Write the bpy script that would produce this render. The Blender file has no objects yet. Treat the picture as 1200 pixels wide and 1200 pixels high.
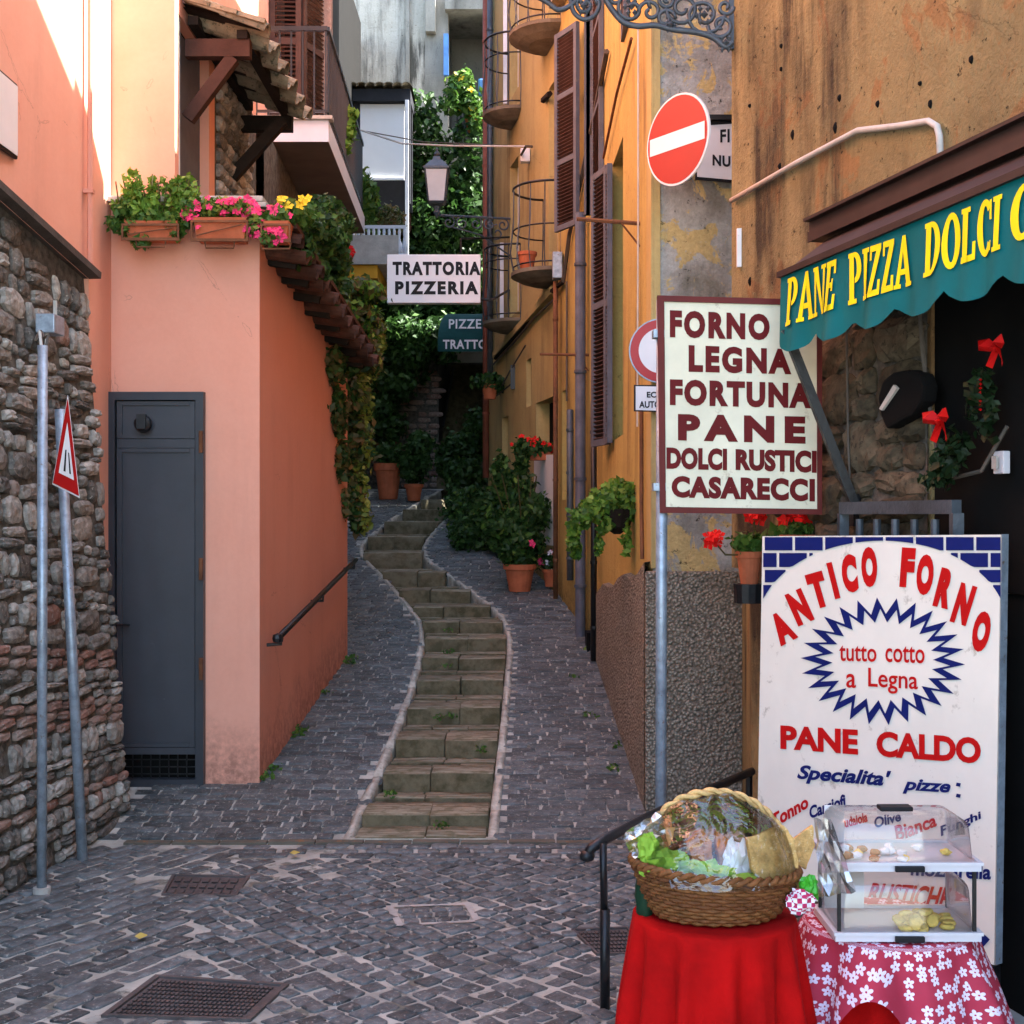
import bpy, bmesh, math, random
import numpy as np
from mathutils import Vector, Matrix, noise as mnoise
R_ = math.radians
PI = math.pi
C = bpy.context.scene.collection
scene = bpy.context.scene

# ------------------------------------------------------------ camera
F = 1500.0; HZ = 605.0; EYE = 1.6
cd = bpy.data.cameras.new('camera'); cam = bpy.data.objects.new('camera', cd); C.objects.link(cam)
cam.location = (0, 0, EYE); cam.rotation_euler = (R_(90), 0, 0)
cd.sensor_width = 36; cd.lens = 45; cd.shift_y = (HZ-600)/1200; cd.clip_end = 600; cd.clip_start = .05
scene.camera = cam
# ------------------------------------------------------------ sky, sun, exposure
SUN = Vector((.74, .03, .80)).normalized()      # direction towards the sun
el = math.asin(SUN.z); az = math.atan2(SUN.x, SUN.y)
w = bpy.data.worlds.new('World'); scene.world = w; w.use_nodes = True
wn = w.node_tree
sk = wn.nodes.new('ShaderNodeTexSky'); sk.sky_type = 'NISHITA'; sk.sun_disc = False
sk.sun_elevation = el; sk.sun_rotation = az; sk.air_density = 1.0; sk.dust_density = 2.0; sk.ozone_density = .6
bg = wn.nodes['Background']; bg.inputs['Strength'].default_value = .15
wn.links.new(sk.outputs[0], bg.inputs[0])
sd = bpy.data.lights.new('sun', 'SUN'); sd.energy = 5; sd.angle = R_(.5); sd.color = (1, .96, .90)
so = bpy.data.objects.new('sun', sd); C.objects.link(so); so.rotation_euler = SUN.to_track_quat('Z', 'Y').to_euler(); so.location = (5, 0, 20)
vs = scene.view_settings; vs.view_transform = 'Standard'; vs.look = 'None'; vs.gamma = 1; vs.exposure = 3.05; vs.use_curve_mapping = False

# ------------------------------------------------------------ helpers
def P(u, v, Y): return Vector(((u-600)*Y/F, Y, EYE-(v-HZ)*Y/F))
def gz(x, y):
    if y < 6.3: return 0.0
    return .15*(min(y, 19.8)-6.3)
def gY(v):
    return F*EYE/(v-HZ) if v > 986 else 3817.5/(v-380.0)
def G(u, v):
    Y = gY(v); p = P(u, v, Y); return Vector((p.x, Y, gz(0, Y)))

def nn(nt, t, **kw):
    n = nt.nodes.new(t)
    for k, v in kw.items():
        if k.startswith('i_'):
            n.inputs[k[2:].replace('_', ' ')].default_value = v
        else: setattr(n, k, v)
    return n
class Mt:
    """small wrapper that builds a procedural material"""
    def __init__(s, name, rough=.8, metal=0, spec=.4):
        s.m = bpy.data.materials.new(name); s.m.use_nodes = True; s.nt = s.m.node_tree
        s.b = s.nt.nodes['Principled BSDF']; s.b.inputs['Roughness'].default_value = rough
        s.b.inputs['Metallic'].default_value = metal; s.b.inputs['Specular IOR Level'].default_value = spec
        tc = s.nt.nodes.new('ShaderNodeTexCoord'); s.obj = tc.outputs['Object']; s.uv = tc.outputs['UV']
        g = s.nt.nodes.new('ShaderNodeNewGeometry'); s.pos = g.outputs['Position']; s.isl = g.outputs['Random Per Island']
        oi = s.nt.nodes.new('ShaderNodeObjectInfo'); s.rnd = oi.outputs['Random']
    def l(s, a, b): s.nt.links.new(a, b)
    def math(s, op, a, b=0.0, c=None, clamp=False):
        n = s.nt.nodes.new('ShaderNodeMath'); n.operation = op; n.use_clamp = clamp
        for i, x in enumerate((a, b, c)):
            if x is None: continue
            if isinstance(x, (int, float)): n.inputs[i].default_value = x
            else: s.l(x, n.inputs[i])
        return n.outputs[0]
    def scale(s, vec, sc):
        n = s.nt.nodes.new('ShaderNodeMapping'); s.l(vec, n.inputs[0]); n.inputs['Scale'].default_value = sc; return n.outputs[0]
    def noise(s, scale, detail=5, rough=.6, dist=0, vec=None):
        n = s.nt.nodes.new('ShaderNodeTexNoise'); n.inputs['Scale'].default_value = scale; n.inputs['Detail'].default_value = detail
        n.inputs['Roughness'].default_value = rough; n.inputs['Distortion'].default_value = dist
        s.l(vec or s.pos, n.inputs['Vector']); return n.outputs['Fac']
    def voro(s, scale, vec=None, feat='F1', out='Distance'):
        n = s.nt.nodes.new('ShaderNodeTexVoronoi'); n.feature = feat; n.inputs['Scale'].default_value = scale
        s.l(vec or s.pos, n.inputs['Vector']); return n.outputs[out]
    def rng(s, v, a, b, c=0., d=1., smooth=False):
        n = s.nt.nodes.new('ShaderNodeMapRange'); n.clamp = True
        if smooth: n.interpolation_type = 'SMOOTHSTEP'
        s.l(v, n.inputs[0]); n.inputs[1].default_value = a; n.inputs[2].default_value = b; n.inputs[3].default_value = c; n.inputs[4].default_value = d
        return n.outputs[0]
    def mix(s, fac, a, b, mode='MIX'):
        n = s.nt.nodes.new('ShaderNodeMix'); n.data_type = 'RGBA'; n.blend_type = mode
        for i, x in ((0, fac), (6, a), (7, b)):
            if isinstance(x, (int, float)): n.inputs[i].default_value = x
            elif isinstance(x, tuple): n.inputs[i].default_value = (*x[:3], 1)
            else: s.l(x, n.inputs[i])
        return n.outputs[2]
    def col(s, c):
        if isinstance(c, tuple): s.b.inputs['Base Color'].default_value = (*c[:3], 1)
        else: s.l(c, s.b.inputs['Base Color'])
    def bump(s, h, strength=.5, dist=.01):
        n = s.nt.nodes.new('ShaderNodeBump'); n.inputs['Strength'].default_value = strength; n.inputs['Distance'].default_value = dist
        s.l(h, n.inputs['Height']); s.l(n.outputs[0], s.b.inputs['Normal'])
    def sep(s, vec):
        n = s.nt.nodes.new('ShaderNodeSeparateXYZ'); s.l(vec, n.inputs[0]); return n.outputs

MATS = {}
def simple(name, c, rough=.6, metal=0, var=.25, nscale=6, bump=0, bscale=60, rnd=0.0, c2=None, wear=None):
    """one colour with tonal noise, fine relief, optional random shade per piece and a worn second colour"""
    t = Mt(name, rough, metal, .42 if (metal or rough < .45 or name in ('basalt', 'ramp_stone')) else .14)
    f = t.noise(nscale, 6, .65)
    lo = tuple(x*(1-var) for x in c); hi = tuple(min(1, x*(1+var)) for x in c)
    o = t.mix(t.rng(f, .3, .7), lo, hi)
    if c2:
        r = t.math('FRACT', t.math('ADD', t.isl, t.rnd)); o = t.mix(r, o, t.mix(t.rng(f, .3, .7), tuple(x*(1-var) for x in c2), c2))
    if rnd:
        r = t.math('FRACT', t.math('ADD', t.isl, t.rnd))
        k = t.rng(r, 0, 1, 1-rnd, 1+rnd); v = t.nt.nodes.new('ShaderNodeHueSaturation'); t.l(k, v.inputs['Value']); t.l(o, v.inputs['Color']); o = v.outputs[0]
    if wear:
        o = t.mix(t.rng(t.noise(nscale*2.3, 8, .7), wear[1], wear[1]+.07), o, wear[0])
    t.col(o)
    if bump: t.bump(t.noise(bscale, 5, .6), bump, .01)
    MATS[name] = t.m; return t.m

def plaster(name, c, c2, stain, fine=(.9, 1.06), streak=.5, speck=.0, scale=1.3, bump=.25, patch=None, thr=.55, splash=.75):
    t = Mt(name, .9, 0, .1)
    o = t.mix(t.rng(t.noise(scale, 7, .62, .4), .32, .68), c, c2)
    if patch:
        o = t.mix(t.rng(t.noise(scale*1.6, 9, .68, .6, vec=t.scale(t.pos, (1, 1, .8))), thr, thr+.03), o, patch)
    st = t.noise(5, 6, .65, vec=t.scale(t.pos, (1, 1, .12)))
    big = t.rng(t.noise(scale*.7, 5, .6, vec=t.scale(t.pos, (1.3, 1.3, .8))), .42, .68)
    o = t.mix(t.math('MULTIPLY', t.math('MULTIPLY', t.rng(st, .45, .72), big), streak, clamp=True), o, stain)
    o = t.mix(t.rng(t.noise(38, 6, .7), .35, .65), o, t.mix(1.0, o, (fine[0],)*3, 'MULTIPLY'))
    if splash:
        x, y, z = t.sep(t.pos); h = t.math('SUBTRACT', z, t.math('MULTIPLY', t.math('MAXIMUM', t.math('SUBTRACT', y, 6.3), 0.0), .15))
        k = t.math('MULTIPLY', t.rng(t.math('ADD', h, t.math('MULTIPLY', t.noise(4, 6, .7), -.5)), .12, -.28), t.rng(t.noise(19, 6, .7), .34, .6))
        o = t.mix(t.math('MULTIPLY', k, splash, clamp=True), o, tuple(v*.45 for v in stain))
        cr = t.voro(1.1, vec=t.scale(t.pos, (1, 1, .8)), feat='DISTANCE_TO_EDGE'); wob = t.math('ADD', cr, t.math('MULTIPLY', t.math('SUBTRACT', t.noise(7, 5), .5), .10))
        o = t.mix(t.math('MULTIPLY', t.rng(t.math('ABSOLUTE', wob), .0025, 0), t.rng(t.noise(1.4, 2), .52, .56, 0, .45)), o, tuple(v*.5 for v in stain))
    if speck:
        o = t.mix(t.math('MULTIPLY', t.rng(t.noise(22, 7, .75), .60, .66), speck), o, tuple(x*.3 for x in stain))
    t.col(o); t.bump(t.math('ADD', t.noise(60, 7, .65), t.math('MULTIPLY', t.noise(6, 5, .6), 2.5)), bump, .012)
    MATS[name] = t.m; return t.m

simple('mortar', (.37, .36, .31), .95, bump=.6, bscale=40, var=.45, nscale=3, wear=((.16, .155, .125), .53))
simple('basalt', (.092, .101, .101), .5, var=.45, nscale=22, bump=.8, bscale=45, rnd=.42, wear=((.30, .30, .27), .57))
simple('ramp_stone', (.078, .088, .088), .52, var=.5, nscale=20, bump=.8, bscale=45, rnd=.4, wear=((.30, .29, .25), .565))
def stepmat():
    t = Mt('step_stone', .9, 0, .12); n = t.noise(11, 6, .65); st = t.noise(9, 6, .7, vec=t.scale(t.pos, (.5, 4, 1)))
    o = t.mix(t.rng(st, .38, .62), (.14, .115, .075), (.31, .28, .215))
    r = t.math('FRACT', t.math('ADD', t.isl, t.rnd)); o = t.mix(1.0, o, t.mix(r, (.75, .74, .70), (1.15, 1.12, 1.05)), 'MULTIPLY')
    o = t.mix(t.math('MULTIPLY', t.rng(n, .50, .60), .6), o, (.085, .075, .032))
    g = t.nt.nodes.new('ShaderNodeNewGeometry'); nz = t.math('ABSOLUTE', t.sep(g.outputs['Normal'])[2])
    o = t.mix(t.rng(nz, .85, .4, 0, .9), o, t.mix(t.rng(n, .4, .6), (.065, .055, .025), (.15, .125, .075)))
    t.col(o); t.bump(t.noise(34, 6, .65), .7, .01); MATS['step_stone'] = t.m
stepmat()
simple('kerb_stone', (.42, .39, .32), .85, var=.35, nscale=14, bump=.4, bscale=40, rnd=.12, wear=((.17, .16, .11), .60))
simple('drain_strip', (.12, .105, .08), .8, var=.3, wear=((.26, .13, .06), .58))
simple('rubble', (.20, .18, .155), .95, var=.6, nscale=26, bump=1, bscale=34, rnd=.5, c2=(.38, .355, .31), wear=((.42, .39, .34), .60))
simple('wall_brick', (.30, .16, .12), .92, var=.4, nscale=14, bump=.8, bscale=30, rnd=.3, c2=(.24, .19, .155), wear=((.33, .29, .25), .56))
simple('wall_mortar', (.10, .088, .072), .95, var=.65, nscale=20, bump=1, bscale=22)
simple('coping', (.085, .07, .06), .8, var=.3, bump=.4)
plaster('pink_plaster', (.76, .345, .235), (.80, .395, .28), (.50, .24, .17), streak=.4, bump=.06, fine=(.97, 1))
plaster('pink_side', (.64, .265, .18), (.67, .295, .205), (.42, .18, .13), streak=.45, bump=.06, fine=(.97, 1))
plaster('ochre_plaster', (.52, .39, .125), (.44, .31, .10), (.17, .10, .05), streak=1.25, bump=.3, speck=.5)
plaster('pale_ochre', (.54, .42, .18), (.46, .345, .14), (.20, .125, .07), streak=1.2, bump=.3)
plaster('bakery_plaster', (.35, .275, .13), (.24, .18, .085), (.065, .05, .032), streak=2.2, speck=1, bump=.9, patch=(.30, .175, .075), thr=.55, scale=1.5)
plaster('peeling_plaster', (.56, .55, .51), (.22, .20, .155), (.10, .085, .055), streak=.9, bump=1, speck=1, patch=(.60, .44, .19), thr=.515, scale=3.2, fine=(.75, 1))
plaster('cream_plaster', (.62, .57, .47), (.42, .385, .31), (.09, .085, .07), streak=2.6, bump=.5, speck=1, scale=.9, fine=(.85, 1))
plaster('grey_render', (.34, .32, .27), (.22, .205, .17), (.09, .08, .065), streak=1.6, bump=.4, speck=.5)
def roughcast():
    t = Mt('roughcast', .95, 0, .2)
    v = t.voro(62); n = t.noise(3, 5)
    o = t.mix(t.rng(v, .1, .62), (.46, .41, .32), (.16, .135, .105))
    o = t.mix(t.rng(n, .4, .7, 0, .6), o, (.17, .14, .10))
    t.col(o); t.bump(t.math('SUBTRACT', 1.0, v), .9, .02); MATS['roughcast'] = t.m
roughcast()
simple('dark_room', (.005, .0048, .0045), .95)  # near black: the dark of interiors and openings put into colour
simple('dark_glass', (.02, .022, .025), .12)
simple('door_grey', (.040, .044, .052), .42, var=.12, bump=.05, wear=((.07, .075, .08), .66))
simple('door_frame', (.028, .032, .040), .42, var=.15)
simple('black_iron', (.008, .008, .009), .4, var=.3, bump=.2)
simple('grey_iron', (.075, .09, .105), .5, metal=.3, var=.35, bump=.3, wear=((.06, .05, .045), .6))
simple('galvanised', (.30, .36, .42), .42, metal=.4, var=.35, nscale=18, wear=((.20, .15, .11), .61))
simple('rust', (.16, .07, .035), .85, var=.4, bump=.3)
simple('dark_pipe', (.075, .085, .105), .5, var=.3, nscale=9, wear=((.13, .11, .09), .62))
simple('red_pipe', (.27, .085, .055), .6, var=.3)
simple('white_paint', (.78, .77, .74), .55, var=.06, nscale=9, wear=((.50, .48, .43), .68))
simple('white_metal', (.70, .72, .75), .4, var=.1)
simple('shutter_grey', (.105, .11, .13), .6, var=.2, wear=((.17, .16, .15), .62))
simple('shutter_brown', (.07, .036, .027), .6, var=.25)
simple('wood_brown', (.065, .028, .019), .7, var=.3, bump=.4)
simple('wood_dark', (.018, .012, .009), .8, var=.4, bump=.4)
simple('old_tile', (.20, .155, .10), .9, var=.4, nscale=12, bump=.5, rnd=.3, c2=(.24, .20, .14), wear=((.07, .07, .045), .55))
simple('brown_tile', (.075, .033, .022), .85, var=.4, nscale=12, bump=.5, rnd=.3)
simple('terracotta', (.45, .125, .055), .75, var=.22, nscale=8, bump=.15)
simple('soil', (.03, .02, .013), .95)
simple('sign_red', (.40, .004, .005), .35, var=.05)
simple('sign_white', (.76, .76, .76), .35, var=.04)
simple('sign_frame', (.125, .02, .017), .5, var=.15)
simple('sign_cream', (.74, .70, .52), .45, var=.10, nscale=5, wear=((.50, .44, .30), .62))
simple('letter_red', (.12, .004, .005), .5, var=.15)
simple('letter_black', (.014, .014, .016), .5)
simple('poster_white', (.78, .75, .65), .55, var=.05, nscale=4, wear=((.47, .44, .36), .60))
simple('poster_red', (.50, .008, .008), .5, var=.1)
simple('poster_blue', (.008, .015, .12), .5, var=.15)
simple('awning_teal', (.0, .125, .135), .75, var=.12, nscale=5, bump=.12, bscale=300)
simple('awning_yellow', (.88, .73, .01), .6, var=.08)
simple('awning_green', (.01, .06, .055), .7)
simple('awning_bar', (.045, .027, .023), .5, var=.2)
simple('red_cloth', (.40, .002, .002), .9, var=.25, nscale=7, bump=.45, bscale=26)
simple('wicker', (.30, .125, .04), .55, var=.4, nscale=40, rnd=.5, c2=(.10, .035, .014), bump=.3, bscale=200)
simple('wicker_light', (.62, .40, .16), .5, var=.3, nscale=50, bump=.3, bscale=200)
simple('green_paper', (.22, .38, .04), .6, var=.2)
simple('bread', (.66, .40, .14), .7, var=.35, nscale=40, bump=.5, bscale=120, wear=((.80, .62, .33), .58))
simple('crust', (.36, .13, .04), .7, var=.35, nscale=40, bump=.4)
simple('napkin', (.72, .70, .70), .7, var=.1)
simple('green_ribbon', (.05, .36, .02), .4, var=.2)
simple('dark_green', (.012, .04, .02), .5)
simple('tray_white', (.60, .58, .60), .35, var=.04)
simple('pastry', (.80, .58, .14), .6, var=.25, nscale=60, bump=.4)
simple('red_bow', (.50, .006, .005), .45, var=.15)
simple('blue_plastic', (.08, .22, .50), .4)
simple('cable', (.10, .085, .07), .7, var=.3)
simple('pale_cable', (.50, .48, .43), .6, var=.2)
simple('concrete', (.42, .40, .36), .85, var=.2, nscale=7, bump=.4, bscale=40)
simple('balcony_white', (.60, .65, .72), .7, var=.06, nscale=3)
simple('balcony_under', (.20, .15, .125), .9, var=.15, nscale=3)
simple('yellow_paint', (.60, .31, .03), .7, var=.15)
simple('cast_iron', (.10, .085, .08), .55, metal=.3, var=.3, bump=.5, bscale=60, wear=((.19, .13, .11), .6))
simple('petal_red', (.70, .012, .01), .6, var=.3)
simple('petal_pink', (.72, .05, .16), .6, var=.3)
simple('petal_yellow', (.80, .52, .03), .6, var=.3)
simple('petal_white', (.78, .70, .76), .6, var=.1)
simple('yellow_leaf', (.50, .40, .10), .7)
simple('lamp_milk', (.50, .49, .49), .35, var=.08)
simple('stem', (.09, .075, .03), .8)

def leafmat(name, c, c2, hi, sheen=.48):
    t = Mt(name, sheen, 0, .22)
    r = t.math('FRACT', t.math('ADD', t.isl, t.rnd))
    o = t.mix(t.rng(r, 0, .8), c, c2); o = t.mix(t.rng(r, .82, 1), o, hi)
    o = t.mix(t.rng(t.noise(2.6, 3), .35, .65), t.mix(1.0, o, (.62, .68, .6), 'MULTIPLY'), o)
    t.col(o)
    tr = t.nt.nodes.new('ShaderNodeBsdfTranslucent'); t.l(o, tr.inputs[0])
    mx = t.nt.nodes.new('ShaderNodeMixShader'); mx.inputs[0].default_value = .3
    t.l(t.b.outputs[0], mx.inputs[1]); t.l(tr.outputs[0], mx.inputs[2])
    t.l(mx.outputs[0], t.nt.nodes['Material Output'].inputs[0]); MATS[name] = t.m
leafmat('leaf_dark', (.018, .050, .012), (.045, .105, .022), (.10, .18, .05))
leafmat('leaf_mid', (.045, .115, .018), (.10, .20, .035), (.20, .30, .06))
leafmat('leaf_bright', (.10, .22, .025), (.19, .34, .045), (.34, .44, .10))
leafmat('leaf_yellow', (.15, .20, .03), (.28, .30, .05), (.40, .36, .09))
leafmat('leaf_rusty', (.045, .085, .02), (.14, .10, .035), (.24, .13, .05))

def clear(name, k=.14, tint=(1, 1, 1), rough=.05, kmax=.8):
    t = Mt(name); nt = t.nt
    tr = nt.nodes.new('ShaderNodeBsdfTransparent'); tr.inputs[0].default_value = (*tint, 1)
    gl = nt.nodes.new('ShaderNodeBsdfGlossy'); gl.inputs['Roughness'].default_value = rough
    lw = nt.nodes.new('ShaderNodeLayerWeight'); lw.inputs[0].default_value = .35
    mx = nt.nodes.new('ShaderNodeMixShader'); t.l(t.rng(lw.outputs['Fresnel'], 0, 1, k, kmax), mx.inputs[0])
    t.l(tr.outputs[0], mx.inputs[1]); t.l(gl.outputs[0], mx.inputs[2]); t.l(mx.outputs[0], nt.nodes['Material Output'].inputs[0])
    MATS[name] = t.m; return t
clear('clear_plastic', .05, (.95, .93, .93), .06)
cp = clear('cellophane', .05, (.985, .985, .985), .035, .85)
bn = cp.nt.nodes.new('ShaderNodeBump'); bn.inputs['Strength'].default_value = .45; bn.inputs['Distance'].default_value = .03
cp.l(cp.noise(13, 2, .5, 2.2), bn.inputs['Height'])
for n_ in cp.nt.nodes:
    if n_.type in ('BSDF_GLOSSY', 'LAYER_WEIGHT'): cp.l(bn.outputs[0], n_.inputs['Normal'])

def floral():
    """white five-petalled blossoms printed on pinkish red cloth (UV in metres)"""
    t = Mt('floral_cloth', .8, 0, .2); nt = t.nt
    vo = nt.nodes.new('ShaderNodeTexVoronoi'); vo.inputs['Scale'].default_value = 36; vo.voronoi_dimensions = '2D'; vo.inputs['Randomness'].default_value = .7
    t.l(t.uv, vo.inputs['Vector'])
    sc = nt.nodes.new('ShaderNodeVectorMath'); sc.operation = 'SCALE'; t.l(t.uv, sc.inputs[0]); sc.inputs['Scale'].default_value = 36
    sb = nt.nodes.new('ShaderNodeVectorMath'); sb.operation = 'SUBTRACT'; t.l(sc.outputs[0], sb.inputs[0])
    sp = nt.nodes.new('ShaderNodeVectorMath'); sp.operation = 'SCALE'; t.l(vo.outputs['Position'], sp.inputs[0]); sp.inputs['Scale'].default_value = 1
    # voronoi Position comes out in unscaled space, bring it to cell space
    sp.inputs['Scale'].default_value = 36
    t.l(sp.outputs[0], sb.inputs[1])
    x, y, z = t.sep(sb.outputs[0])
    ang = t.math('ARCTAN2', y, x); pet = t.math('ABSOLUTE', t.math('COSINE', t.math('MULTIPLY_ADD', ang, 2.5, 1.0)))
    rad = t.math('MULTIPLY_ADD', pet, .24, .19)
    d = vo.outputs['Distance']
    fl = t.math('LESS_THAN', d, rad); core = t.math('LESS_THAN', d, .07)
    crgb = t.sep(vo.outputs['Color'])[0]
    fl = t.math('MULTIPLY', fl, t.math('GREATER_THAN', crgb, .12))
    base = t.mix(t.rng(t.noise(5, 3), .3, .7), (.38, .025, .05), (.46, .045, .08))
    o = t.mix(fl, base, (.78, .68, .80)); o = t.mix(core, o, (.40, .04, .07))
    t.col(o); MATS['floral_cloth'] = t.m
floral()
def checker():
    t = Mt('check_cloth', .8); n = t.nt.nodes.new('ShaderNodeTexChecker'); n.inputs['Scale'].default_value = 90
    n.inputs[1].default_value = (.45, .02, .09, 1); n.inputs[2].default_value = (.8, .75, .78, 1); t.l(t.obj, n.inputs[0]); t.col(n.outputs[0]); MATS['check_cloth'] = t.m
checker()

class MB:
    def __init__(s): s.v = []; s.f = []; s.mi = []; s.m = 0
    def add(s, vs, fs):
        o = len(s.v); s.v += [tuple(x) for x in vs]; s.f += [tuple(i+o for i in f) for f in fs]; s.mi += [s.m]*len(fs); return s
    def quad(s, a, b, c, d): return s.add([a, b, c, d], [(0, 1, 2, 3)])
    def box(s, a, b, M=None):
        x0, y0, z0 = a; x1, y1, z1 = b
        vs = [Vector(p) for p in ((x0,y0,z0),(x1,y0,z0),(x1,y1,z0),(x0,y1,z0),(x0,y0,z1),(x1,y0,z1),(x1,y1,z1),(x0,y1,z1))]
        if M: vs = [M @ p for p in vs]
        return s.add(vs, [(0,3,2,1),(4,5,6,7),(0,1,5,4),(1,2,6,5),(2,3,7,6),(3,0,4,7)])
    def prism(s, poly, z0, z1):
        n = len(poly); vs = [(x, y, z0) for x, y in poly]+[(x, y, z1) for x, y in poly]
        return s.add(vs, [tuple(range(n))[::-1], tuple(range(n, 2*n))]+[(i, (i+1) % n, n+(i+1) % n, n+i) for i in range(n)])
    def bar(s, a, b, w, h=None, up=Vector((0, 0, 1))):
        h = h or w; a = Vector(a); b = Vector(b); d = (b-a); L = d.length; d.normalize()
        x = d.cross(up)
        if x.length < 1e-4: x = Vector((1, 0, 0))
        x.normalize(); z = x.cross(d)
        M = Matrix((x, d, z)).transposed().to_4x4(); M.translation = a
        return s.box((-w/2, 0, -h/2), (w/2, L, h/2), M)
    def tube(s, pts, r, n=8, caps=True):
        pts = [Vector(p) for p in pts]; N = len(pts); rr = r if isinstance(r, (list, tuple)) else [r]*N
        vs = []; pd = None
        for i, p in enumerate(pts):
            d = (pts[min(i+1, N-1)]-pts[max(i-1, 0)]).normalized()
            if pd is None:
                x = d.cross(Vector((0, 0, 1)))
                if x.length < .05: x = d.cross(Vector((0, 1, 0)))
            else: x = x-d*x.dot(d)
            x.normalize(); pd = d; y = d.cross(x)
            for k in range(n):
                a = 2*PI*k/n; vs.append(p+(x*math.cos(a)+y*math.sin(a))*rr[i])
        fs = [(i*n+k, i*n+(k+1) % n, (i+1)*n+(k+1) % n, (i+1)*n+k) for i in range(N-1) for k in range(n)]
        if caps: fs += [tuple(range(n))[::-1], tuple(range((N-1)*n, N*n))]
        return s.add(vs, fs)
    def lathe(s, prof, c=(0, 0, 0), n=20, sx=1, sy=1, M=None):
        vs = []
        for r, z in prof:
            for k in range(n):
                a = 2*PI*k/n; p = Vector((c[0]+sx*r*math.cos(a), c[1]+sy*r*math.sin(a), c[2]+z)); vs.append(M @ p if M else p)
        m = len(prof)
        fs = [(i*n+k, i*n+(k+1) % n, (i+1)*n+(k+1) % n, (i+1)*n+k) for i in range(m-1) for k in range(n)]
        fs += [tuple(range(n))[::-1], tuple(range((m-1)*n, m*n))]
        return s.add(vs, fs)
    def mesh(s, name, mats, off=Vector((0, 0, 0)), smooth=False):
        me = bpy.data.meshes.new(name)
        me.from_pydata([(x-off.x, y-off.y, z-off.z) for x, y, z in s.v], [], s.f)
        for m in (mats if isinstance(mats, (list, tuple)) else [mats]): me.materials.append(MATS[m])
        if any(s.mi): me.polygons.foreach_set('material_index', s.mi)
        if smooth: me.polygons.foreach_set('use_smooth', [True]*len(s.f))
        me.update(); return me
    def build(s, name, mats, parent=None, smooth=False, bevel=0, **props):
        off = wpos(parent) if parent else Vector(s.v[0] if False else (0, 0, 0))
        if parent is None:
            a = np.array(s.v); off = Vector((float(a[:, 0].mean()), float(a[:, 1].mean()), float(a[:, 2].min())))
        me = s.mesh(name, mats, off, smooth)
        if bevel:
            bm = bmesh.new(); bm.from_mesh(me); bmesh.ops.bevel(bm, geom=list(bm.edges), offset=bevel, segments=2, affect='EDGES', profile=.6, clamp_overlap=True); bm.to_mesh(me); bm.free()
        o = bpy.data.objects.new(name, me); C.objects.link(o)
        if parent: o.parent = parent
        else: o.location = off
        for k, v in props.items(): o[k] = v
        return o
def wpos(o):
    p = Vector((0, 0, 0))
    while o: p += o.location; o = o.parent
    return p
def thing(name, label, cat, loc=(0, 0, 0), group=None):
    o = bpy.data.objects.new(name, None); C.objects.link(o); o.location = loc; o.empty_display_size = .1
    o['label'] = label; o['category'] = cat
    if group: o['group'] = group
    return o
def tag(o, label, cat, group=None, kind=None):
    o['label'] = label; o['category'] = cat
    if group: o['group'] = group
    if kind: o['kind'] = kind
    return o
def inst(me, name, parent, loc, rot=(0, 0, 0), sc=(1, 1, 1)):
    o = bpy.data.objects.new(name, me); C.objects.link(o); o.parent = parent
    o.location = Vector(loc)-wpos(parent); o.rotation_euler = rot; o.scale = sc; return o

# irregular paving / walling block with rounded shoulders, unit size, face up
def block_mesh(name, mat, seed, round_=.14, dome=.12, rough=.06, sh=(.55, .95), ins=.8):
    r = random.Random(seed); mb = MB()
    k = round_
    ring = [(-.5+k, -.5), (.5-k, -.5), (.5, -.5+k), (.5, .5-k), (.5-k, .5), (-.5+k, .5), (-.5, .5-k), (-.5, -.5+k)]
    ring = [(x+r.uniform(-rough, rough), y+r.uniform(-rough, rough)) for x, y in ring]
    vs = [(x, y, -1) for x, y in ring]+[(x, y, sh[0]+r.uniform(-.1, .05)*(1-sh[0])*2) for x, y in ring]+[(x*ins, y*ins, sh[1]+r.uniform(-.15, .08)*(1-sh[0])*2) for x, y in ring]+[(r.uniform(-.1, .1), r.uniform(-.1, .1), 1+dome)]
    fs = []
    for a in (0, 8):
        fs += [(a+i, a+(i+1) % 8, a+8+(i+1) % 8, a+8+i) for i in range(8)]
    fs += [(16+i, 16+(i+1) % 8, 24) for i in range(8)]
    mb.add(vs, fs); return mb.mesh(name, mat, smooth=True)
def crag_mesh(mat, seed, dome=.35, amp=.22, nx=5, ny=4):
    '''rough hewn stone: gridded face pushed about by noise, ragged outline'''
    r = random.Random(seed); mb = MB(); off = Vector((seed*1.7, seed*.9, 3)); vs = []
    for j in range(ny+1):
        for i in range(nx+1):
            x = i/nx-.5; y = j/ny-.5; e = max(abs(x), abs(y))*2
            edge = e > .99
            cx = x*(1-.16*(abs(y)*2)**4)+r.uniform(-.05, .05); cy = y*(1-.16*(abs(x)*2)**4)+r.uniform(-.05, .05)
            z = (.5 if edge else .95+dome*(1-e*e)*.5)+amp*r.uniform(-1, 1)
            vs.append((cx, cy, z))
    per = [i for i in range(nx+1)]+[j*(nx+1)+nx for j in range(1, ny+1)]+[ny*(nx+1)+i for i in range(nx-1, -1, -1)]+[j*(nx+1) for j in range(ny-1, 0, -1)]
    b = len(vs); vs += [(vs[k][0], vs[k][1], -1) for k in per]; n = len(per)
    fs = [(j*(nx+1)+i, j*(nx+1)+i+1, (j+1)*(nx+1)+i+1, (j+1)*(nx+1)+i) for j in range(ny) for i in range(nx)]+[(per[k], b+k, b+(k+1) % n, per[(k+1) % n]) for k in range(n)]
    mb.add(vs, fs); return mb.mesh(mat+'_block', mat)
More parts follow.
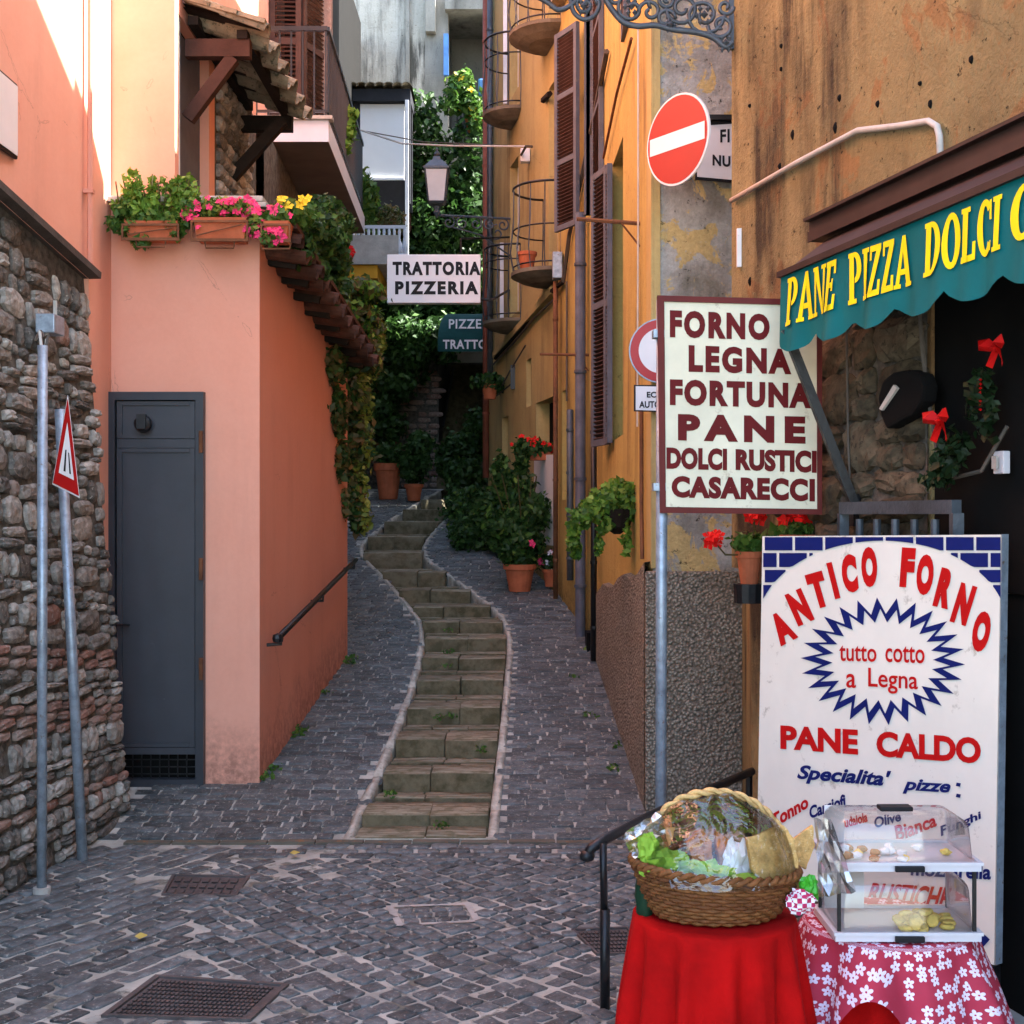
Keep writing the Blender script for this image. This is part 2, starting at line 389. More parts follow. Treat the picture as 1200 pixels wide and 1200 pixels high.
def variants(mat, k=6, **kw): return [block_mesh(mat+'_block', mat, i*7+len(mat), **kw) for i in range(k)]
def merge_blocks(mb, me, M):
    mb.add([M @ v.co for v in me.vertices], [tuple(p.vertices) for p in me.polygons])

def leaves(name, parent, mat, blobs, n, size, seed=0, stretch=1.7, smoothn=None, up=.25, **props):
    """n folded leaves spread through ellipsoids (centre, radii); leaves sit mostly near the skin of each blob"""
    rs = np.random.RandomState(seed)
    cs = np.array([list(b[0]) for b in blobs], float); rd = np.array([list(b[1]) for b in blobs], float)
    wgt = (rd[:, 0]*rd[:, 1]+rd[:, 1]*rd[:, 2]+rd[:, 0]*rd[:, 2]); wgt /= wgt.sum()
    idx = rs.choice(len(cs), n, p=wgt)
    d = rs.normal(size=(n, 3)); d /= np.linalg.norm(d, axis=1)[:, None]
    rad = rs.uniform(.25, 1, n)**.45*(1+.22*rs.normal(size=n)*(rs.rand(n) < .35))
    p = cs[idx]+d*rad[:, None]*rd[idx]
    # a ragged outline: push with noise
    nz = d*.9+rs.normal(size=(n, 3))*.9+np.array([0, -.15, up]); nz /= np.linalg.norm(nz, axis=1)[:, None]
    t = np.cross(nz, rs.normal(size=(n, 3))); t /= np.linalg.norm(t, axis=1)[:, None]+1e-9
    b = np.cross(nz, t)
    sz = size*rs.uniform(.55, 1.35, n)[:, None]
    v = np.empty((n, 4, 3)); v[:, 0] = p-t*sz*.5*stretch; v[:, 1] = p+b*sz*.5+nz*sz*.16; v[:, 2] = p+t*sz*.5*stretch; v[:, 3] = p-b*sz*.5+nz*sz*.16
    v = v.reshape(-1, 3)
    off = np.array(list(wpos(parent))) if parent else np.array([cs[:, 0].mean(), cs[:, 1].mean(), (cs[:, 2]-rd[:, 2]).min()])
    v = v-off
    me = bpy.data.meshes.new(name); me.vertices.add(4*n); me.vertices.foreach_set('co', v.ravel())
    me.loops.add(6*n); me.polygons.add(2*n)
    i = np.arange(n)[:, None]*4; me.loops.foreach_set('vertex_index', np.concatenate([i, i+1, i+2, i, i+2, i+3], 1).ravel())
    me.polygons.foreach_set('loop_start', np.arange(2*n)*3)
    me.materials.append(MATS[mat]); me.update(); me.validate()
    o = bpy.data.objects.new(name, me); C.objects.link(o)
    if parent: o.parent = parent
    else: o.location = off
    for k, q in props.items(): o[k] = q
    return o
def flowers(name, parent, mat, pts, size=.03, petals=5, seed=0):
    r = random.Random(seed); mb = MB()
    for p in pts:
        p = Vector(p); ax = Vector((r.uniform(-.6, .6), -1+r.uniform(-.3, .3), r.uniform(-.2, .9))).normalized()
        x = ax.orthogonal().normalized(); y = ax.cross(x); s = size*r.uniform(.7, 1.25)
        for k in range(petals):
            a = 2*PI*k/petals+r.uniform(-.2, .2); d = x*math.cos(a)+y*math.sin(a); e = x*-math.sin(a)+y*math.cos(a)
            mb.add([p, p+d*s*.6+e*s*.38+ax*s*.15, p+d*s+ax*s*.3*r.uniform(-1, 1), p+d*s*.6-e*s*.38+ax*s*.15], [(0, 1, 2, 3)])
    return mb.build(name, mat, parent)
def rpts(blobs, n, seed):
    r = random.Random(seed); out = []
    for i in range(n):
        c, q = r.choice(blobs); d = Vector((r.gauss(0, 1), -abs(r.gauss(0, 1)), r.gauss(0, 1)+.3)).normalized()
        out.append(Vector(c)+Vector((d.x*q[0], d.y*q[1], d.z*q[2]))*r.uniform(.9, 1.12))
    return out

# flat plane in space that pixels of a sign can be traced onto
class Plane:
    def __init__(s, o, xd, yd):
        s.o = Vector(o); s.x = Vector(xd).normalized(); s.y = Vector(yd); s.y = (s.y-s.x*s.y.dot(s.x)).normalized(); s.n = s.x.cross(s.y)
        if (Vector((0, 0, EYE))-s.o).dot(s.n) < 0: s.n = -s.n
    def hit(s, u, v, lift=0):
        d = Vector(((u-600)/F, 1, -(v-HZ)/F)); e = Vector((0, 0, EYE)); o = s.o+s.n*lift
        return e+d*((o-e).dot(s.n)/d.dot(s.n))
    def poly(s, mb, pts, lift=.002):
        vs = [s.hit(u, v, lift) for u, v in pts]; mb.add(vs, [tuple(range(len(vs)))])
    def slab(s, mb, pts, th, lift=0):
        n = len(pts); f = [s.hit(u, v, lift) for u, v in pts]; b = [p-s.n*th for p in f]
        mb.add(f+b, [tuple(range(n)), tuple(range(n, 2*n))[::-1]]+[(i, n+i, n+(i+1) % n, (i+1) % n) for i in range(n)])
    def loc(s, a, b, c=0): return s.o+s.x*a+s.y*b+s.n*c

_tx = {}
def text_data(txt, bold=.02, space=1.0, shear=0.0):
    key = (txt, bold, space, shear)
    if key in _tx: return _tx[key]
    cu = bpy.data.curves.new('lettering', 'FONT'); cu.body = txt; cu.offset = bold; cu.space_character = space; cu.shear = shear; cu.resolution_u = 4
    o = bpy.data.objects.new('lettering', cu); C.objects.link(o)
    dg = bpy.context.evaluated_depsgraph_get(); me = bpy.data.meshes.new_from_object(o.evaluated_get(dg))
    a = np.array([tuple(v.co) for v in me.vertices]); lo = a.min(0); hi = a.max(0)
    nv = [((x-lo[0])/(hi[0]-lo[0]), (y-lo[1])/(hi[1]-lo[1])) for x, y, _ in a]
    fs = [tuple(p.vertices) for p in me.polygons]
    bpy.data.objects.remove(o); bpy.data.curves.remove(cu); bpy.data.meshes.remove(me)
    _tx[key] = (nv, fs); return nv, fs
def text_on(mb, pl, txt, tl, tr, br, bl, bold=.02, space=1.0, shear=0.0, lift=.003):
    nv, fs = text_data(txt, bold, space, shear); vs = []
    for x, y in nv:
        u = (bl[0]*(1-x)+br[0]*x)*(1-y)+(tl[0]*(1-x)+tr[0]*x)*y
        v = (bl[1]*(1-x)+br[1]*x)*(1-y)+(tl[1]*(1-x)+tr[1]*x)*y
        vs.append(pl.hit(u, v, lift))
    mb.add(vs, fs)

def facade(mb, p0, p1, z0, z1, holes=(), depth=.15, side=1):
    """vertical wall sheet with real openings (s0,s1,za,zb) and their reveals; side=+1: outward is left of p0->p1"""
    p0 = Vector((p0[0], p0[1])); p1 = Vector((p1[0], p1[1])); L = (p1-p0).length; d = (p1-p0)/L; n = Vector((-d.y, d.x))*side
    def W(s, z, k=0): q = p0+d*s-n*k; return (q.x, q.y, z)
    ss = sorted({0, L, *[h[0] for h in holes], *[h[1] for h in holes]}); zs = sorted({z0, z1, *[h[2] for h in holes], *[h[3] for h in holes]})
    for a, b in zip(ss, ss[1:]):
        for c, e in zip(zs, zs[1:]):
            if any(h[0] <= a+1e-6 and b <= h[1]+1e-6 and h[2] <= c+1e-6 and e <= h[3]+1e-6 for h in holes): continue
            mb.quad(W(a, c), W(b, c), W(b, e), W(a, e))
    for h in holes:
        a, b, c, e = h[:4]; k = depth
        mb.quad(W(a, c), W(a, e), W(a, e, k), W(a, c, k)); mb.quad(W(b, c), W(b, c, k), W(b, e, k), W(b, e))
        mb.quad(W(a, c), W(a, c, k), W(b, c, k), W(b, c)); mb.quad(W(a, e), W(b, e), W(b, e, k), W(a, e, k))
    return W
rnd = random.Random(5)
# ============================================================ GROUND, STREET, STEPPED PATH

LE = [(400,984),(418,944),(438,908),(462,848),(480,800),(490,756),(488,728),(472,708),(452,684),(434,666),(420,652),(419,640),(429,630),(460,606),(498,584),(520,572)]
RE = [(584,984),(590,920),(596,860),(600,800),(603,760),(600,736),(592,720),(568,702),(544,684),(520,668),(503,656),(499,644),(505,632),(521,614),(540,598),(556,584),(568,574)]
def conv(L): return [(gY(v), (u-600)/F*gY(v)) for u, v in L]
LEw, REw = conv(LE), conv(RE)
def ip(L, y):
    if y <= L[0][0]: return L[0][1]
    for (a, x), (b, z) in zip(L, L[1:]):
        if y <= b: return x+(z-x)*(y-a)/(b-a)
    return L[-1][1]
XL = lambda y: sum(ip(LEw, y+d) for d in (-.25, -.1, 0, .1, .25))/5
XR = lambda y: sum(ip(REw, y+d) for d in (-.25, -.1, 0, .1, .25))/5
ys = [-60, 0, 3, 6.28, 6.32]+[6.5+i*.25 for i in range(54)]+[19.8, 30, 200]
mb = MB()
def gxs(y):
    if y < 6.315 or y > 19.81: return [-120, -6, -.5, -.2, 6, 120]
    return [-120, -6, XL(y)+.03, XR(y)-.03, 6, 120]
def gl(y, k, bed): return gz(0, y)-.004-(.14 if bed and k == 2 else 0)
for a, b in zip(ys, ys[1:]):
    xa, xb = gxs(a), gxs(b); bed = a > 6.315 and b < 19.81
    for k in range(5):
        mb.quad((xa[k], a, gl(a, k, bed)), (xa[k+1], a, gl(a, k, bed)), (xb[k+1], b, gl(b, k, bed)), (xb[k], b, gl(b, k, bed)))
ground = mb.build('ground', 'mortar', None); ground['kind'] = 'structure'
# street of square setts
street = bpy.data.objects.new('street', None); C.objects.link(street); street['kind'] = 'structure'
Bv = variants('basalt', 10, round_=.10, dome=.12, rough=.075, sh=(.6, .95), ins=.86)
GRATES = [((125,1190),(290,1195),(333,1155),(185,1145)), ((192,1048),(275,1050),(290,1028),(204,1026)), ((700,1118),(760,1118),(735,1088),(672,1090)), ((468,1085),(560,1080),(548,1060),(456,1063))]
GR = [[G(*p) for p in q] for q in GRATES]
def inpoly(x, y, q, m=.03):
    c = sum((p for p in q), Vector())/4
    ins = False; n = len(q)
    for i in range(n):
        a = c+(q[i]-c)*(1+m/.2); b = c+(q[(i+1) % n]-c)*(1+m/.2)
        if (a.y > y) != (b.y > y) and x < (b.x-a.x)*(y-a.y)/(b.y-a.y)+a.x: ins = not ins
    return ins
cells = []
def lattice(ang, sx, sy, x0, x1, y0, y1, test, stagger=0, jit=.012, bend=0):
    ca, sa = math.cos(ang), math.sin(ang); cx, cy = (x0+x1)/2, (y0+y1)/2; n = int(max(x1-x0, y1-y0)/min(sx, sy))+4
    for i in range(-n, n):
        for j in range(-n, n):
            a = (i+(stagger*.5 if j % 2 else 0))*sx; b = j*sy
            b2 = b+bend*math.sin(a*2.2)
            x = cx+a*ca-b2*sa+rnd.uniform(-jit, jit); y = cy+a*sa+b2*ca+rnd.uniform(-jit, jit)
            if x0 <= x <= x1 and y0 <= y <= y1 and test(x, y) and not any(inpoly(x, y, q) for q in GR):
                cells.append((x, y, ang+rnd.uniform(-.09, .09), sx-.0105, sy-.0105))
bandL = lambda x, y: (x+1.17) < (y-4.55)*-.02-.0-(.12*(y-4.6))
lattice(R_(42), .082, .080, -2.4, 1.6, 3.3, 5.98, lambda x, y: not bandL(x, y), bend=.03)
lattice(R_(58), .15, .082, -2.6, -.6, 3.3, 6.2, lambda x, y: bandL(x, y), stagger=1)
lattice(R_(42), .088, .086, -1.75, -.6, 5.0, 6.0, lambda x, y: False)
lattice(0, .13, .085, -1.3, 1.3, 6.02, 6.22, lambda x, y: not bandL(x, y), stagger=1)
tk = {}
for c in cells: tk.setdefault((int(c[0]//.1), int(c[1]//.1)), []).append(c)
def near(x, y):
    i, j = int(x//.1), int(y//.1)
    for a in (-2, -1, 0, 1, 2):
        for b in (-2, -1, 0, 1, 2):
            for c in tk.get((i+a, j+b), ()):
                dx, dy = x-c[0], y-c[1]; ca, sa = math.cos(c[2]), math.sin(c[2])
                if abs(dx*ca+dy*sa) < c[3]/2+.033 and abs(-dx*sa+dy*ca) < c[4]/2+.033: return True
    return False
yy_ = 3.35
while yy_ < 6.22:
    xx_ = -2.1
    while xx_ < 1.5:
        x, y = xx_+rnd.uniform(-.01, .01), yy_+rnd.uniform(-.01, .01)
        if not near(x, y) and not any(inpoly(x, y, q, .04) for q in GR):
            s_ = rnd.uniform(.055, .075); c = (x, y, rnd.uniform(0, 1.5), s_, s_*.85); cells.append(c); tk.setdefault((int(x//.1), int(y//.1)), []).append(c)
        xx_ += .025
    yy_ += .025
cells.sort(key=lambda c: c[1])
def seen(x, y): u = 600+F*x/y; return -30 < u < 1230
vis = [c for c in cells if c[1] > 3.95 and seen(c[0], c[1])]; rest = [c for c in cells if not (c[1] > 3.95 and seen(c[0], c[1]))]
pr = vis[:300]; rest += vis[300:]
for x, y, a, sx, sy in pr:
    inst(rnd.choice(Bv), 'cobblestone', street, (x, y, rnd.uniform(-.006, .001)), (rnd.uniform(-.035, .035), rnd.uniform(-.035, .035), a), (sx*rnd.uniform(.82, 1.05), sy*rnd.uniform(.82, 1.05), .007*rnd.uniform(.6, 1.1)))
mb = MB()
for x, y, a, sx, sy in rest:
    worn = (-1.75 < x < -.75 and 5.55 < y < 6.3)
    if worn and rnd.random() < .12: continue
    merge_blocks(mb, rnd.choice(Bv), Matrix.Translation((x, y, -.003 if not worn else -.006))@Matrix.Rotation(a, 4, 'Z')@Matrix.Diagonal((sx*rnd.uniform(.86, 1.04), sy*rnd.uniform(.86, 1.04), .009, 1)))
mb.build('cobblestones', 'basalt', street, smooth=True, kind='stuff')
# drain strip across the foot of the slope
mb = MB()
for i in range(12):
    x0 = -1.9+i*.235; mb.box((x0+.004, 6.245, -.02), (x0+.231, 6.30, .009+rnd.uniform(-.003, .003)))
mb.build('drain_strip', 'drain_strip', street, bevel=0)

# covers
def cover(q, label, nx, ny, mat='cast_iron', frame=.02):
    q = [Vector((p.x, p.y, 0)) for p in q]; c = sum(q, Vector())/4
    t = thing('drain_cover', label, 'drain cover', (c.x, c.y, 0))
    mb = MB(); fr = [c+(p-c)*1.06 for p in q]
    f = [p+Vector((0, 0, .006)) for p in fr]; g = [p+Vector((0, 0, .006)) for p in [c+(p-c)*.97 for p in q]]
    lo = [p-Vector((0, 0, .03)) for p in fr]; lg = [p-Vector((0, 0, .01)) for p in g]
    for i in range(4):
        j = (i+1) % 4; mb.quad(f[i], f[j], g[j], g[i]); mb.quad(lo[i], lo[j], f[j], f[i]); mb.quad(g[i], g[j], lg[j], lg[i])
    mb.build('frame', mat, t)
    mb = MB(); mb.add([p-Vector((0, 0, .001)) for p in [c+(p-c)*.96 for p in q]], [(0, 1, 2, 3)]); mb.build('plate', mat, t)
    mb = MB()
    def bl(s, r): return (q[0]*(1-s)+q[1]*s)*(1-r)+(q[3]*(1-s)+q[2]*s)*r
    for i in range(nx):
        for j in range(ny):
            a = .05+.9*i/nx; b = .05+.9*j/ny; e = .9/nx*.68; h = .9/ny*.62
            vs = [bl(a, b), bl(a+e, b), bl(a+e, b+h), bl(a, b+h)]; up = Vector((0, 0, .006))
            mb.add([v-Vector((0, 0, .003)) for v in vs]+[v*.999+up for v in vs], [(4, 5, 6, 7), (0, 1, 5, 4), (1, 2, 6, 5), (2, 3, 7, 6), (3, 0, 4, 7)])
    mb.build('stud', mat, t, kind='stuff')
cover(GR[0], 'large ribbed cast iron drain cover in the cobbles at the front edge of the picture', 26, 9)
cover(GR[1], 'small plain iron cover in pale worn mortar below the grey door', 7, 3)
cover(GR[2], 'slotted dark drain cover beside the handrail post and red tablecloth', 12, 6)
t = thing('drain_cover', 'cobble-filled cover with pale worn frame in the middle of the street', 'drain cover', tuple(sum(GR[3], Vector())/4))
q = GR[3]; c = sum(q, Vector())/4; mb = MB(); a = [c+(p-c)*1.08+Vector((0,0,.004)) for p in q]; b = [c+(p-c)*.90+Vector((0,0,.004)) for p in q]
for i in range(4): mb.quad(a[i], a[(i+1)%4], b[(i+1)%4], b[i])
mb.build('frame', 'concrete', t)
for i in range(4):
    for j in range(3):
        s, r = (i+.5)/4, (j+.5)/3; p = (q[0]*(1-s)+q[1]*s)*(1-r)+(q[3]*(1-s)+q[2]*s)*r
        p = c+(p-c)*.85; inst(rnd.choice(Bv), 'cobblestone', t, (p.x, p.y, -.006), (0, 0, rnd.uniform(-.1, .1)), (.058, .055, .012))

# stepped path
path = bpy.data.objects.new('stepped_path', None); C.objects.link(path); path['kind'] = 'structure'; path.location = (0, 6.3, 0)
Sv = variants('step_stone', 8, round_=.025, dome=.01, rough=.010, sh=(.95, .99), ins=.97)
rv = [986, 966,916,878,840,806,778,756,736,718,700,680,658,636,620,604,592,580]
SY = [gY(v) for v in rv]; SY[0] = 6.31
for i in range(len(SY)-1):
    y0, y1 = SY[i], SY[i+1]
    if i == 0: y0 = 6.31
    base = gz(0, y0) if i else 0.0
    top = gz(0, (y0+y1)/2)+.002+rnd.uniform(-.006, .006)
    # nose row: large slabs with an open riser, then narrower rows behind
    rows = [(y0+(y1-y0)*a, y0+(y1-y0)*b) for a, b in ((0, .42), (.42, .62), (.62, .82), (.82, 1))] if y1-y0 > .3 else [(y0, y1)]
    for k, (a, b) in enumerate(rows):
        ym = (a+b)/2; xl, xr = XL(ym)+.062, XR(ym)-.062; n = rnd.choice((1, 2, 2)) if k == 0 else rnd.choice((1, 2, 2, 3))
        if y0 > 12: n = min(n, 2)
        cuts = [0]+sorted((j+rnd.uniform(-.22, .22))/n for j in range(1, n))+[1]
        for s, e in zip(cuts, cuts[1:]):
            xa, xb = xl+(xr-xl)*s, xl+(xr-xl)*e
            h = .16; tz = top+(0.006 if k == 0 else -.006+.012*(k == 2))+rnd.uniform(-.006, .006)
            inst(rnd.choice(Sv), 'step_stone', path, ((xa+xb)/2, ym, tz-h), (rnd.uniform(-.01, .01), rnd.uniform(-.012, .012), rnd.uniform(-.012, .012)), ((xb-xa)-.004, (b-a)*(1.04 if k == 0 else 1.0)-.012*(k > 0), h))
# kerbs
Kv = variants('kerb_stone', 5, round_=.03, dome=.02, rough=.012, sh=(.8, .96), ins=.9)
for X, sgn in ((XL, 1), (XR, -1)):
    y = 6.31
    while y < 19.4:
        L = .42*rnd.uniform(.8, 1.25); y2 = min(y+L, 19.5); xa, xb = X(y)+sgn*.03, X(y2)+sgn*.03
        dx, dy = xb-xa, y2-y; ang = math.atan2(-dx, dy); ll = math.hypot(dx, dy)
        inst(rnd.choice(Kv), 'kerb_stone', path, ((xa+xb)/2, (y+y2)/2, gz(0, (y+y2)/2)-.15), (math.atan(.15 if y2 < 19.8 else 0), 0, ang), (.056, ll+.03, .162))
        y = y2
mb = MB(); mb.box((XL(6.31)+.02, 6.30, -.02), (XR(6.31)-.02, 6.335, .014)); mb.build('threshold', 'kerb_stone', path)

# wall lines bounding the alley
A0, A1, A2, A3 = Vector((.735, 6.7)), Vector((.67, 10.1)), Vector((.44, 12.0)), Vector((-.30, 16.0))
PK0, PK1 = Vector((-1.43, 7.1)), Vector((-1.26, 9.8))
def xright(y):
    for a, b in ((A0, A1), (A1, A2), (A2, A3)):
        if y <= b.y: return a.x+(b.x-a.x)*(y-a.y)/(b.y-a.y)
    return A3.x
def xleft(y):
    if y < 7.1: return -2.0
    if y < 9.8: return PK0.x+(PK1.x-PK0.x)*(y-7.1)/2.7
    return -1.26-(min(y, 13)-9.8)*.25
Rv = variants('ramp_stone', 10, round_=.07, dome=.10, rough=.06, sh=(.6, .95), ins=.9)
for nm, fa, fb in (('left', xleft, lambda y: XL(y)), ('right', lambda y: XR(y), lambda y: max(xright(y), .0)+.05)):
    ramp = bpy.data.objects.new('cobbled_ramp', None); C.objects.link(ramp); ramp['kind'] = 'structure'; ramp.location = (-1 if nm == 'left' else .4, 6.3, 0)
    cl = []; y = 6.36; j = 0
    while y < 19.7:
        sy = .076 if y < 11 else .12; bw = .125 if nm == 'left' else .15
        x = fa(y)-.05+(j % 2)*bw*.5
        while x < fb(y):
            b = bw*rnd.uniform(.7, 1.35)
            if x+b*.5 < fb(y) and x+b*.5 > fa(y)-.02: cl.append((x+b/2, y, b, sy))
            x += b
        y += sy; j += 1
    cl.sort(key=lambda c: c[1]); mb = MB(); sl = math.atan(.15)
    for i, (x, y, sx, sy) in enumerate(cl):
        z = gz(0, y)+rnd.uniform(-.005, .002)
        if i < 290: inst(rnd.choice(Rv), 'paving_stone', ramp, (x, y, z), (sl, 0, rnd.uniform(-.04, .04)), (sx-.009, sy-.009, .009*rnd.uniform(.6, 1.1)))
        else: merge_blocks(mb, rnd.choice(Rv), Matrix.Translation((x, y, z))@Matrix.Rotation(sl, 4, 'X')@Matrix.Diagonal((sx-.009, sy-.009, .010, 1)))
    mb.build('paving_stones', 'ramp_stone', ramp, smooth=True, kind='stuff')
# concrete step landing by the right ramp
mb = MB(); p = G(668, 700)
# weeds along foot of walls and in the joints
def weeds(pts, label, name='weeds', mat='leaf_mid', n=26, s=.022):
    tag(leaves(name, None, mat, [((x, y, gz(0, y)+.015), (.05, .06, .02)) for x, y in pts], n*len(pts), s, seed=len(pts)), label, 'weeds', kind='stuff')
weeds([(-1.38+.063*(y-7.1), y) for y in (7.15, 7.3, 7.9, 8.0, 8.8, 9.6, 9.7)], 'tiny weeds at the foot of the pink side wall')
weeds([(XL(y)+.1+rnd.uniform(0, .5), y) for y in (6.45, 6.9, 7.62, 8.25, 8.3, 9.5, 9.9, 10.6)], 'small moss tufts in the risers of the stone steps', n=30, s=.015)
weeds([(.58, 7.3), (.5, 8.3), (.62, 7.7), (.45, 9.2), (.6, 10.0)], 'sparse weeds on the right hand cobbles beside the wall', n=14)

# ============================================================ LEFT RUBBLE WALL
def wx(y, z):      # batter: foot stands out into the street
    f = -2.12+.093*(y-5.3); t = -2.32+.105*(y-5.8); return f+(t-f)*min(1, max(0, z/2.9))
ztop = lambda y: 3.03-.2*(y-5.8)
lw = thing('stone_wall', 'leaning rubble stone and brick wall under the pink house at the left edge', 'wall', (-2.2, 5.8, 0))
mb = MB(); yy = [1.0, 3.0, 4.2, 5.2, 6.0, 6.72]; zz = [0, .5, 1, 1.5, 2, 2.5]
for a, b in zip(yy, yy[1:]):
    zl = zz+[None]
    for c, d in zip(zl, zl[1:]):
        d1 = d if d is not None else ztop(a); d2 = d if d is not None else ztop(b)
        mb.quad((wx(a, c)-.03, a, c-.01), (wx(b, c)-.03, b, c-.01), (wx(b, d2)-.03, b, d2), (wx(a, d1)-.03, a, d1))
zl = zz+[ztop(6.72)]
for c, d in zip(zl, zl[1:]): mb.quad((wx(6.72, c)-.03, 6.72, c), (-2.9, 6.72, c), (-2.9, 6.72, d), (wx(6.72, d)-.03, 6.72, d))
mb.build('mortar', 'wall_mortar', lw)
Wv = [crag_mesh('rubble', i, .2, .20) for i in range(16)]; Wb = [crag_mesh('wall_brick', i, .1, .10) for i in range(6)]
z = .0; cand = []
while z < 3.35:
    h = rnd.choice((.035, .045, .055, .065, .08, .11, .13)); brick = rnd.random() < (.36 if z < 1.3 else .10); h = .05 if brick else h
    y = 3.2+rnd.uniform(0, .2)
    while y < 6.74:
        b = (rnd.uniform(.14, .24) if brick else rnd.choice((rnd.uniform(.05, .12), rnd.uniform(.1, .3)))); b = min(b, 6.75-y)
        zc = z+h/2-.13*(y-5.5)*min(1, z/1.0)
        if b > .04 and zc+h/2 < ztop(y+b/2)-.01 and zc > .0:
            cand.append((y+b/2, zc, b, h, brick or (rnd.random() < .03)))
        y += b+.006
    z += h+.004
cand.sort(key=lambda c: c[0] < 5.05)
mb = MB(); cnt = [0, 0]
def orient(nrm, sx):  # z-axis of the block -> outward normal
    return None
for y, z, b, h, br in cand:
    if y < 5.0 and y < 4.0: continue
    split = (not br and h > .08 and rnd.random() < .4)
    for part in (((0, .5), (.5, 1)) if split else ((0, 1),)):
        hh = h*(part[1]-part[0]); zc = z-h/2+h*(part[0]+part[1])/2
        X = wx(y, zc)-.03; th = .026 if br else rnd.uniform(.016, .034)
        me = rnd.choice(Wb if br else Wv); tilt = rnd.uniform(-.09, .09)+.0
        sc = (b-.008, hh-.009, th)
        # local x -> +Y, local y -> +Z, local z -> +X
        M = Matrix(((0, 0, 1), (1, 0, 0), (0, 1, 0))).to_4x4()
        M = Matrix.Rotation(.07, 4, 'Y').inverted() @ M @ Matrix.Rotation(tilt, 4, 'Z')
        k = 1 if br else 0
        if cnt[k] < 290 and y > 5.0:
            cnt[k] += 1; o = inst(me, 'brick' if br else 'stone', lw, (X, y, zc), M.to_euler(), sc)
        else: merge_blocks(mb, me, Matrix.Translation((X, y, zc))@M@Matrix.Diagonal((*sc, 1)))
if mb.v: mb.build('rubble_courses', 'rubble', lw, kind='stuff')
mb = MB(); pts = [(wx(y, 3)+.015, y, ztop(y)+.02) for y in (1.0, 5.8, 6.73)]
for a, b in zip(pts, pts[1:]): mb.bar(a, b, .10, .035)
mb.build('coping', 'coping', lw)

# ============================================================ PINK HOUSE
pk = thing('pink_house', 'salmon pink plastered house with grey metal door and flower boxes on its ledge', 'house', (-2.0, 7.1, 0))
dl, dr, dz0, dz1 = -2.234, -1.70, .10, 2.286
mb = MB()
W = facade(mb, (-2.26, 7.1), (-1.40, 7.1), -.02, 3.33, [(dl+2.26, dr+2.26, dz0, dz1)], .07, side=-1)
mb.build('front_wall', 'pink_plaster', pk)
mb = MB(); facade(mb, (-2.26, 7.1), (-1.87, 7.1), 3.33, 9.5, (), side=-1); mb.build('upper_front_wall', 'pink_plaster', pk)
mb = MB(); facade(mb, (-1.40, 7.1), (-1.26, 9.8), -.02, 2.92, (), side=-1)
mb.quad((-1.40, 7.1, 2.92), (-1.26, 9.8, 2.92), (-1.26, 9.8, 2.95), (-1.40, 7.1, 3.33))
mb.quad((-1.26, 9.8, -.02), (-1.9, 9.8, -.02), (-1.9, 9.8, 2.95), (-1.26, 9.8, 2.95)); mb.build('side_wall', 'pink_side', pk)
mb = MB(); mb.quad((-1.9, 7.1, 3.2), (-1.40, 7.1, 3.2), (-1.26, 9.8, 2.93), (-1.9, 9.8, 2.93)); mb.build('terrace', 'concrete', pk)
# upper side wall with doorway under the canopy
mb = MB(); facade(mb, (-1.87, 7.1), (-1.87, 8.05), 2.9, 9.5, [(.08, .80, 3.2, 4.42)], .06, side=-1); mb.build('upper_side_wall', 'pink_plaster', pk)
mb = MB(); facade(mb, (-1.87, 8.05), (-1.87, 9.35), 4.5, 9.5, (), side=-1); mb.build('far_side_wall', 'pink_plaster', pk)
mb = MB(); facade(mb, (-1.87, 8.05), (-1.87, 9.35), 2.6, 4.5, (), side=-1); mb.build('bare_stone_wall', 'wall_mortar', pk)
k = 0; z = 2.95
while z < 4.5:
    h = rnd.uniform(.07, .12); y = 8.08
    while y < 9.3:
        b = rnd.uniform(.1, .24); M = Matrix(((0, 0, 1), (1, 0, 0), (0, 1, 0))).to_4x4()
        if y < 8.95: inst(rnd.choice(Wv), 'stone', pk, (-1.87, y+b/2, z+h/2), M.to_euler(), (b-.01, h-.01, .04))
        y += b
    z += h
# tall left wall above the rubble, with the sunlit corner strip
mb = MB(); zt = 9.5
f = lambda y: wx(y, 2.9)-.0
yl = [0.5, 3, 5, 5.8, 6.72]
for a, b in zip(yl, yl[1:]): mb.quad((f(a), a, ztop(a)), (f(b), b, ztop(b)), (f(b), b, zt), (f(a), a, zt))
mb.build('tall_wall', 'pink_plaster', pk)
mb = MB(); mb.box((f(6.72)-.05, 6.724, 0), (f(6.72)-.0, 7.1, zt)); mb.build('corner_strip', 'pink_plaster', pk)
mb = MB(); mb.tube([(f(6.7)+.03, 6.66, 2.9), (f(6.7)+.03, 6.66, 9.4)], .014, 6)
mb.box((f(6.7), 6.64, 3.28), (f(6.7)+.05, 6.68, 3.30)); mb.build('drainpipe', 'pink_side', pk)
# unseen masses behind the skins, added to block light
mb = MB(); mb.box((-6, .5, 0), (-2.95, 7.1, 9.45)); mb.box((-6, 7.3, 0), (-2.3, 9.3, 9.45)); mb.box((-2.3, 7.3, 0), (-1.95, 7.9, 3.1)); mb.box((-2.3, 7.2, 3.3), (-1.97, 9.3, 9.45)); mb.box((-2.9, .5, 9.3), (-1.9, 9.3, 9.48)); mb.build('core', 'dark_room', pk)
# ledge
mb = MB(); mb.box((-2.26, 7.03, 3.33), (-1.37, 7.22, 3.362)); mb.box((-1.42, 7.03, 3.30), (-1.35, 7.6, 3.328)); mb.build('ledge', 'concrete', pk, bevel=.006)
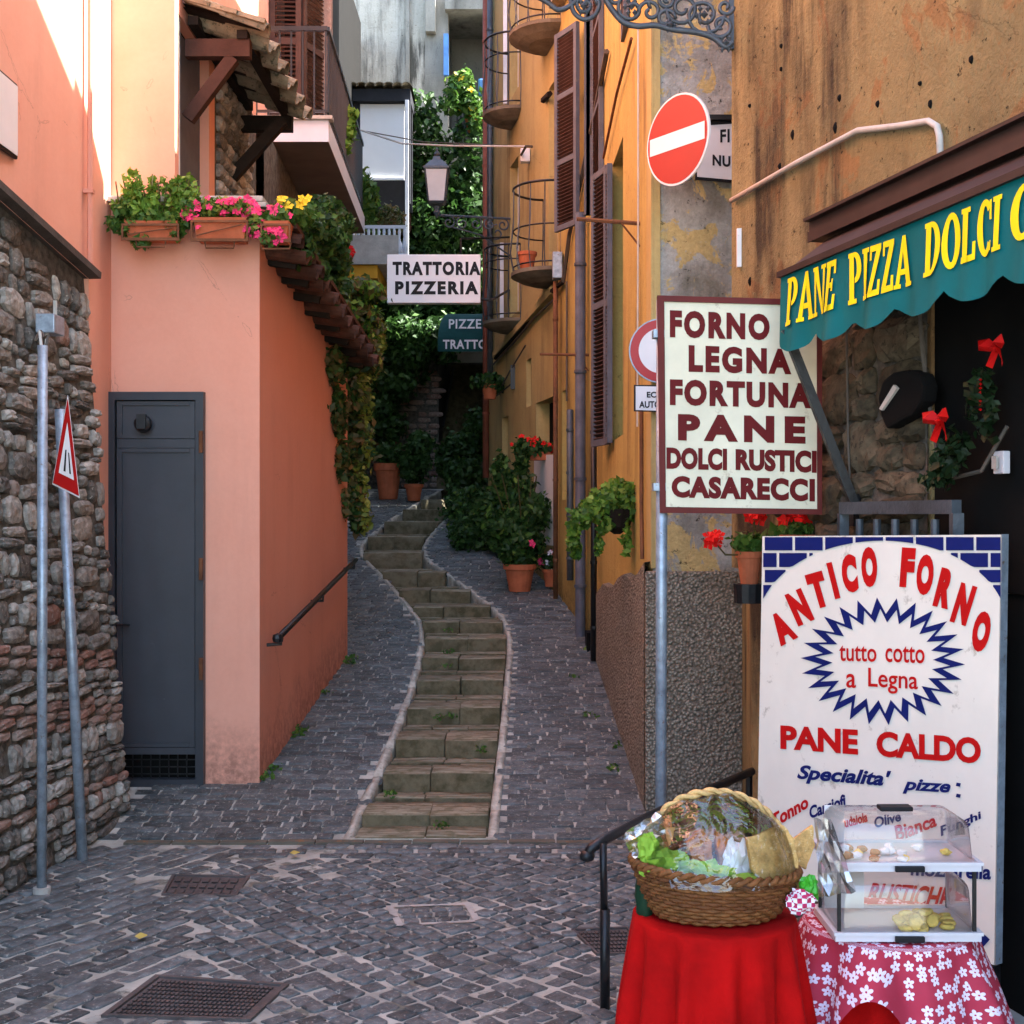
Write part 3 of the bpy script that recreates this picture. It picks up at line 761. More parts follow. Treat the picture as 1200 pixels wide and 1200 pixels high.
# grey metal door
dt = MB(); y = 7.05
dt.box((dl, y, dz0), (dl+.045, y+.06, dz1)); dt.box((dr-.045, y, dz0), (dr, y+.06, dz1)); dt.box((dl+.045, y, dz1-.045), (dr-.045, y+.06, dz1)); dt.box((dl+.045, y, dz0), (dr-.045, y+.06, dz0+.05))
door = dt.build('door', 'door_frame', pk)
X0, X1 = dl+.05, dr-.05
mb = MB(); y = 7.08
for a, b in ((2.03, 2.235), (.325, 1.975)):
    mb.box((X0+.002, y, a), (X1-.002, y+.02, b))
    # raised rim round each sheet
    for q in ((X0+.002, X0+.03, a, b), (X1-.03, X1-.002, a, b)): mb.box((q[0], y-.012, q[2]), (q[1], y-.001, q[3]))
    for q in ((a, a+.022), (b-.022, b)): mb.box((X0+.031, y-.012, q[0]), (X1-.031, y-.001, q[1]))
mb.box((X0+.002, y-.008, 1.978), (X1-.002, y+.02, 2.027)); mb.box((X0, y-.014, .285), (X1, y+.02, .322))
mb.build('panel', 'door_grey', door)
mb = MB(); mb.box((dl, 7.12, dz0), (dr, 7.14, dz1)); mb.build('dark_backing', 'dark_room', door)
mb = MB(); 
for i in range(9): mb.bar((X0+.03+i*.05, 7.10, .15), (X0+.03+i*.05, 7.10, .285), .006)
for i in range(3): mb.bar((X0, 7.10, .17+i*.04), (X1, 7.10, .17+i*.04), .006)
mb.build('grille', 'black_iron', door)
c = P(169, 497, 7.05); mb = MB(); mb.lathe([(.012, 0), (.035, .01), (.05, .03), (.045, .055), (.02, .07)], (0, 0, 0), 14, M=Matrix.Translation((c.x, 7.06, c.z))@Matrix.Rotation(R_(90), 4, 'X')); mb.bar((c.x, 7.0, c.z-.03), (c.x, 7.0, c.z+.05), .05, .03); mb.build('knob', 'black_iron', door)
mb = MB(); mb.bar((-2.18, 7.055, 1.0), (-2.11, 7.055, 1.0), .02, .012); mb.build('handle', 'black_iron', door)
for z in (.7, 1.25, 1.95):
    mb = MB(); mb.tube([(dr-.012, 7.04, z), (dr-.012, 7.04, z+.12)], .011, 8); mb.build('hinge', 'rust', door)
mb = MB(); mb.box((-2.3, 7.0, -.02), (-1.68, 7.12, .098)); mb.build('threshold', 'concrete', pk)
# door under the canopy
mb = MB(); mb.box((-1.945, 7.19, 3.2), (-1.925, 7.89, 4.4)); d2 = mb.build('door', 'shutter_grey', pk)
mb = MB(); mb.box((-1.92, 7.185, 3.2), (-1.875, 7.23, 4.41)); mb.build('frame', 'white_metal', d2)
# eave of brown barrel tiles along the side wall
tl = MB(); n = 7
for i in range(n+1):
    a = PI*i/n
tmb = MB(); Lt = .27
for rr, fl in ((.078, False),):
    vs = []
    for e in (0, 1):
        for i in range(n+1):
            a = PI*i/n; rad = rr*(1-.12*e); vs.append((e*Lt, math.cos(a)*rad, math.sin(a)*rad))
    for e in (0, 1):
        for i in range(n+1):
            a = PI*i/n; rad = rr*(1-.12*e)-.013; vs.append((e*Lt, math.cos(a)*rad, math.sin(a)*rad))
    m = n+1; fs = [(i, i+1, m+i+1, m+i) for i in range(n)]+[(2*m+i, 3*m+i, 3*m+i+1, 2*m+i+1) for i in range(n)]+[(i, 2*m+i, 2*m+i+1, i+1) for i in range(n)]+[(m+i, m+i+1, 3*m+i+1, 3*m+i) for i in range(n)]
    tmb.add(vs, fs)
tile_brown = tmb.mesh('roof_tile', 'brown_tile'); tile_old = tmb.mesh('roof_tile', 'old_tile')
for i in range(21):
    t = (i+.2)/20.5; y = 7.12+t*2.65; x = -1.40+.14*t; z = 3.13-.34*t
    inst(tile_brown, 'roof_tile', pk, (x-.03+rnd.uniform(-.01, .01), y, z+rnd.uniform(-.008, .008)+.02), (PI if i % 2 else 0, R_(10), rnd.uniform(-.04, .04)), (1, .95, .95))
for i in range(8):
    t = (i+.5)/8; y = 7.15+t*2.6; x = -1.40+.14*t; z = 3.10-.34*t
    mb = MB(); mb.bar((x-.02, y, z-.02), (x+.16, y, z-.05), .05, .045); mb.build('rafter_end', 'wood_dark', pk)
mb = MB(); a = Vector((-1.30, 7.1, 3.21)); b = Vector((-1.16, 9.8, 2.87)); mb.bar(a, b, .22, .03); mb.build('eave_bed', 'brown_tile', pk)
# door canopy: braced frame with tiled slope
Yn, Yf = 7.35, 8.75; xw, xe = -1.87, -1.60
beam = MB(); zb = 4.28
beam.bar((xw+.0, Yn, zb), (xe+.10, Yn, zb-.0), .07, .10); canopy = beam.build('door_canopy', 'wood_brown', pk)
def pc(name, a, b, w, h, mat='wood_brown'):
    m = MB(); m.bar(a, b, w, h); return m.build(name, mat, canopy)
pc('beam', (xw, Yf, zb), (xe+.10, Yf, zb), .07, .10, 'wood_dark')  # far and under timbers coloured near black in place of canopy shade
pc('purlin', (xe+.06, Yn-.05, zb+.07), (xe+.06, Yf+.1, zb+.07), .06, .05, 'wood_dark'); pc('purlin', (xw+.05, Yn-.05, zb+.15), (xw+.05, Yf+.1, zb+.15), .06, .05, 'wood_dark')
pc('brace', (xw+.01, Yn, 3.88), (xe-.0, Yn, zb-.05), .065, .07); pc('brace', (xw+.01, Yf-.25, 3.85), (xe+.08, Yf-.25, zb-.05), .065, .07, 'wood_dark')
mb = MB(); mb.quad((xw, Yn-.08, zb+.235), (xe+.16, Yn-.08, zb+.12), (xe+.16, Yf+.12, zb+.12), (xw, Yf+.12, zb+.235)); mb.quad((xw, Yn-.08, zb+.215), (xw, Yf+.12, zb+.215), (xe+.16, Yf+.12, zb+.10), (xe+.16, Yn-.08, zb+.10)); mb.build('boarding', 'wood_dark', canopy)
for i in range(11):
    y = Yn-.06+i*.155
    for j in range(2):
        inst(tile_old, 'roof_tile', canopy, (xw+.0+j*.22, y, zb+.245-j*.085+rnd.uniform(-.01, .01)), (PI if i % 2 else 0, R_(20)*(1), rnd.uniform(-.05, .05)), (1, .95, .9))
for j in range(3):
    m = MB(); m.box((0, 0, 0), (.16, .10, .025)); s = m.mesh('slab', 'old_tile'); inst(s, 'roof_tile', canopy, (xw+.01+j*.155, Yn-.14, zb+.235-j*.045), (0, R_(16), rnd.uniform(-.1, .1)))
# street name plaque at the left edge
pl = Plane((f(5.78)+.012, 5.78, 3.5), (-.105, -1, 0), (0, 0, 1))
mb = MB(); mb.box((f(5.92)-.0, 5.50, 3.25), (f(5.92)+.02, 5.93, 3.60)); o = mb.build('wall_plaque', 'letter_black', None, bevel=.012)
tag(o, 'white rounded plaque with dark rim on the pink wall at the left edge', 'plaque')
mb = MB(); mb.box((f(5.92)+.0205, 5.515, 3.265), (f(5.92)+.024, 5.915, 3.585)); mb.build('face', 'sign_white', o)

# handrail on the pink side wall
a = P(313, 748, 7.12)+Vector((.06, 0, 0)); b = P(411, 656, 9.72)+Vector((.04, 0, 0))
hr = thing('handrail', 'short black handrail on the pink side wall', 'handrail', tuple(a))
mb = MB(); mb.tube([a, b], .018, 8); mb.build('rail', 'black_iron', hr, smooth=True)
for s in (.03, .5, .97):
    p = a.lerp(b, s); mb = MB(); mb.tube([p, p+Vector((-.0, 0, -.05)), p+Vector((-.08, 0, -.055))], .01, 6); mb.build('bracket', 'black_iron', hr)
mb = MB(); mb.lathe([(.0, -.03), (.028, -.02), (.032, 0), (.028, .02), (.0, .03)], tuple(a), 10); mb.build('end_knob', 'black_iron', hr)

# flower boxes
def flowerbox(u0, u1, vt, vb, Y, label, fl, seed, big):
    a, b = P(u0, vt, Y), P(u1, vb, Y); t = thing('flower_box', label, 'flower box', (a.x, Y, b.z), 'flower boxes on the pink ledge')
    m = MB(); k = .018; x0, x1, z0, z1 = a.x, b.x, b.z, a.z; ya, yb = Y-.07, Y+.07
    m.add([(x0+k, ya+k, z0), (x1-k, ya+k, z0), (x1-k, yb-k, z0), (x0+k, yb-k, z0), (x0, ya, z1), (x1, ya, z1), (x1, yb, z1), (x0, yb, z1), (x0+k, ya+k, z1-.02), (x1-k, ya+k, z1-.02), (x1-k, yb-k, z1-.02), (x0+k, yb-k, z1-.02)],
          [(0,3,2,1),(0,1,5,4),(1,2,6,5),(2,3,7,6),(3,0,4,7),(4,5,9,8),(5,6,10,9),(6,7,11,10),(7,4,8,11)])
    m.build('box', 'terracotta', t)
    m = MB(); m.quad((x0+k, ya+k, z1-.02), (x1-k, ya+k, z1-.02), (x1-k, yb-k, z1-.02), (x0+k, yb-k, z1-.02)); m.build('soil', 'soil', t)
    m = MB(); m.box((x0-.012, ya-.014, z0-.012), (x1+.012, ya-.004, z0+.004)); m.box((x0-.012, ya-.014, z1-.03), (x1+.012, ya-.006, z1-.018))
    for x in (x0-.006, x1+.006): m.box((x-.005, ya-.014, z0+.004), (x+.005, ya-.004, z1-.03))
    xm = (x0+x1)/2; m.tube([(xm-.08, ya+.0, z0-.012), (xm-.075, ya, z0-.045), (xm+.075, ya, z0-.045), (xm+.08, ya, z0-.012)], .005, 5)
    m.tube([(x0+.02, ya-.01, z0+.02), (x1-.02, ya-.01, z1-.04)], .004, 5)
    m.build('bracket', 'rust', t); return t
b1 = flowerbox(150, 212, 262, 283, 6.97, 'leftmost terracotta flower box with tall leafy green plants on the pink ledge', None, 1, 1)
B1 = [(P(150, 240, 7.0), (.14, .10, .13)), (P(185, 225, 7.0), (.17, .11, .15)), (P(215, 238, 7.02), (.09, .08, .09)), (P(140, 262, 6.95), (.09, .08, .10)), (P(205, 210, 7.05), (.12, .08, .07)), (P(160, 275, 6.9), (.10, .05, .06)), (P(213, 270, 6.93), (.06, .05, .05))]
sp_ = []
for i in range(34):
    u = rnd.uniform(138, 222); p = P(u, 258, 6.98+rnd.uniform(-.06, .08)); hh = rnd.uniform(.12, .27)*(1.0 if u > 150 else .7); dx = rnd.uniform(-.05, .05)
    for k in range(5): sp_.append((p+Vector((dx*k/4, 0, hh*(k+.8)/5)), (.022+.012*(k % 2), .03, .022)))
leaves('foliage', b1, 'leaf_bright', sp_, 1500, .026, 1); leaves('foliage', b1, 'leaf_mid', [(P(u, v, 6.94), (.05, .05, .05)) for u, v in ((135, 262), (150, 270), (160, 258), (178, 255), (200, 258), (145, 245), (214, 262), (165, 282), (205, 272), (222, 240))], 900, .026, 2)
m = MB()
for i in range(16):
    p = P(145+i*5, 255, 7.0); q = P(138+i*6+rnd.uniform(-4, 4), rnd.uniform(200, 225), 7.0); m.tube([p, p.lerp(q, .5)+Vector((rnd.uniform(-.02, .02), 0, 0)), q], .004, 4)
m.build('stem', 'stem', b1, kind='stuff')
b2 = flowerbox(230, 292, 258, 284, 6.97, 'middle terracotta flower box with pink petunias and a cross braced bracket', None, 2, 0)
B2 = [(P(250, 245, 6.98), (.13, .09, .06)), (P(280, 245, 6.98), (.10, .09, .05)), (P(297, 262, 6.95), (.05, .06, .08)), (P(228, 252, 6.95), (.06, .05, .06))]
leaves('foliage', b2, 'leaf_yellow', B2, 380, .026, 3); leaves('foliage', b2, 'leaf_mid', B2, 330, .026, 4)
flowers('blossoms', b2, 'petal_pink', rpts(B2, 55, 3)+[P(270, 233, 6.9), P(266, 236, 6.9), P(274, 237, 6.9), P(232, 266, 6.88), P(302, 275, 6.88)], .024)
b3 = flowerbox(311, 341, 262, 285, 6.97, 'small terracotta pot with pink and yellow flowers at the corner of the pink ledge', None, 3, 0)
B3 = [(P(320, 258, 6.98), (.09, .08, .07)), (P(338, 248, 7.1), (.10, .1, .07)), (P(318, 278, 6.9), (.06, .04, .04)), (P(356, 252, 7.3), (.08, .1, .08))]
leaves('foliage', b3, 'leaf_mid', B3, 700, .030, 5)
flowers('blossoms', b3, 'petal_pink', rpts(B3[:1]+B3[2:3], 24, 5), .024); flowers('yellow_blossoms', b3, 'petal_yellow', [P(u, v, 7.0) for u, v in ((328, 236), (331, 233), (354, 234), (352, 240), (357, 238), (361, 233), (338, 241), (334, 244))], .028)
sh = thing('shrub', 'dense dark green shrub spilling over the brown tiled eave', 'shrub', (-1.25, 8.2, 3.0))
S = [(P(355, 262, 7.6), (.12, .2, .10)), (P(372, 270, 8.1), (.15, .25, .13)), (P(385, 285, 8.6), (.14, .3, .16)), (P(395, 262, 9.2), (.12, .25, .11)), (P(392, 305, 8.9), (.10, .3, .12)), (P(375, 245, 8.6), (.14, .2, .09))]
S += [(P(u, v, Y), (.09, .12, .09)) for u, v, Y in ((352, 292, 7.35), (368, 315, 7.8), (384, 342, 8.4), (398, 372, 9.0), (404, 400, 9.4), (398, 335, 8.9), (405, 430, 9.7))]
leaves('foliage', sh, 'leaf_dark', S, 4200, .034, 6); leaves('foliage', sh, 'leaf_mid', S, 900, .034, 7); flowers('blossoms', sh, 'petal_red', rpts(S, 8, 8), .026)
# hanging creeper beyond the pink corner
vn = thing('hanging_creeper', 'long yellowish creeper hanging behind the far corner of the pink wall', 'creeper', (-1.35, 10.4, 1.4))
V = [(P(393, 430, 9.2), (.06, .3, .16)), (P(397, 485, 9.35), (.055, .28, .18)), (P(401, 540, 9.5), (.045, .24, .16)), (P(405, 590, 9.65), (.035, .15, .12)), (P(425, 342, 10.3), (.17, .35, .09)), (P(418, 375, 10.3), (.18, .35, .16)), (P(424, 420, 10.3), (.17, .3, .20)), (P(415, 470, 10.2), (.14, .3, .22)), (P(417, 520, 10.2), (.14, .3, .24)), (P(413, 570, 10.1), (.11, .25, .22)), (P(420, 605, 10.1), (.07, .2, .14)), (P(437, 395, 10.5), (.08, .25, .18))]
leaves('foliage', vn, 'leaf_rusty', V, 3600, .042, 9); leaves('foliage', vn, 'leaf_dark', V, 2300, .042, 13)
leaves('bright_foliage', vn, 'leaf_bright', V[4:6]+V[11:], 1100, .04, 10); leaves('yellow_foliage', vn, 'leaf_yellow', [(c+Vector((.06, -.05, 0)), (r[0]*.7, r[1]*.6, r[2])) for c, r in V[6:]], 900, .036, 11)

# ---- poles and signs on the left
base = G(49, 1045); base.z = 0; base.y = 5.42; base.x = (49-600)/F*5.42
top = P(50, 405, 5.42); 
pp = thing('pole', 'tall upright galvanised conduit pole rising to the cable box on the stone wall', 'pole', tuple(base))
mb = MB(); mb.tube([base-Vector((0, 0, .02)), top], .021, 12); mb.build('shaft', 'galvanised', pp, smooth=True)
mb = MB(); mb.tube([base+Vector((0, 0, -.02)), base+Vector((0, 0, .03))], .036, 12); mb.build('foot', 'concrete', pp)
mb = MB()
mb.tube([top+Vector((0, 0, -.05)), top+Vector((-.02, .02, .06)), P(42, 398, 5.8), P(47, 388, 6.0)], .007, 5)
mb.build('cable', 'pale_cable', pp); mb = MB(); mb.tube([top+Vector((.005, 0, -.05)), top+Vector((.01, .04, .05)), P(52, 396, 5.6), P(48, 388, 5.7)], .006, 5)
mb.build('cable', 'cable', pp)
cb = thing('junction_box', 'small grey electrical box with cables on the stone wall', 'junction box', tuple(P(50, 380, 6.1)))
c = P(50, 381, 6.1); c.x = wx(6.1, c.z)+.05; mb = MB(); mb.box(c-Vector((.04, .07, .045)), c+Vector((.05, .07, .045))); mb.build('box', 'galvanised', cb, bevel=.006)
mb = MB(); mb.tube([c+Vector((0, .08, .04)), c+Vector((0, .08, .13))], .01, 6); mb.build('conduit', 'pale_cable', cb); mb = MB(); mb.tube([c+Vector((0, -.03, -.04)), c+Vector((0, -.05, -.15)), c+Vector((.0, -.02, -.2))], .008, 5); mb.build('conduit', 'pale_cable', cb)
Yp = 5.95; b0 = P(97, 980, Yp); b0.z = .06; b0.x = (97-600)/F*Yp; t0 = P(70, 480, 6.05)
sp = thing('leaning_sign', 'red bordered triangular warning sign on a leaning steel pole against the stone wall', 'road sign', tuple(b0))
mb = MB(); mb.tube([b0-Vector((0, 0, .08)), t0], .024, 12); mb.build('shaft', 'galvanised', sp, smooth=True)
pl = Plane(P(78, 540, 5.80), (1, .9, -.0), (0, 0, 1)); TR = [(79.5, 468), (62.5, 566), (92.5, 581)]
mb = MB(); pl.slab(mb, TR, .006); tri = mb.build('triangle_plate', 'sign_red', sp)
cen = (78, 543)
inn = lambda k, dy=0: [(cen[0]+(u-cen[0])*k, cen[1]+(v-cen[1])*k+dy) for u, v in TR]
mb = MB(); pl.slab(mb, inn(1.07), .003, -.0065); mb.build('edge', 'sign_white', sp)
mb = MB(); pl.poly(mb, inn(.60, -3)); mb.build('white_field', 'sign_white', tri)
mb = MB(); pl.poly(mb, [(76.5, 527), (78.0, 527), (76.8, 553), (74.4, 552)], .004); pl.poly(mb, [(79.8, 530), (81.0, 531), (83.2, 556), (81.2, 555)], .004); mb.build('symbol', 'letter_black', tri)
simple('cast_dark', (.022, .023, .028), .6)
simple('balcony_stone', (.15, .125, .09), .9, var=.4, bump=.5)
simple('blind_white', (.86, .87, .88), .6, var=.02)
# ============================================================ ORANGE HOUSE (right of the steps)
def fseg(a, b, u):
    k = (u-600)/F; d = b-a; t = (k*a.y-a.x)/(d.x-k*d.y); p = a+d*t; return p
fA = lambda u: fseg(A0, A1, u); fM = lambda u: fseg(A1, A2, u); fB = lambda u: fseg(A2, A3, u)
def on(u): return fA(u) if u >= 699 else (fM(u) if u >= 655 else fB(u))
def PW(u, v, out=0.0):
    p = on(u); seg = (A0, A1) if u >= 699 else ((A1, A2) if u >= 655 else (A2, A3)); d = (seg[1]-seg[0]).normalized(); n = Vector((-d.y, d.x))
    q = p+n*out; return Vector((q.x, q.y, EYE-(v-HZ)*p.y/F))
oh = thing('orange_house', 'tall ochre plastered house with grey shutters and small round balconies right of the steps', 'house', (.6, 10, 0))
def holeat(seg, Ya, Yb, z0, z1):
    a, b = seg; L = (b-a).length; k = L/(b.y-a.y); return ((Ya-a.y)*k, (Yb-a.y)*k, z0, z1)
mb = MB(); facade(mb, A0, A1, -.1, 6.25, [holeat((A0, A1), 8.15, 8.85, 2.12, 4.02)], .14, side=1); mb.build('near_wall', 'ochre_plaster', oh)
mb = MB(); facade(mb, A1, A2, .2, 6.9, [holeat((A1, A2), 10.25, 10.62, 4.0, 5.7), holeat((A1, A2), 11.55, 11.8, 1.75, 2.75)], .14, side=1)
for sgn in (1,):
    mb.quad((A0.x, A0.y, 6.25), (A1.x, A1.y, 6.25), (A1.x+4, A1.y, 6.3), (A0.x+4, A0.y, 6.3))
mb.build('middle_wall', 'ochre_plaster', oh)
HB = [holeat((A2, A3), 12.05, 12.45, 4.0, 5.75), holeat((A2, A3), 12.1, 12.5, 6.3, 8.0), holeat((A2, A3), 14.0, 14.5, 3.85, 5.55), holeat((A2, A3), 14.0, 14.5, 6.3, 8.0), holeat((A2, A3), 12.25, 13.05, 2.2, 2.75), holeat((A2, A3), 14.6, 15.0, 1.35, 2.75), holeat((A2, A3), 13.3, 13.55, 2.75, 3.25)]
mb = MB(); facade(mb, A2, A3, .3, 11.2, HB, .16, side=1); mb.build('far_wall', 'pale_ochre', oh)  # top raised out of view to shade the ivy and cream house
mb = MB(); e = 1.06
mb.prism([(A0.x+.2, A0.y+.02), (4, A0.y+.02), (4, 18), (A3.x+.35, 18), (A3.x+.25, 16.02), (A2.x+.25, 12.1), (A1.x+.22, 10.15)], 0, 6.2)
mb.prism([(4, 11.8), (4, 18), (A3.x+.35, 18), (A3.x+.25, 16.02), (A2.x+.25, 12.05)], 6.21, 11.1); mb.build('core', 'dark_room', oh)  # hidden bodies that stop light leaking through the wall sheets
mb = MB(); mb.quad((A3.x, A3.y, 0), (A3.x+.3, 18, 0), (A3.x+.3, 18, 11.2), (A3.x, A3.y, 11.2))
mb.quad((A2.x, A2.y, 7.1), (4, 11.9, 7.1), (4, 11.9, 11.2), (A2.x, A2.y, 11.2)); mb.build('end_wall', 'ochre_plaster', oh)
mb = MB(); mb.prism([(A0.x+(A1.x-A0.x)*.18+.02, 7.30), (4, 7.30), (4, 12.0), (A2.x+.02, 11.98), (A1.x+.02, 10.1)], 6.22, 7.9); mb.build('shading_storey', 'ochre_plaster', oh)  # unseen mass added to keep sun off the canopy and doorway
mb = MB(); mb.prism([(A2.x-.18, A2.y-.2), (4.2, 11.6), (4.2, 18), (A3.x-.15, 18), (A3.x-.2, 15.95)], 11.2, 11.32); mb.prism([(A0.x-.10, A0.y+.42), (4.2, A0.y-.02), (4.2, 12), (A2.x-.10, 11.75), (A1.x-.10, 10.1)], 6.26, 6.34); mb.build('shading_roof', 'old_tile', oh)  # out of view, heights chosen for where sun and shade fall
# roughcast plinth
mb = MB()
n = 10
for i in range(n):
    ya, yb = 6.68+(10.1-6.68)*i/n, 6.68+(10.1-6.68)*(i+1)/n
    za, zb = [1.33-(y-6.7)*.10+.03*math.sin(y*5) for y in (ya, yb)]
    xa, xb = [A0.x+(A1.x-A0.x)*(y-6.7)/3.4-.045 for y in (ya, yb)]
    mb.quad((xa, ya, -.1), (xb, yb, -.1), (xb, yb, zb), (xa, ya, za)); mb.quad((xa, ya, za), (xb, yb, zb), (xb+.05, yb, zb+.01), (xa+.05, ya, za+.01))
mb.build('roughcast_plinth', 'roughcast', oh)
# corner pier with peeling plaster facing the street
YP = 6.66
mb = MB(); xr = 1.40
mb.quad((A0.x, YP, 1.2), (xr, YP, 1.2), (xr, YP, 7.0), (A0.x, YP, 7.0)); mb.quad((A0.x, YP, 1.2), (A0.x, YP, 7.0), (A0.x, YP+.05, 7.0), (A0.x, YP+.05, 1.2)); mb.build('pier_wall', 'peeling_plaster', oh)
mb = MB(); mb.box((A0.x-.045, YP-.05, -.1), (1.32, YP-.004, 1.315)); mb.build('pier_plinth', 'roughcast', oh, bevel=.012)
mb = MB(); mb.box((A0.x-.0, YP-.012, 1.33), (A0.x+.035, YP-.001, 6.25)); mb.box((A0.x-.012, YP-.012, 1.33), (A0.x-.001, YP+.22, 6.25)); mb.build('corner_render', 'pale_ochre', oh)
# shutters
def shutter(p0, p1, z0, z1, th=.035, bars=(.33, .66), name='shutter'):
    p0 = Vector((*p0, 0)); p1 = Vector((*p1, 0)); d = (p1-p0); L = d.length; d.normalize(); n = Vector((-d.y, d.x, 0))
    M = Matrix((d, n, Vector((0, 0, 1)))).transposed().to_4x4(); M.translation = p0
    mb = MB(); s = .045
    mb.box((0, -th/2, z0), (s, th/2, z1), M); mb.box((L-s, -th/2, z0), (L, th/2, z1), M)
    zs = [z0]+[z0+(z1-z0)*k for k in bars]+[z1-s]
    for z in zs: mb.box((s, -th/2+.002, z), (L-s, th/2-.002, z+s), M)
    o = mb.build(name, 'shutter_grey', oh)
    mb = MB(); z = z0+s
    while z < z1-s:
        Ms = M@Matrix.Translation((0, 0, z))@Matrix.Rotation(R_(38), 4, 'X'); mb.box((s, -.018, -.003), (L-s, .018, .003), Ms); z += .03
    mb.build('slats', 'shutter_brown', o, kind='stuff'); return o
shutter((.545, 10.6), (.375, 10.92), 4.02, 5.70)
shutter((.64, 9.98), (.66, 9.45), 4.05, 5.95)
shutter((.575, 10.2), (.635, 10.2), 4.0, 5.9, bars=())
shutter((.668, 8.92), (.585, 9.22), 2.10, 4.05, bars=(.5,))
shutter((.705, 8.1), (.69, 7.75), 4.6, 6.2)
shutter((.66, 8.88), (.665, 8.7), 2.1, 4.0, bars=(.5,))
def pane(seg, Ya, Yb, z0, z1, k=.15, mat='dark_glass', frame=True):
    a, b = seg; d = (b-a).normalized(); n = Vector((-d.y, d.x)); kk = (b-a).length/(b.y-a.y)
    p = a+d*((Ya-a.y)*kk)-n*(k-.02); q = a+d*((Yb-a.y)*kk)-n*(k-.02)
    mb = MB(); mb.quad((p.x, p.y, z0), (q.x, q.y, z0), (q.x, q.y, z1), (p.x, p.y, z1)); o = mb.build('window', mat, oh)
    if frame:
        mb = MB(); r = n*.02
        for (s, t) in (((p), (z0, z1)), ((q), (z0, z1)), (((p+q)/2), (z0, z1))):
            c = s+r; mb.bar((c.x, c.y, t[0]), (c.x, c.y, t[1]), .04)
        for z in (z0+.02, (z0+z1)/2, z1-.02): mb.bar((p.x+r.x, p.y+r.y, z), (q.x+r.x, q.y+r.y, z), .035)
        mb.build('frame', 'white_paint', o)
pane((A0, A1), 8.15, 8.85, 2.12, 4.02, .14); pane((A1, A2), 10.25, 10.62, 4, 5.7, .14)
pane((A2, A3), 12.05, 12.45, 4, 5.75); pane((A2, A3), 12.1, 12.5, 6.3, 8); pane((A2, A3), 14, 14.5, 3.85, 5.55); pane((A2, A3), 14, 14.5, 6.3, 8)
pane((A1, A2), 11.55, 11.8, 1.75, 2.75, .14, 'dark_room', False); pane((A2, A3), 12.25, 13.05, 2.2, 2.75, .16, 'dark_room', False); pane((A2, A3), 14.6, 15, 1.35, 2.75, .16, 'dark_room', False); pane((A2, A3), 13.3, 13.55, 2.75, 3.25, .16, 'dark_room', False)
# white door casings (pale uprights)
for u, v0, v1 in ((595, -5, 122), (591, 285, 378)):
    a, b = PW(u, v0, .03), PW(u, v1, .03); mb = MB(); mb.bar(a, b, .045); mb.build('white_pipe', 'white_metal', oh)
# balconies
def balcony(Yc, z, r, rail, hgt=.80, n=8):
    a, b = A2, A3; kk = (Yc-a.y)/(b.y-a.y); c = a+(b-a)*kk; d = (b-a).normalized(); nr = Vector((-d.y, d.x))
    def W(ang, rad, zz): q = c+d*(math.cos(ang)*rad)+nr*(math.sin(ang)*rad*.95+.005); return Vector((q.x, q.y, zz))
    m = MB(); N = 12; prof = [(.55, z-.11), (.8, z-.08), (1.0, z-.04), (1.03, z-.035), (1.03, z)]
    vs = [W(PI*i/N, r*k, zz) for k, zz in prof for i in range(N+1)]; M_ = N+1
    fs = [(j*M_+i, j*M_+i+1, (j+1)*M_+i+1, (j+1)*M_+i) for j in range(len(prof)-1) for i in range(N)]
    fs += [tuple(range(M_))[::-1], tuple(range((len(prof)-1)*M_, len(prof)*M_))]
    m.add(vs, fs); o = m.build('balcony', 'balcony_stone', oh)
    for zz, rad in ((z+hgt, .012), (z+hgt*rail, .008), (z+.05, .008)):
        m = MB(); m.tube([W(PI*i/N, r*.97, zz) for i in range(N+1)], rad, 6); m.build('rail', 'black_iron', o, smooth=True)
    for i in range(n+1):
        an = PI*i/n; m = MB(); m.tube([W(an, r*.97, z), W(an, r*1.06, z+hgt*.25), W(an, r*.98, z+hgt*.6), W(an, r*.97, z+hgt)], .006, 4); m.build('baluster', 'grey_iron', o)
balcony(14.2, 6.05, .36, .72); balcony(12.3, 3.93, .40, .5); balcony(12.3, 6.22, .42, .5); balcony(14.2, 3.75, .36, .8)
# pipes
def pipe(name, u, v0, v1, out, r, mat, elbow=None, n=10):
    a, b = PW(u, v0, out), PW(u, v1, out); b.x, b.y = a.x, a.y; pts = [a, b]
    if elbow: pts += [b+Vector((-.03, -.04, -.06)), b+Vector((-.10, -.14, -.10))]
    m = MB(); m.tube(pts, r, n); o = m.build(name, mat, oh, smooth=True)
    for k in (.12, .37, .62, .87):
        p = a.lerp(b, k); m = MB(); m.tube([p-Vector((0, 0, .012)), p+Vector((0, 0, .012))], r*1.18, n); m.build('pipe_clamp', mat, o)
pipe('downpipe', 690, 250, 752, .07, .043, 'dark_pipe', True); pipe('downpipe', 658.5, 330, 705, .06, .022, 'rust'); pipe('waste_pipe', 705, 470, 775, .06, .024, 'black_iron')
pipe('downpipe', 574, -20, 560, .05, .04, 'red_pipe'); pipe('downpipe', 580, -20, 440, .06, .035, 'grey_iron')
pipe('conduit', 672, 480, 680, .03, .03, 'grey_iron'); 
def runcable(pts, r=.007, mat='cable', out=.03):
    m = MB(); m.tube([PW(u, v, out) for u, v in pts], r, 5); m.build('cable', mat, oh)
runcable([(746, 45), (728, 110), (712, 185)], .010, 'rust'); runcable([(716, 60), (700, 140), (684, 215), (671, 275), (664, 330)], .02, 'cable'); runcable([(664, 330), (640, 350), (615, 385), (583, 420)], .022, 'wood_dark')
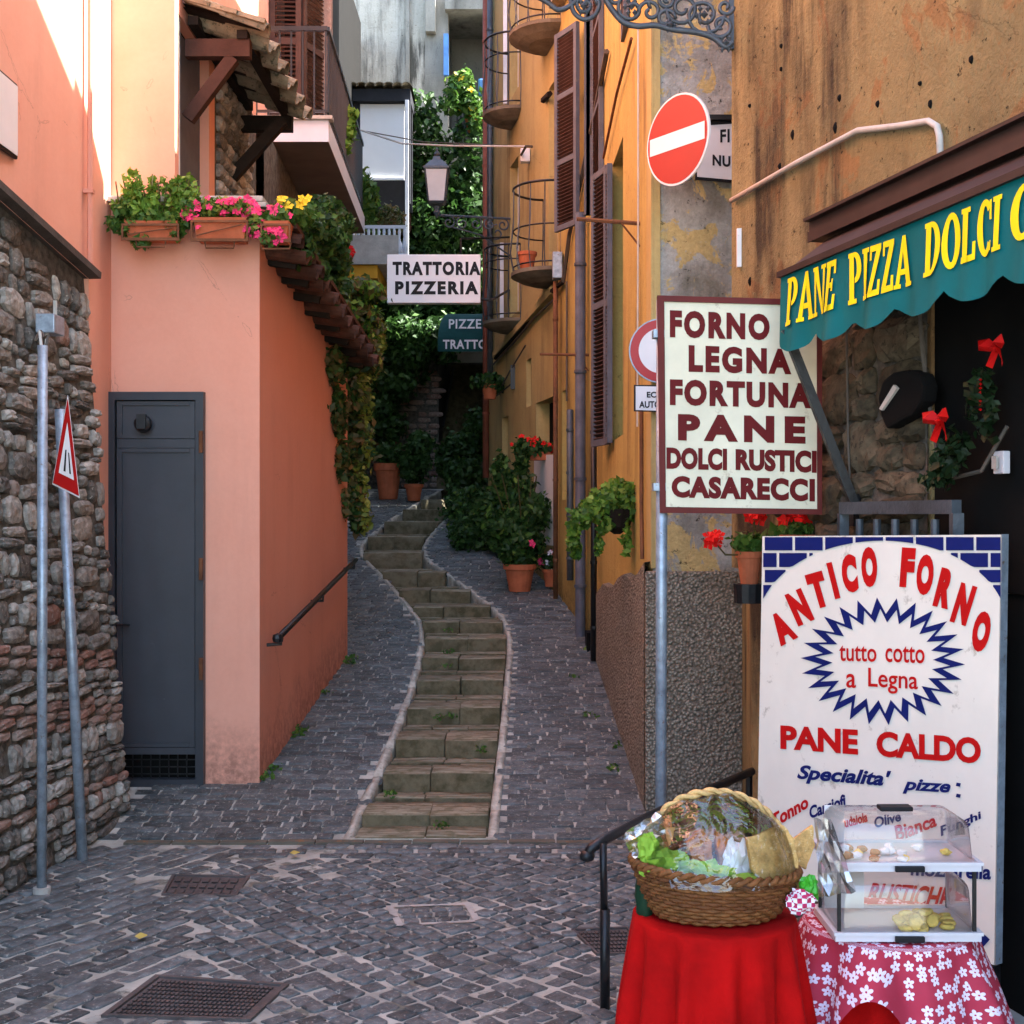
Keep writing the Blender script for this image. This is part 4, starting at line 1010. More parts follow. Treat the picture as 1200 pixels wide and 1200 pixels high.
runcable([(652, 352), (630, 372), (605, 402), (580, 428)], .012, 'cable'); runcable([(648, 110), (640, 118)], .03, 'wood_dark'); runcable([(758, 470), (758, 600), (759, 655)], .012, 'rust')
runcable([(752, 30), (752, 250), (751, 500)], .006, 'pale_cable', .02); runcable([(668, 330), (668, 470)], .010, 'cable'); runcable([(619, 405), (600, 436), (590, 455)], .009, 'cable')
# long shadowed cornice line between floors
for u0, v0, u1, v1 in ((583, 416, 652, 340),):
    m = MB(); m.bar(PW(u0, v0, .03), PW(u1, v1, .03), .06, .07); m.build('string_course', 'pale_ochre', oh)
# clothes line brackets
for u, v, L, lab in ((750, 262, .36, ''), (690, 416, .40, '')):
    a = PW(u, v, 0); m = MB(); m.tube([a, a+Vector((-L, -.05, .015 if v == 262 else -.0))], .012, 6); m.tube([a+Vector((0, 0, -.13)), a+Vector((-L*.3, -.02, .0))], .006, 5); m.build('wall_bracket', 'rust', oh)
c = PW(660, 312, .05); m = MB(); m.box(c-Vector((.05, .07, .12)), c+Vector((.04, .07, .12))); m.build('meter_box', 'galvanised', oh, bevel=.008)
c = PW(621, 183, .05); m = MB(); m.box(c-Vector((.05, .05, .07)), c+Vector((.05, .05, .07))); m.build('junction_box', 'white_metal', oh, bevel=.01)
# pale noticeboard patch on the wall, behind the shrub
a, b = PW(628, 533, .02), PW(655, 640, .02); a2 = PW(654, 533, .02); b2_ = PW(628, 650, .02)
m = MB(); m.quad(a, a2, Vector((a2.x, a2.y, b.z)), Vector((a.x, a.y, b.z))); m.build('pale_panel', 'white_paint', oh)
c = PW(700, 752, .03); m = MB(); m.box(c-Vector((.06, .12, .08)), c+Vector((.0, .12, .08))); m.build('vent', 'dark_room', oh)

# wires across the alley
wr = thing('overhead_wire', 'thin overhead wires stretched across the alley above the lantern', 'wire', tuple(P(500, 165, 14)))
m = MB(); a, b = P(415, 150, 15), PW(630, 172, .05); m.tube([a, a.lerp(b, .3)-Vector((0, 0, .12)), a.lerp(b, .6)-Vector((0, 0, .08)), b], .010, 5); m.build('cable', 'pale_cable', wr)
m = MB(); a, b = P(418, 152, 15), PW(600, 171, .05); m.tube([a, a.lerp(b, .45)-Vector((0, 0, .06)), b], .007, 5); m.build('cable', 'cable', wr); m = MB(); m.tube([PW(630, 172, .05), PW(630, 172, .12), PW(622, 182, .1)], .014, 5); m.build('cable', 'cable', wr)

# ---- plants by the orange house
def pot(name, label, c, r, h, group=None, mat='terracotta'):
    t = thing(name, label, 'plant pot', tuple(c), group); m = MB()
    m.lathe([(r*.66, 0), (r*.92, h*.80), (r*.93, h*.80), (r*1.05, h*.81), (r*1.06, h), (r*.94, h), (r*.90, h*.86)], (c[0], c[1], c[2]), 18); m.build('pot', mat, t, smooth=False)
    m = MB(); m.lathe([(r*.91, h*.84), (r*.5, h*.9)], tuple(c), 12); m.build('soil', 'soil', t); return t
def PG(u, v, dy=0): p = G(u, v); return p
c = G(609, 693); t = pot('potted_shrub', 'tall leafy dark shrub in a round terracotta pot against the orange wall', c, .15, .26)
S = [(c+Vector((dx, dy, z)), r) for dx, dy, z, r in ((0, 0, .45, (.24, .22, .2)), (-.12, 0, .62, (.24, .2, .22)), (.10, .05, .75, (.2, .2, .22)), (-.05, .1, .95, (.2, .2, .22)), (-.18, 0, 1.1, (.10, .1, .22)), (.02, .1, 1.25, (.08, .08, .22)), (.0, .0, .3, (.16, .15, .1)), (-.30, .1, .75, (.14, .15, .2)))]
leaves('foliage', t, 'leaf_dark', S, 4200, .042, 21); leaves('foliage', t, 'leaf_mid', S, 900, .038, 22)
m = MB()
for i in range(9):
    a = i*.7; m.tube([c+Vector((0, 0, .2)), c+Vector((.1*math.cos(a), .1*math.sin(a), .6)), c+Vector((-.06+.22*math.cos(a), .2*math.sin(a), 1.1))], .006, 4)
m.build('stem', 'stem', t, kind='stuff')
c = G(556, 650)+Vector((0, .3, 0)); t = thing('shrub', 'low dark bush left of the tall potted shrub at the edge of the steps', 'shrub', tuple(c))
S = [(c+Vector((dx, dy, z)), r) for dx, dy, z, r in ((-.05, 0, .2, (.26, .3, .22)), (.15, .2, .45, (.22, .3, .25)), (-.15, .6, .3, (.2, .4, .22)), (.05, .3, .62, (.16, .2, .18)), (.25, -.3, .2, (.15, .3, .2)), (-.05, 1.6, .4, (.25, .5, .3)), (-.25, 2.2, .5, (.25, .5, .3)))]
leaves('foliage', t, 'leaf_dark', S, 4200, .045, 23); leaves('foliage', t, 'leaf_mid', S, 500, .04, 24)
c = G(646, 690)+Vector((0, 0, .02)); t = pot('potted_flowers', 'small pot of pale pink flowers at the foot of the rusty pipe', c, .085, .17)
S = [(c+Vector((0, 0, .24)), (.12, .1, .10))]; leaves('foliage', t, 'leaf_dark', S, 420, .03, 25); flowers('blossoms', t, 'petal_pink', [PW(u, v, .25) for u, v in ((646, 636), (650, 640), (654, 637))]+rpts(S, 5, 2), .04); flowers('pale_blossoms', t, 'petal_white', [PW(u, v, .25) for u, v in ((641, 641), (643, 646))]+rpts(S, 4, 4), .035)
c = PW(590, 468, .16); t = pot('wall_pot', 'small orange pot with a dark trailing plant hung high on the orange wall', c, .10, .17)
leaves('foliage', t, 'leaf_dark', [(c+Vector((-.02, 0, .21)), (.17, .14, .09)), (c+Vector((.1, 0, .17)), (.08, .1, .10))], 900, .04, 26); m = MB(); m.tube([PW(599, 450, 0), c+Vector((.08, 0, .04)), c-Vector((.08, 0, -.04))], .008, 5); m.bar(PW(603, 428, .02), PW(603, 456, .02), .05); m.build('bracket', 'black_iron', t)
c = PW(640, 530, .10); t = thing('window_plants', 'red geraniums in the wall niche above the pale panel', 'plants', tuple(c))
S = [(c+Vector((-.06, 0, .04)), (.15, .12, .09)), (c+Vector((.08, 0, .03)), (.1, .1, .07))]; leaves('foliage', t, 'leaf_dark', S, 700, .035, 27); flowers('blossoms', t, 'petal_red', rpts(S, 14, 5)+[PW(622, 521, .2), PW(634, 512, .2)], .035)
m = MB(); m.box(c-Vector((.14, .07, .08)), c+Vector((.14, .07, 0))); m.build('trough', 'terracotta', t, bevel=.008)
c = PW(641, 296, .22); t = pot('balcony_pot', 'terracotta pot standing on the lower near balcony', Vector((PW(641, 290).x-.20, 12.15, 3.935)), .09, .17)
c = Vector((.60, 7.55, EYE-(612-HZ)*7.55/F)); t = thing('hanging_plant', 'bright green trailing plant in a wall basket on the orange wall', 'hanging plant', tuple(c))
m = MB(); m.lathe([(.02, -.09), (.075, -.05), (.10, .03), (.105, .06), (.095, .06)], tuple(c+Vector((.02, 0, .02))), 14); m.build('basket', 'wood_dark', t)
S = [(c+Vector((dx, dy, z)), r) for dx, dy, z, r in ((.0, 0, .13, (.15, .13, .09)), (-.10, -.03, .08, (.11, .1, .08)), (.09, 0, .10, (.08, .1, .10)), (-.20, -.03, .02, (.07, .07, .07)), (-.24, -.02, -.08, (.04, .05, .10)), (-.22, .02, -.16, (.03, .03, .07)), (-.05, -.08, -.02, (.05, .04, .04)), (.07, -.08, -.10, (.025, .02, .10)), (-.09, -.08, -.12, (.025, .02, .07)), (.02, -.05, .2, (.09, .09, .05)))]
leaves('foliage', t, 'leaf_bright', S, 1100, .032, 28); leaves('foliage', t, 'leaf_mid', S, 800, .032, 29)
m = MB(); m.tube([c+Vector((.12, 0, .2)), c+Vector((.02, 0, .2)), c+Vector((0, 0, .06))], .006, 5); m.build('bracket', 'black_iron', t)

# ============================================================ BACKGROUND
ch = thing('cream_house', 'tall weathered cream house with stained plaster closing the far end of the alley', 'house', (-1.5, 21, 2))
YB = 21.0
def BX(u): return (u-600)*YB/F
def BZ(v, Y=21.0): return EYE-(v-HZ)*Y/F
mb = MB()
x0 = BX(300); facade(mb, (x0, YB), (BX(498), YB), 1.5, 15, [(BX(388)-x0, BX(414)-x0, BZ(45), BZ(-40))], .15, side=-1); mb.build('cream_wall', 'cream_plaster', ch)
mb = MB(); xa = BX(498); facade(mb, (xa, YB), (BX(640), YB), BZ(425), 15, [(BX(525)-xa, BX(580)-xa, BZ(150), BZ(14))], 1.2, side=-1); mb.quad((BX(525), YB+1.2, BZ(150)), (BX(580), YB+1.2, BZ(150)), (BX(580), YB+1.2, BZ(14)), (BX(525), YB+1.2, BZ(14))); mb.build('grey_wall', 'grey_render', ch)
mb = MB(); mb.bar((BX(505), YB-.08, 9.5), (BX(505), YB-.08, 15), .16); mb.bar((BX(478), YB-.04, 7.5), (BX(478), YB-.04, 15), .06); mb.bar((BX(522), YB-.05, BZ(14)+.1), (BX(575), YB-.05, BZ(14)+.1), .2, .22); mb.build('pilaster', 'grey_render', ch)
mb = MB(); facade(mb, (BX(388), YB+.1), (BX(414), YB+.1), BZ(45), BZ(-40), (), side=-1); wdw = mb.build('window', 'white_metal', ch)
mb = MB()
for x in (BX(389), BX(401), BX(413)): mb.bar((x, YB+.06, BZ(45)), (x, YB+.06, BZ(-40)), .05)
for z in (BZ(32), BZ(44), BZ(0)): mb.bar((BX(388), YB+.05, z), (BX(414), YB+.05, z), .05)
mb.build('frame', 'balcony_white', wdw); mb = MB(); mb.box((BX(383), YB-.15, BZ(54)), (BX(420), YB+.0, BZ(48))); mb.build('sill', 'concrete', wdw)
mb = MB(); mb.bar((BX(523), YB-.06, BZ(90)), (BX(523), YB-.06, BZ(42)), .08); mb.build('blue_curtain', 'blue_plastic', ch)
# projecting bay with white roller blind
YS = 19.4; X = lambda u: (u-600)*YS/F; Z = lambda v: EYE-(v-HZ)*YS/F
bay = MB(); bay.box((X(413), YS, Z(118)), (X(481), YS+1.5, Z(104))); bay.box((X(413), YS+.1, Z(235)), (X(421), YS+1.5, Z(118))); bay.box((X(474), YS+.0, Z(238)), (X(481), YS+.1, Z(118))); bay.box((X(414), YS+.5, Z(240)), (X(480), YS+.6, Z(118))); bay = bay.build('bay', 'cast_dark', ch)
mb = MB(); mb.box((X(421), YS+.12, Z(208)), (X(473), YS+.15, Z(119))); mb.bar((X(421), YS+.1, Z(208)), (X(473), YS+.1, Z(208)), .03); mb.build('roller_blind', 'blind_white', bay)
mb = MB(); mb.box((X(414), YS+.52, Z(262)), (X(478), YS+1.5, Z(240))); mb.build('bay_wall', 'wood_brown', bay)
mb = MB(); mb.bar((X(477), YS-.02, Z(300)), (X(477), YS-.02, Z(118)), .05); mb.build('white_post', 'white_metal', bay)
for i in range(7):
    p = (X(414+i*10.5), YS-.1, Z(103)); inst(tile_old, 'roof_tile', bay, p, (0, 0, PI/2), (3.5, 1.1, .8))
# base wall of the far end: old brick and stone below the ivy, dark passage with stairs on the right
bw = thing('brick_wall', 'dark old brick wall under the ivy at the head of the path', 'wall', (-2, 20.6, 2))
mb = MB(); YW = 20.6; x1 = (514-600)*YW/F
facade(mb, (-4.2, YW), (x1, YW), 1.8, 5.2, (), side=-1); mb.quad((x1, YW, 1.8), (x1, 26, 1.8), (x1, 26, 5.2), (x1, YW, 5.2)); mb.build('mortar', 'wall_mortar', bw)
z = 2.1; k = 0
while z < 4.0:
    x = -2.3+rnd.uniform(0, .1)
    while x < x1-.1:
        b = rnd.uniform(.12, .26); 
        if rnd.random() < .8: inst(rnd.choice(Wb), 'brick', bw, (x+b/2, YW, z), (R_(90), 0, rnd.uniform(-.03, .03)), (b-.02, .075, .03))
        x += b+.01
    z += .095
lws = thing('ivy_wall', 'low side wall left of the path, covered by creepers', 'wall', (-2, 13, 1))
mb = MB(); pth = [(-1.9, 9.81), (-2.02, 12.6), (-2.35, 15), (-2.5, 20.6)]
for a, b in zip(pth, pth[1:]): mb.quad((*a, .3), (*b, .3), (*b, 4.6), (*a, 4.6)); mb.quad((*a, 4.6), (*b, 4.6), (b[0]-2, b[1], 4.6), (a[0]-2, a[1], 4.6))
mb.build('wall', 'wall_mortar', lws)
st = thing('far_stairs', 'dim stone stairs climbing away under the ivy at the far end', 'stairs', (-.8, 20, 2))
for i in range(15):
    y = 19.9+i*.33; z = 2.03+i*.165; m = MB(); m.box((x1+.01, y, z-.35), (-.25, y+.36, z+.165)); m.build('step', 'step_stone', st)
mb = MB(); mb.tube([(x1+.1, 20, 3.0), (x1+.15, 22.5, 4.2)], .02, 5); mb.build('rail', 'black_iron', st)
mb = MB(); mb.quad((-.2, 18, 1.8), (-.2, 27, 1.8), (-.2, 27, 5.5), (-.2, 18, 5.5)); mb.quad((x1-.1, 25.2, 3), (-.1, 25.2, 3), (-.1, 25.2, 5.6), (x1-.1, 25.2, 5.6)); mb.build('side_wall', 'wall_mortar', st)
mb = MB(); mb.quad((x1-.1, 21.1, 5.0), (.1, 21.1, 5.0), (.1, 26, 5.6), (x1-.1, 26, 5.6)); mb.build('ceiling', 'wall_mortar', st)
# ivy
iv = thing('ivy', 'great mass of dark green ivy covering the far wall behind the lantern', 'ivy', (-1.5, 20, 2))
S = []
r = random.Random(3)
for i in range(75):
    u = r.uniform(400, 572); v = r.uniform(215, 455)
    if v > 400 and u > 500: continue
    if v > 440: v -= 20
    if u < 482 and v < 300: u = r.uniform(484, 570)
    S.append((P(u, v, r.uniform(20.0, 20.6)), (r.uniform(.25, .5), r.uniform(.15, .3), r.uniform(.25, .5))))
S += [(P(u, v, 20.3), (.35, .25, .3)) for u, v in ((490, 125), (495, 150), (505, 175), (530, 190), (560, 185), (550, 160), (500, 200), (545, 215), (487, 180), (560, 240), (520, 230))]
leaves('foliage', iv, 'leaf_dark', S, 17000, .075, 31); leaves('foliage', iv, 'leaf_mid', S, 1300, .07, 32)
S2 = [(P(u, v, 19.6), (.3, .25, .25)) for u, v in ((420, 350), (440, 400), (470, 390), (430, 440), (465, 450), (445, 480), (480, 420), (500, 395), (455, 500))]
leaves('lower_foliage', iv, 'leaf_dark', S2, 5200, .065, 33)
c = P(545, 115, 20.2); t = thing('terrace_plants', 'sunny green potted plants on the high loggia beside a blue curtain', 'plants', tuple(c))
S = [(P(535, 105, 20.2), (.22, .2, .25)), (P(545, 95, 20.2), (.15, .15, .2)), (P(552, 120, 20.2), (.2, .15, .2)), (P(530, 125, 20.2), (.2, .2, .15)), (P(560, 140, 20.2), (.18, .2, .2))]
leaves('foliage', t, 'leaf_mid', S[:3], 220, .07, 34); leaves('foliage', t, 'leaf_mid', S, 600, .07, 35); flowers('blossoms', t, 'petal_yellow', rpts(S[1:3], 6, 1), .06)
m = MB(); m.box(P(535, 158, 20.4)-Vector((0, 0, 0)), P(572, 156, 20.9)); 
for i in range(9): m.bar(P(536+i*4, 157, 20.35), P(536+i*4, 118, 20.35), .025)
m.build('railing', 'grey_iron', t)
for u, v in ((553, 155), (567, 150)):
    m = MB(); p = P(u, v, 20.35); m.lathe([(.07, 0), (.11, .2), (.12, .2), (.12, .24), (.1, .24)], tuple(p), 12); m.build('pot', 'terracotta', t)
p = P(567, 103, 20.3); m = MB(); m.box(p-Vector((.09, .05, .14)), p+Vector((.09, .05, .14))); m.build('blue_cloth', 'blue_plastic', t, bevel=.03)
# loggia clutter pots at head of path
c = P(455, 579, 18.6); c.z = gz(0, 18.6); t = pot('potted_plant', 'big wide terracotta planter at the head of the path', c, .20, .52); leaves('foliage', t, 'leaf_dark', [(c+Vector((0, 0, .65)), (.2, .2, .2))], 500, .05, 41)
c = P(485, 577, 18.3); c.z = gz(0, 18.3)+.02; t = pot('potted_plant', 'dark leafy plant in a square pinkish pot beside the big planter', c, .13, .24, None, 'terracotta'); leaves('foliage', t, 'leaf_dark', [(c+Vector((0, 0, .55)), (.25, .2, .3)), (c+Vector((.1, 0, .8)), (.2, .2, .2))], 1600, .05, 42)
c = P(535, 575, 18.9); c.z = gz(0, 18.9); t = thing('shrub', 'dark bushes crowding the foot of the far stairs', 'shrub', tuple(c)); leaves('foliage', t, 'leaf_dark', [(P(540, 530, 19.0), (.35, .3, .3)), (P(560, 510, 19), (.25, .3, .4)), (P(525, 545, 18.9), (.2, .2, .2)), (P(545, 560, 18.5), (.3, .4, .3))], 4200, .055, 43)

# ---- balustrade with yellow fascia (left, far)
t = thing('small_balcony', 'small balcony with pale iron balustrade and yellow fascia beside the trattoria sign', 'balcony', tuple(P(425, 325, 17)))
m = MB(); m.box(P(392, 326, 17), P(455, 310, 18.5)); m.build('fascia', 'yellow_paint', t)
m = MB(); m.box(P(396, 309.5, 16.95), P(478, 303, 18.5)); m.build('slab', 'concrete', t)
m = MB(); m.bar(P(400, 266, 17), P(476, 266, 17), .04); m.bar(P(400, 298, 17), P(476, 298, 17), .04); m.build('rail', 'balcony_white', t)
for i in range(13):
    u = 402+i*6; m = MB(); a = P(u, 302, 17); m.lathe([(.012, 0), (.03, .08), (.034, .14), (.014, .26), (.02, .34), (.012, .42)], tuple(a), 8); m.build('baluster', 'balcony_white', t)
leaves('foliage', t, 'leaf_mid', [(P(430, 235, 17.4), (.18, .2, .25)), (P(440, 262, 17.6), (.2, .2, .15))], 600, .05, 44); leaves('dry_foliage', t, 'leaf_rusty', [(P(457, 258, 17.5), (.2, .2, .2))], 700, .035, 45); flowers('blossoms', t, 'petal_red', [P(409, 268, 16.9), P(407, 291, 16.9), P(411, 295, 16.9), P(409, 293, 16.9)], .07)

# ---- house with white balcony slab (upper left)
bh = thing('balcony_house', 'house with white concrete balcony and brown louvred shutters above the pink terrace', 'house', (-2.3, 12, 3))
mb = MB(); facade(mb, (-2.28, 9.35), (-2.28, 13.7), 2.8, 9.5, (), side=-1); mb.build('side_wall', 'pink_plaster', bh)
mb = MB(); xb = -2.28; facade(mb, (-2.28, 13.7), (-1.98, 13.7), 2.8, 9.5, (), side=-1); mb.build('end_wall', 'wood_dark', bh)
mb = MB(); mb.box((-6, 9.4, 2.6), (-2.42, 20.5, 9.5)); mb.box((-2.42, 13.9, 2.6), (-2.3, 20.5, 6)); mb.build('core', 'dark_room', bh)  # hidden body behind the balcony walls, put in against light leaks
z1 = EYE-(141-HZ)*10.5/F; z0 = EYE-(166-HZ)*10.5/F
mb = MB(); mb.add([(-2.29, 10.5, z0), (-1.505, 10.5, z0), (-1.60, 13.9, z0), (-2.29, 13.9, z0), (-2.29, 10.5, z1), (-1.505, 10.5, z1), (-1.60, 13.9, z1), (-2.29, 13.9, z1)], [(4,5,6,7),(0,1,5,4),(1,2,6,5),(2,3,7,6)]); slab = mb.build('balcony_slab', 'balcony_white', bh)
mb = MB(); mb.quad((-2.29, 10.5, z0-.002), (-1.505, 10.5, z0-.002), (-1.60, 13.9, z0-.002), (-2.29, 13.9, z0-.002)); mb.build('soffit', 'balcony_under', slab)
mb = MB(); mb.box((-2.29, 10.46, z1+.002), (-1.47, 10.56, z1+.03)); mb.build('rim', 'concrete', slab)
zr = EYE-(31-HZ)*10.5/F
mb = MB(); mb.bar((-2.28, 10.55, zr), (-1.52, 10.55, zr), .035); mb.bar((-1.52, 10.55, zr), (-1.62, 13.85, zr), .035); mb.bar((-2.28, 10.55, z1+.09), (-1.52, 10.55, z1+.09), .02); mb.bar((-1.52, 10.55, z1+.09), (-1.62, 13.85, z1+.09), .02); rl = mb.build('railing', 'black_iron', bh)
for i in range(8):
    x = -2.2+i*.095; mb = MB(); mb.bar((x, 10.55, z1+.03), (x, 10.55, zr), .014); mb.build('baluster', 'black_iron', rl)
for i in range(30):
    s = (i+.5)/30; mb = MB(); a = (-1.52-.1*s, 10.55+3.3*s); mb.bar((*a, z1), (*a, zr), .016); mb.build('baluster', 'black_iron', rl)
def lshut(xa, ya, xb, yb, z0, z1, name='shutter'):
    p0 = Vector((xa, ya, 0)); p1 = Vector((xb, yb, 0)); d = (p1-p0); L = d.length; d.normalize(); n = Vector((-d.y, d.x, 0)); M = Matrix((d, n, Vector((0, 0, 1)))).transposed().to_4x4(); M.translation = p0
    m = MB(); m.box((0, -.02, z0), (.05, .02, z1), M); m.box((L-.05, -.02, z0), (L, .02, z1), M)
    for z in (z0, (z0+z1)/2, z1-.06): m.box((.05, -.018, z), (L-.05, .018, z+.06), M)
    o = m.build(name, 'shutter_brown', bh); m = MB(); z = z0+.06
    while z < z1-.06: m.box((.05, -.02, -.004), (L-.05, .02, .004), M@Matrix.Translation((0, 0, z))@Matrix.Rotation(R_(40), 4, 'X')); z += .042
    m.build('slats', 'wood_brown', o, kind='stuff')
lshut(-2.27, 12.0, -1.98, 12.02, z1+.05, z1+2.3); lshut(-1.97, 12.05, -1.80, 12.5, z1+.05, z1+2.3)
lshut(-2.30, 11.0, -2.28, 11.0, z1+.05, z1+2.3)
mb = MB(); mb.box((-2.29, 12.4, z1), (-1.75, 12.5, 9.5)); mb.build('window_wall', 'wall_brick', bh)
mb = MB(); mb.box((-2.2, 12.38, z1+.1), (-2.0, 12.399, z1+2.2)); mb.build('window', 'dark_glass', bh)
t = thing('climbing_plant', 'bright green sprig growing through the dark balcony railing', 'plant', tuple(P(408, 160, 12)))
leaves('foliage', t, 'leaf_bright', [(P(410, 135, 12.3), (.06, .1, .06)), (P(407, 155, 12.2), (.07, .1, .10)), (P(404, 172, 12.1), (.05, .1, .06))], 260, .055, 46); leaves('foliage', t, 'leaf_mid', [(P(432, 230, 14.0), (.1, .2, .2)), (P(425, 215, 14), (.08, .1, .15))], 300, .05, 47)

# ---- lantern
ln = thing('street_lamp', 'old lantern with milky panes on an ornate wall arm above the trattoria sign', 'street lamp', tuple(P(512, 250, 14.3)))
YL = 14.3; c = P(512, 0, YL); zz = lambda v: EYE-(v-HZ)*YL/F
m = MB()
def frust(m, x, y, z0, z1, a, b, n=4, rot=PI/4):
    vs = [(x+r*math.cos(2*PI*i/n+rot), y+r*math.sin(2*PI*i/n+rot), z) for r, z in ((a, z0), (b, z1)) for i in range(n)]
    m.add(vs, [(i, (i+1) % n, n+(i+1) % n, n+i) for i in range(n)]+[tuple(range(n))[::-1], tuple(range(n, 2*n))])
frust(m, c.x, YL, zz(237), zz(201), .125, .175); m.build('glass', 'lamp_milk', ln)
m = MB(); frust(m, c.x, YL, zz(200.5), zz(198), .20, .20); frust(m, c.x, YL, zz(197.8), zz(189), .185, .09); frust(m, c.x, YL, zz(188.8), zz(184), .07, .05); m.lathe([(.02, 0), (.04, .03), (.012, .07), (.02, .09), (.0, .11)], (c.x, YL, zz(184)), 8); frust(m, c.x, YL, zz(240), zz(237.3), .10, .14)
for i in range(4):
    a = PI/4+i*PI/2; m.bar((c.x+.128*math.cos(a), YL+.128*math.sin(a), zz(237)), (c.x+.178*math.cos(a), YL+.178*math.sin(a), zz(201)), .014)
m.lathe([(.05, -.02), (.03, -.06), (.045, -.09), (.015, -.14)], (c.x, YL, zz(240)), 8); m.build('frame', 'grey_iron', ln)
m = MB(); a = P(510, 252, YL); b = Vector((fB(598).x, fB(598).y, a.z)); m.tube([a, b], .014, 6)
def scroll(m, c, r, a0, turns, rad, xd, yd, n=22, hand=1):
    pts = []
    for i in range(n+1):
        t = i/n; a = a0+hand*turns*2*PI*t; q = r*(1-.82*t); pts.append(c+xd*(math.cos(a)*q)+yd*(math.sin(a)*q))
    m.tube(pts, rad, 5)
d = (b-a).normalized(); U = Vector((0, 0, 1)); L = (b-a).length
for i in range(5): scroll(m, a+d*(L*(.18+.18*i))-U*.075, .075, PI/2, 1.3*(1), .010, d, U, hand=1 if i % 2 else -1)
m.tube([a+d*L*.2-U*.12, a+d*L*.6-U*.2, a+d*L-U*.42], .010, 5); scroll(m, a+d*L*.82-U*.17, .1, PI/2, 1.2, .01, d, U); m.build('wall_arm', 'grey_iron', ln)

# ---- trattoria sign
YT = 13.6; ts = thing('hanging_sign', 'white box sign lettered TRATTORIA PIZZERIA hung across the alley', 'sign', tuple(P(508, 355, YT)))
a, b = P(453.5, 355, YT), P(563, 298, YT); m = MB(); m.box((a.x, YT, a.z), (b.x, YT+.12, b.z)); m.build('box', 'blind_white', ts, bevel=.008)
pl = Plane((0, YT-.001, 3), (1, 0, 0), (0, 0, 1)); m = MB()
text_on(m, pl, 'TRATTORIA', (460, 306.5), (563.0, 306.5), (563.0, 322.5), (460, 322.5), .055, 1.22); m.build('lettering', 'letter_black', ts); m = MB(); text_on(m, pl, 'PIZZERIA', (463, 329.5), (560.5, 329.5), (560.5, 345), (463, 345), .055, 1.3); m.build('lettering', 'letter_black', ts)
m = MB(); m.tube([P(561, 350, YT+.06), P(575, 352, YT+.06), PW(597, 340, 0)], .015, 5); m.tube([P(540, 297, YT+.06), P(540, 280, YT+.06), PW(597, 278, 0)], .012, 5); m.build('bracket', 'black_iron', ts)
# ---- green dome awning
YG = 16.4; ga = thing('dome_awning', 'dark green domed awning lettered PIZZERIA TRATTORIA under the white sign', 'awning', tuple(P(545, 412, YG)))
m = MB(); xl, xr_ = P(513, 0, YG).x, P(590, 0, YG).x; zt, zb = EYE-(360-HZ)*YG/F, EYE-(402-HZ)*YG/F; N = 10; vs = []
for j in range(N+1):
    a = PI/2*j/N; ins = (1-math.cos(a))*.28
    vs += [(xl+ins*.5, YG+.6*(1-math.cos(a)), zb+(zt-zb)*math.sin(a)), (xr_-ins*.5, YG+.6*(1-math.cos(a)), zb+(zt-zb)*math.sin(a))]
m.add(vs, [(2*j, 2*j+1, 2*j+3, 2*j+2) for j in range(N)]); zv = EYE-(412-HZ)*YG/F
m.quad((xl, YG, zv), (xr_, YG, zv), (xr_, YG, zb), (xl, YG, zb)); m.add([vs[2*j] for j in range(N+1)]+[(xl+.1, YG+.6, zb)], [tuple(range(N+2))]); m.build('canopy', 'awning_green', ga)
pl = Plane((0, YG-.01, 4), (1, 0, 0), (0, 0, 1)); m = MB(); text_on(m, pl, 'TRATTORIA', (519, 398), (592, 398), (592, 409), (519, 409), .03, 1.1); m.build('lettering', 'sign_white', ga); m = MB(); pl2 = Plane((0, YG-.012, 4), (1, 0, 0), (0, 0, 1)); text_on(m, pl2, 'PIZZERIA', (526, 374), (588, 374), (588, 385), (526, 385), .02, 1.1); m.build('lettering', 'sign_white', ga)
leafmat('leaf_shade', (.008, .022, .007), (.015, .035, .012), (.03, .06, .02))  # leaf greens darkened to carry the shade under the awning
# ============================================================ BAKERY HOUSE (right)
bk = thing('bakery_house', 'weathered brown bakery house with rubble stone wall and dark open shop front at the right', 'house', (1.6, 4.5, 0))
wl = lambda y: 2.53-.25*y
BD = Vector((-.25, 1, 0)).normalized(); BN = Vector((-1, -.25, 0)).normalized()
bpl = Plane((wl(5), 5, 0), BD, (0, 0, 1))
def BW(u, v, out=0.0): return bpl.hit(u, v, out)
mb = MB(); p0, p1 = (wl(6.0), 6.0), (wl(-3), -3)
Lw = math.hypot(wl(-3)-wl(6), 9); ks = Lw/9.0; s = lambda y: (6.0-y)*ks
facade(mb, p0, p1, 1.36, 7.0, [(s(4.38), s(2.6), 1.36, 2.5)], .22, side=-1)
zr = lambda y: 6.62-1.13*(y-7.1)  # unseen roofline shaped to cast the slanted edge of the sun patch
mb.add([(wl(6), 6, 7.0), (wl(-3), -3, 7.0), (wl(-3), -3, 14.5), (wl(.4), .4, 14.2), (wl(6), 6, zr(6))], [(0, 1, 2, 3, 4)])
mb.quad((wl(6), 6, 1.36), (1.18, 6.7, 1.36), (1.18, 6.7, zr(6.7)), (wl(6), 6, zr(6)))
mb.build('upper_wall', 'bakery_plaster', bk)
mb = MB(); q0 = (wl(5.79), 5.79); facade(mb, q0, p1, -.05, 1.36, [(s(4.38)-s(5.79), s(2.6)-s(5.79), 0.02, 1.36)], .22, side=-1); mb.quad((q0[0], q0[1], -.05), (1.2, 6.7, -.05), (1.2, 6.7, 1.36), (q0[0], q0[1], 1.36)); mb.build('lower_wall', 'bakery_plaster', bk)
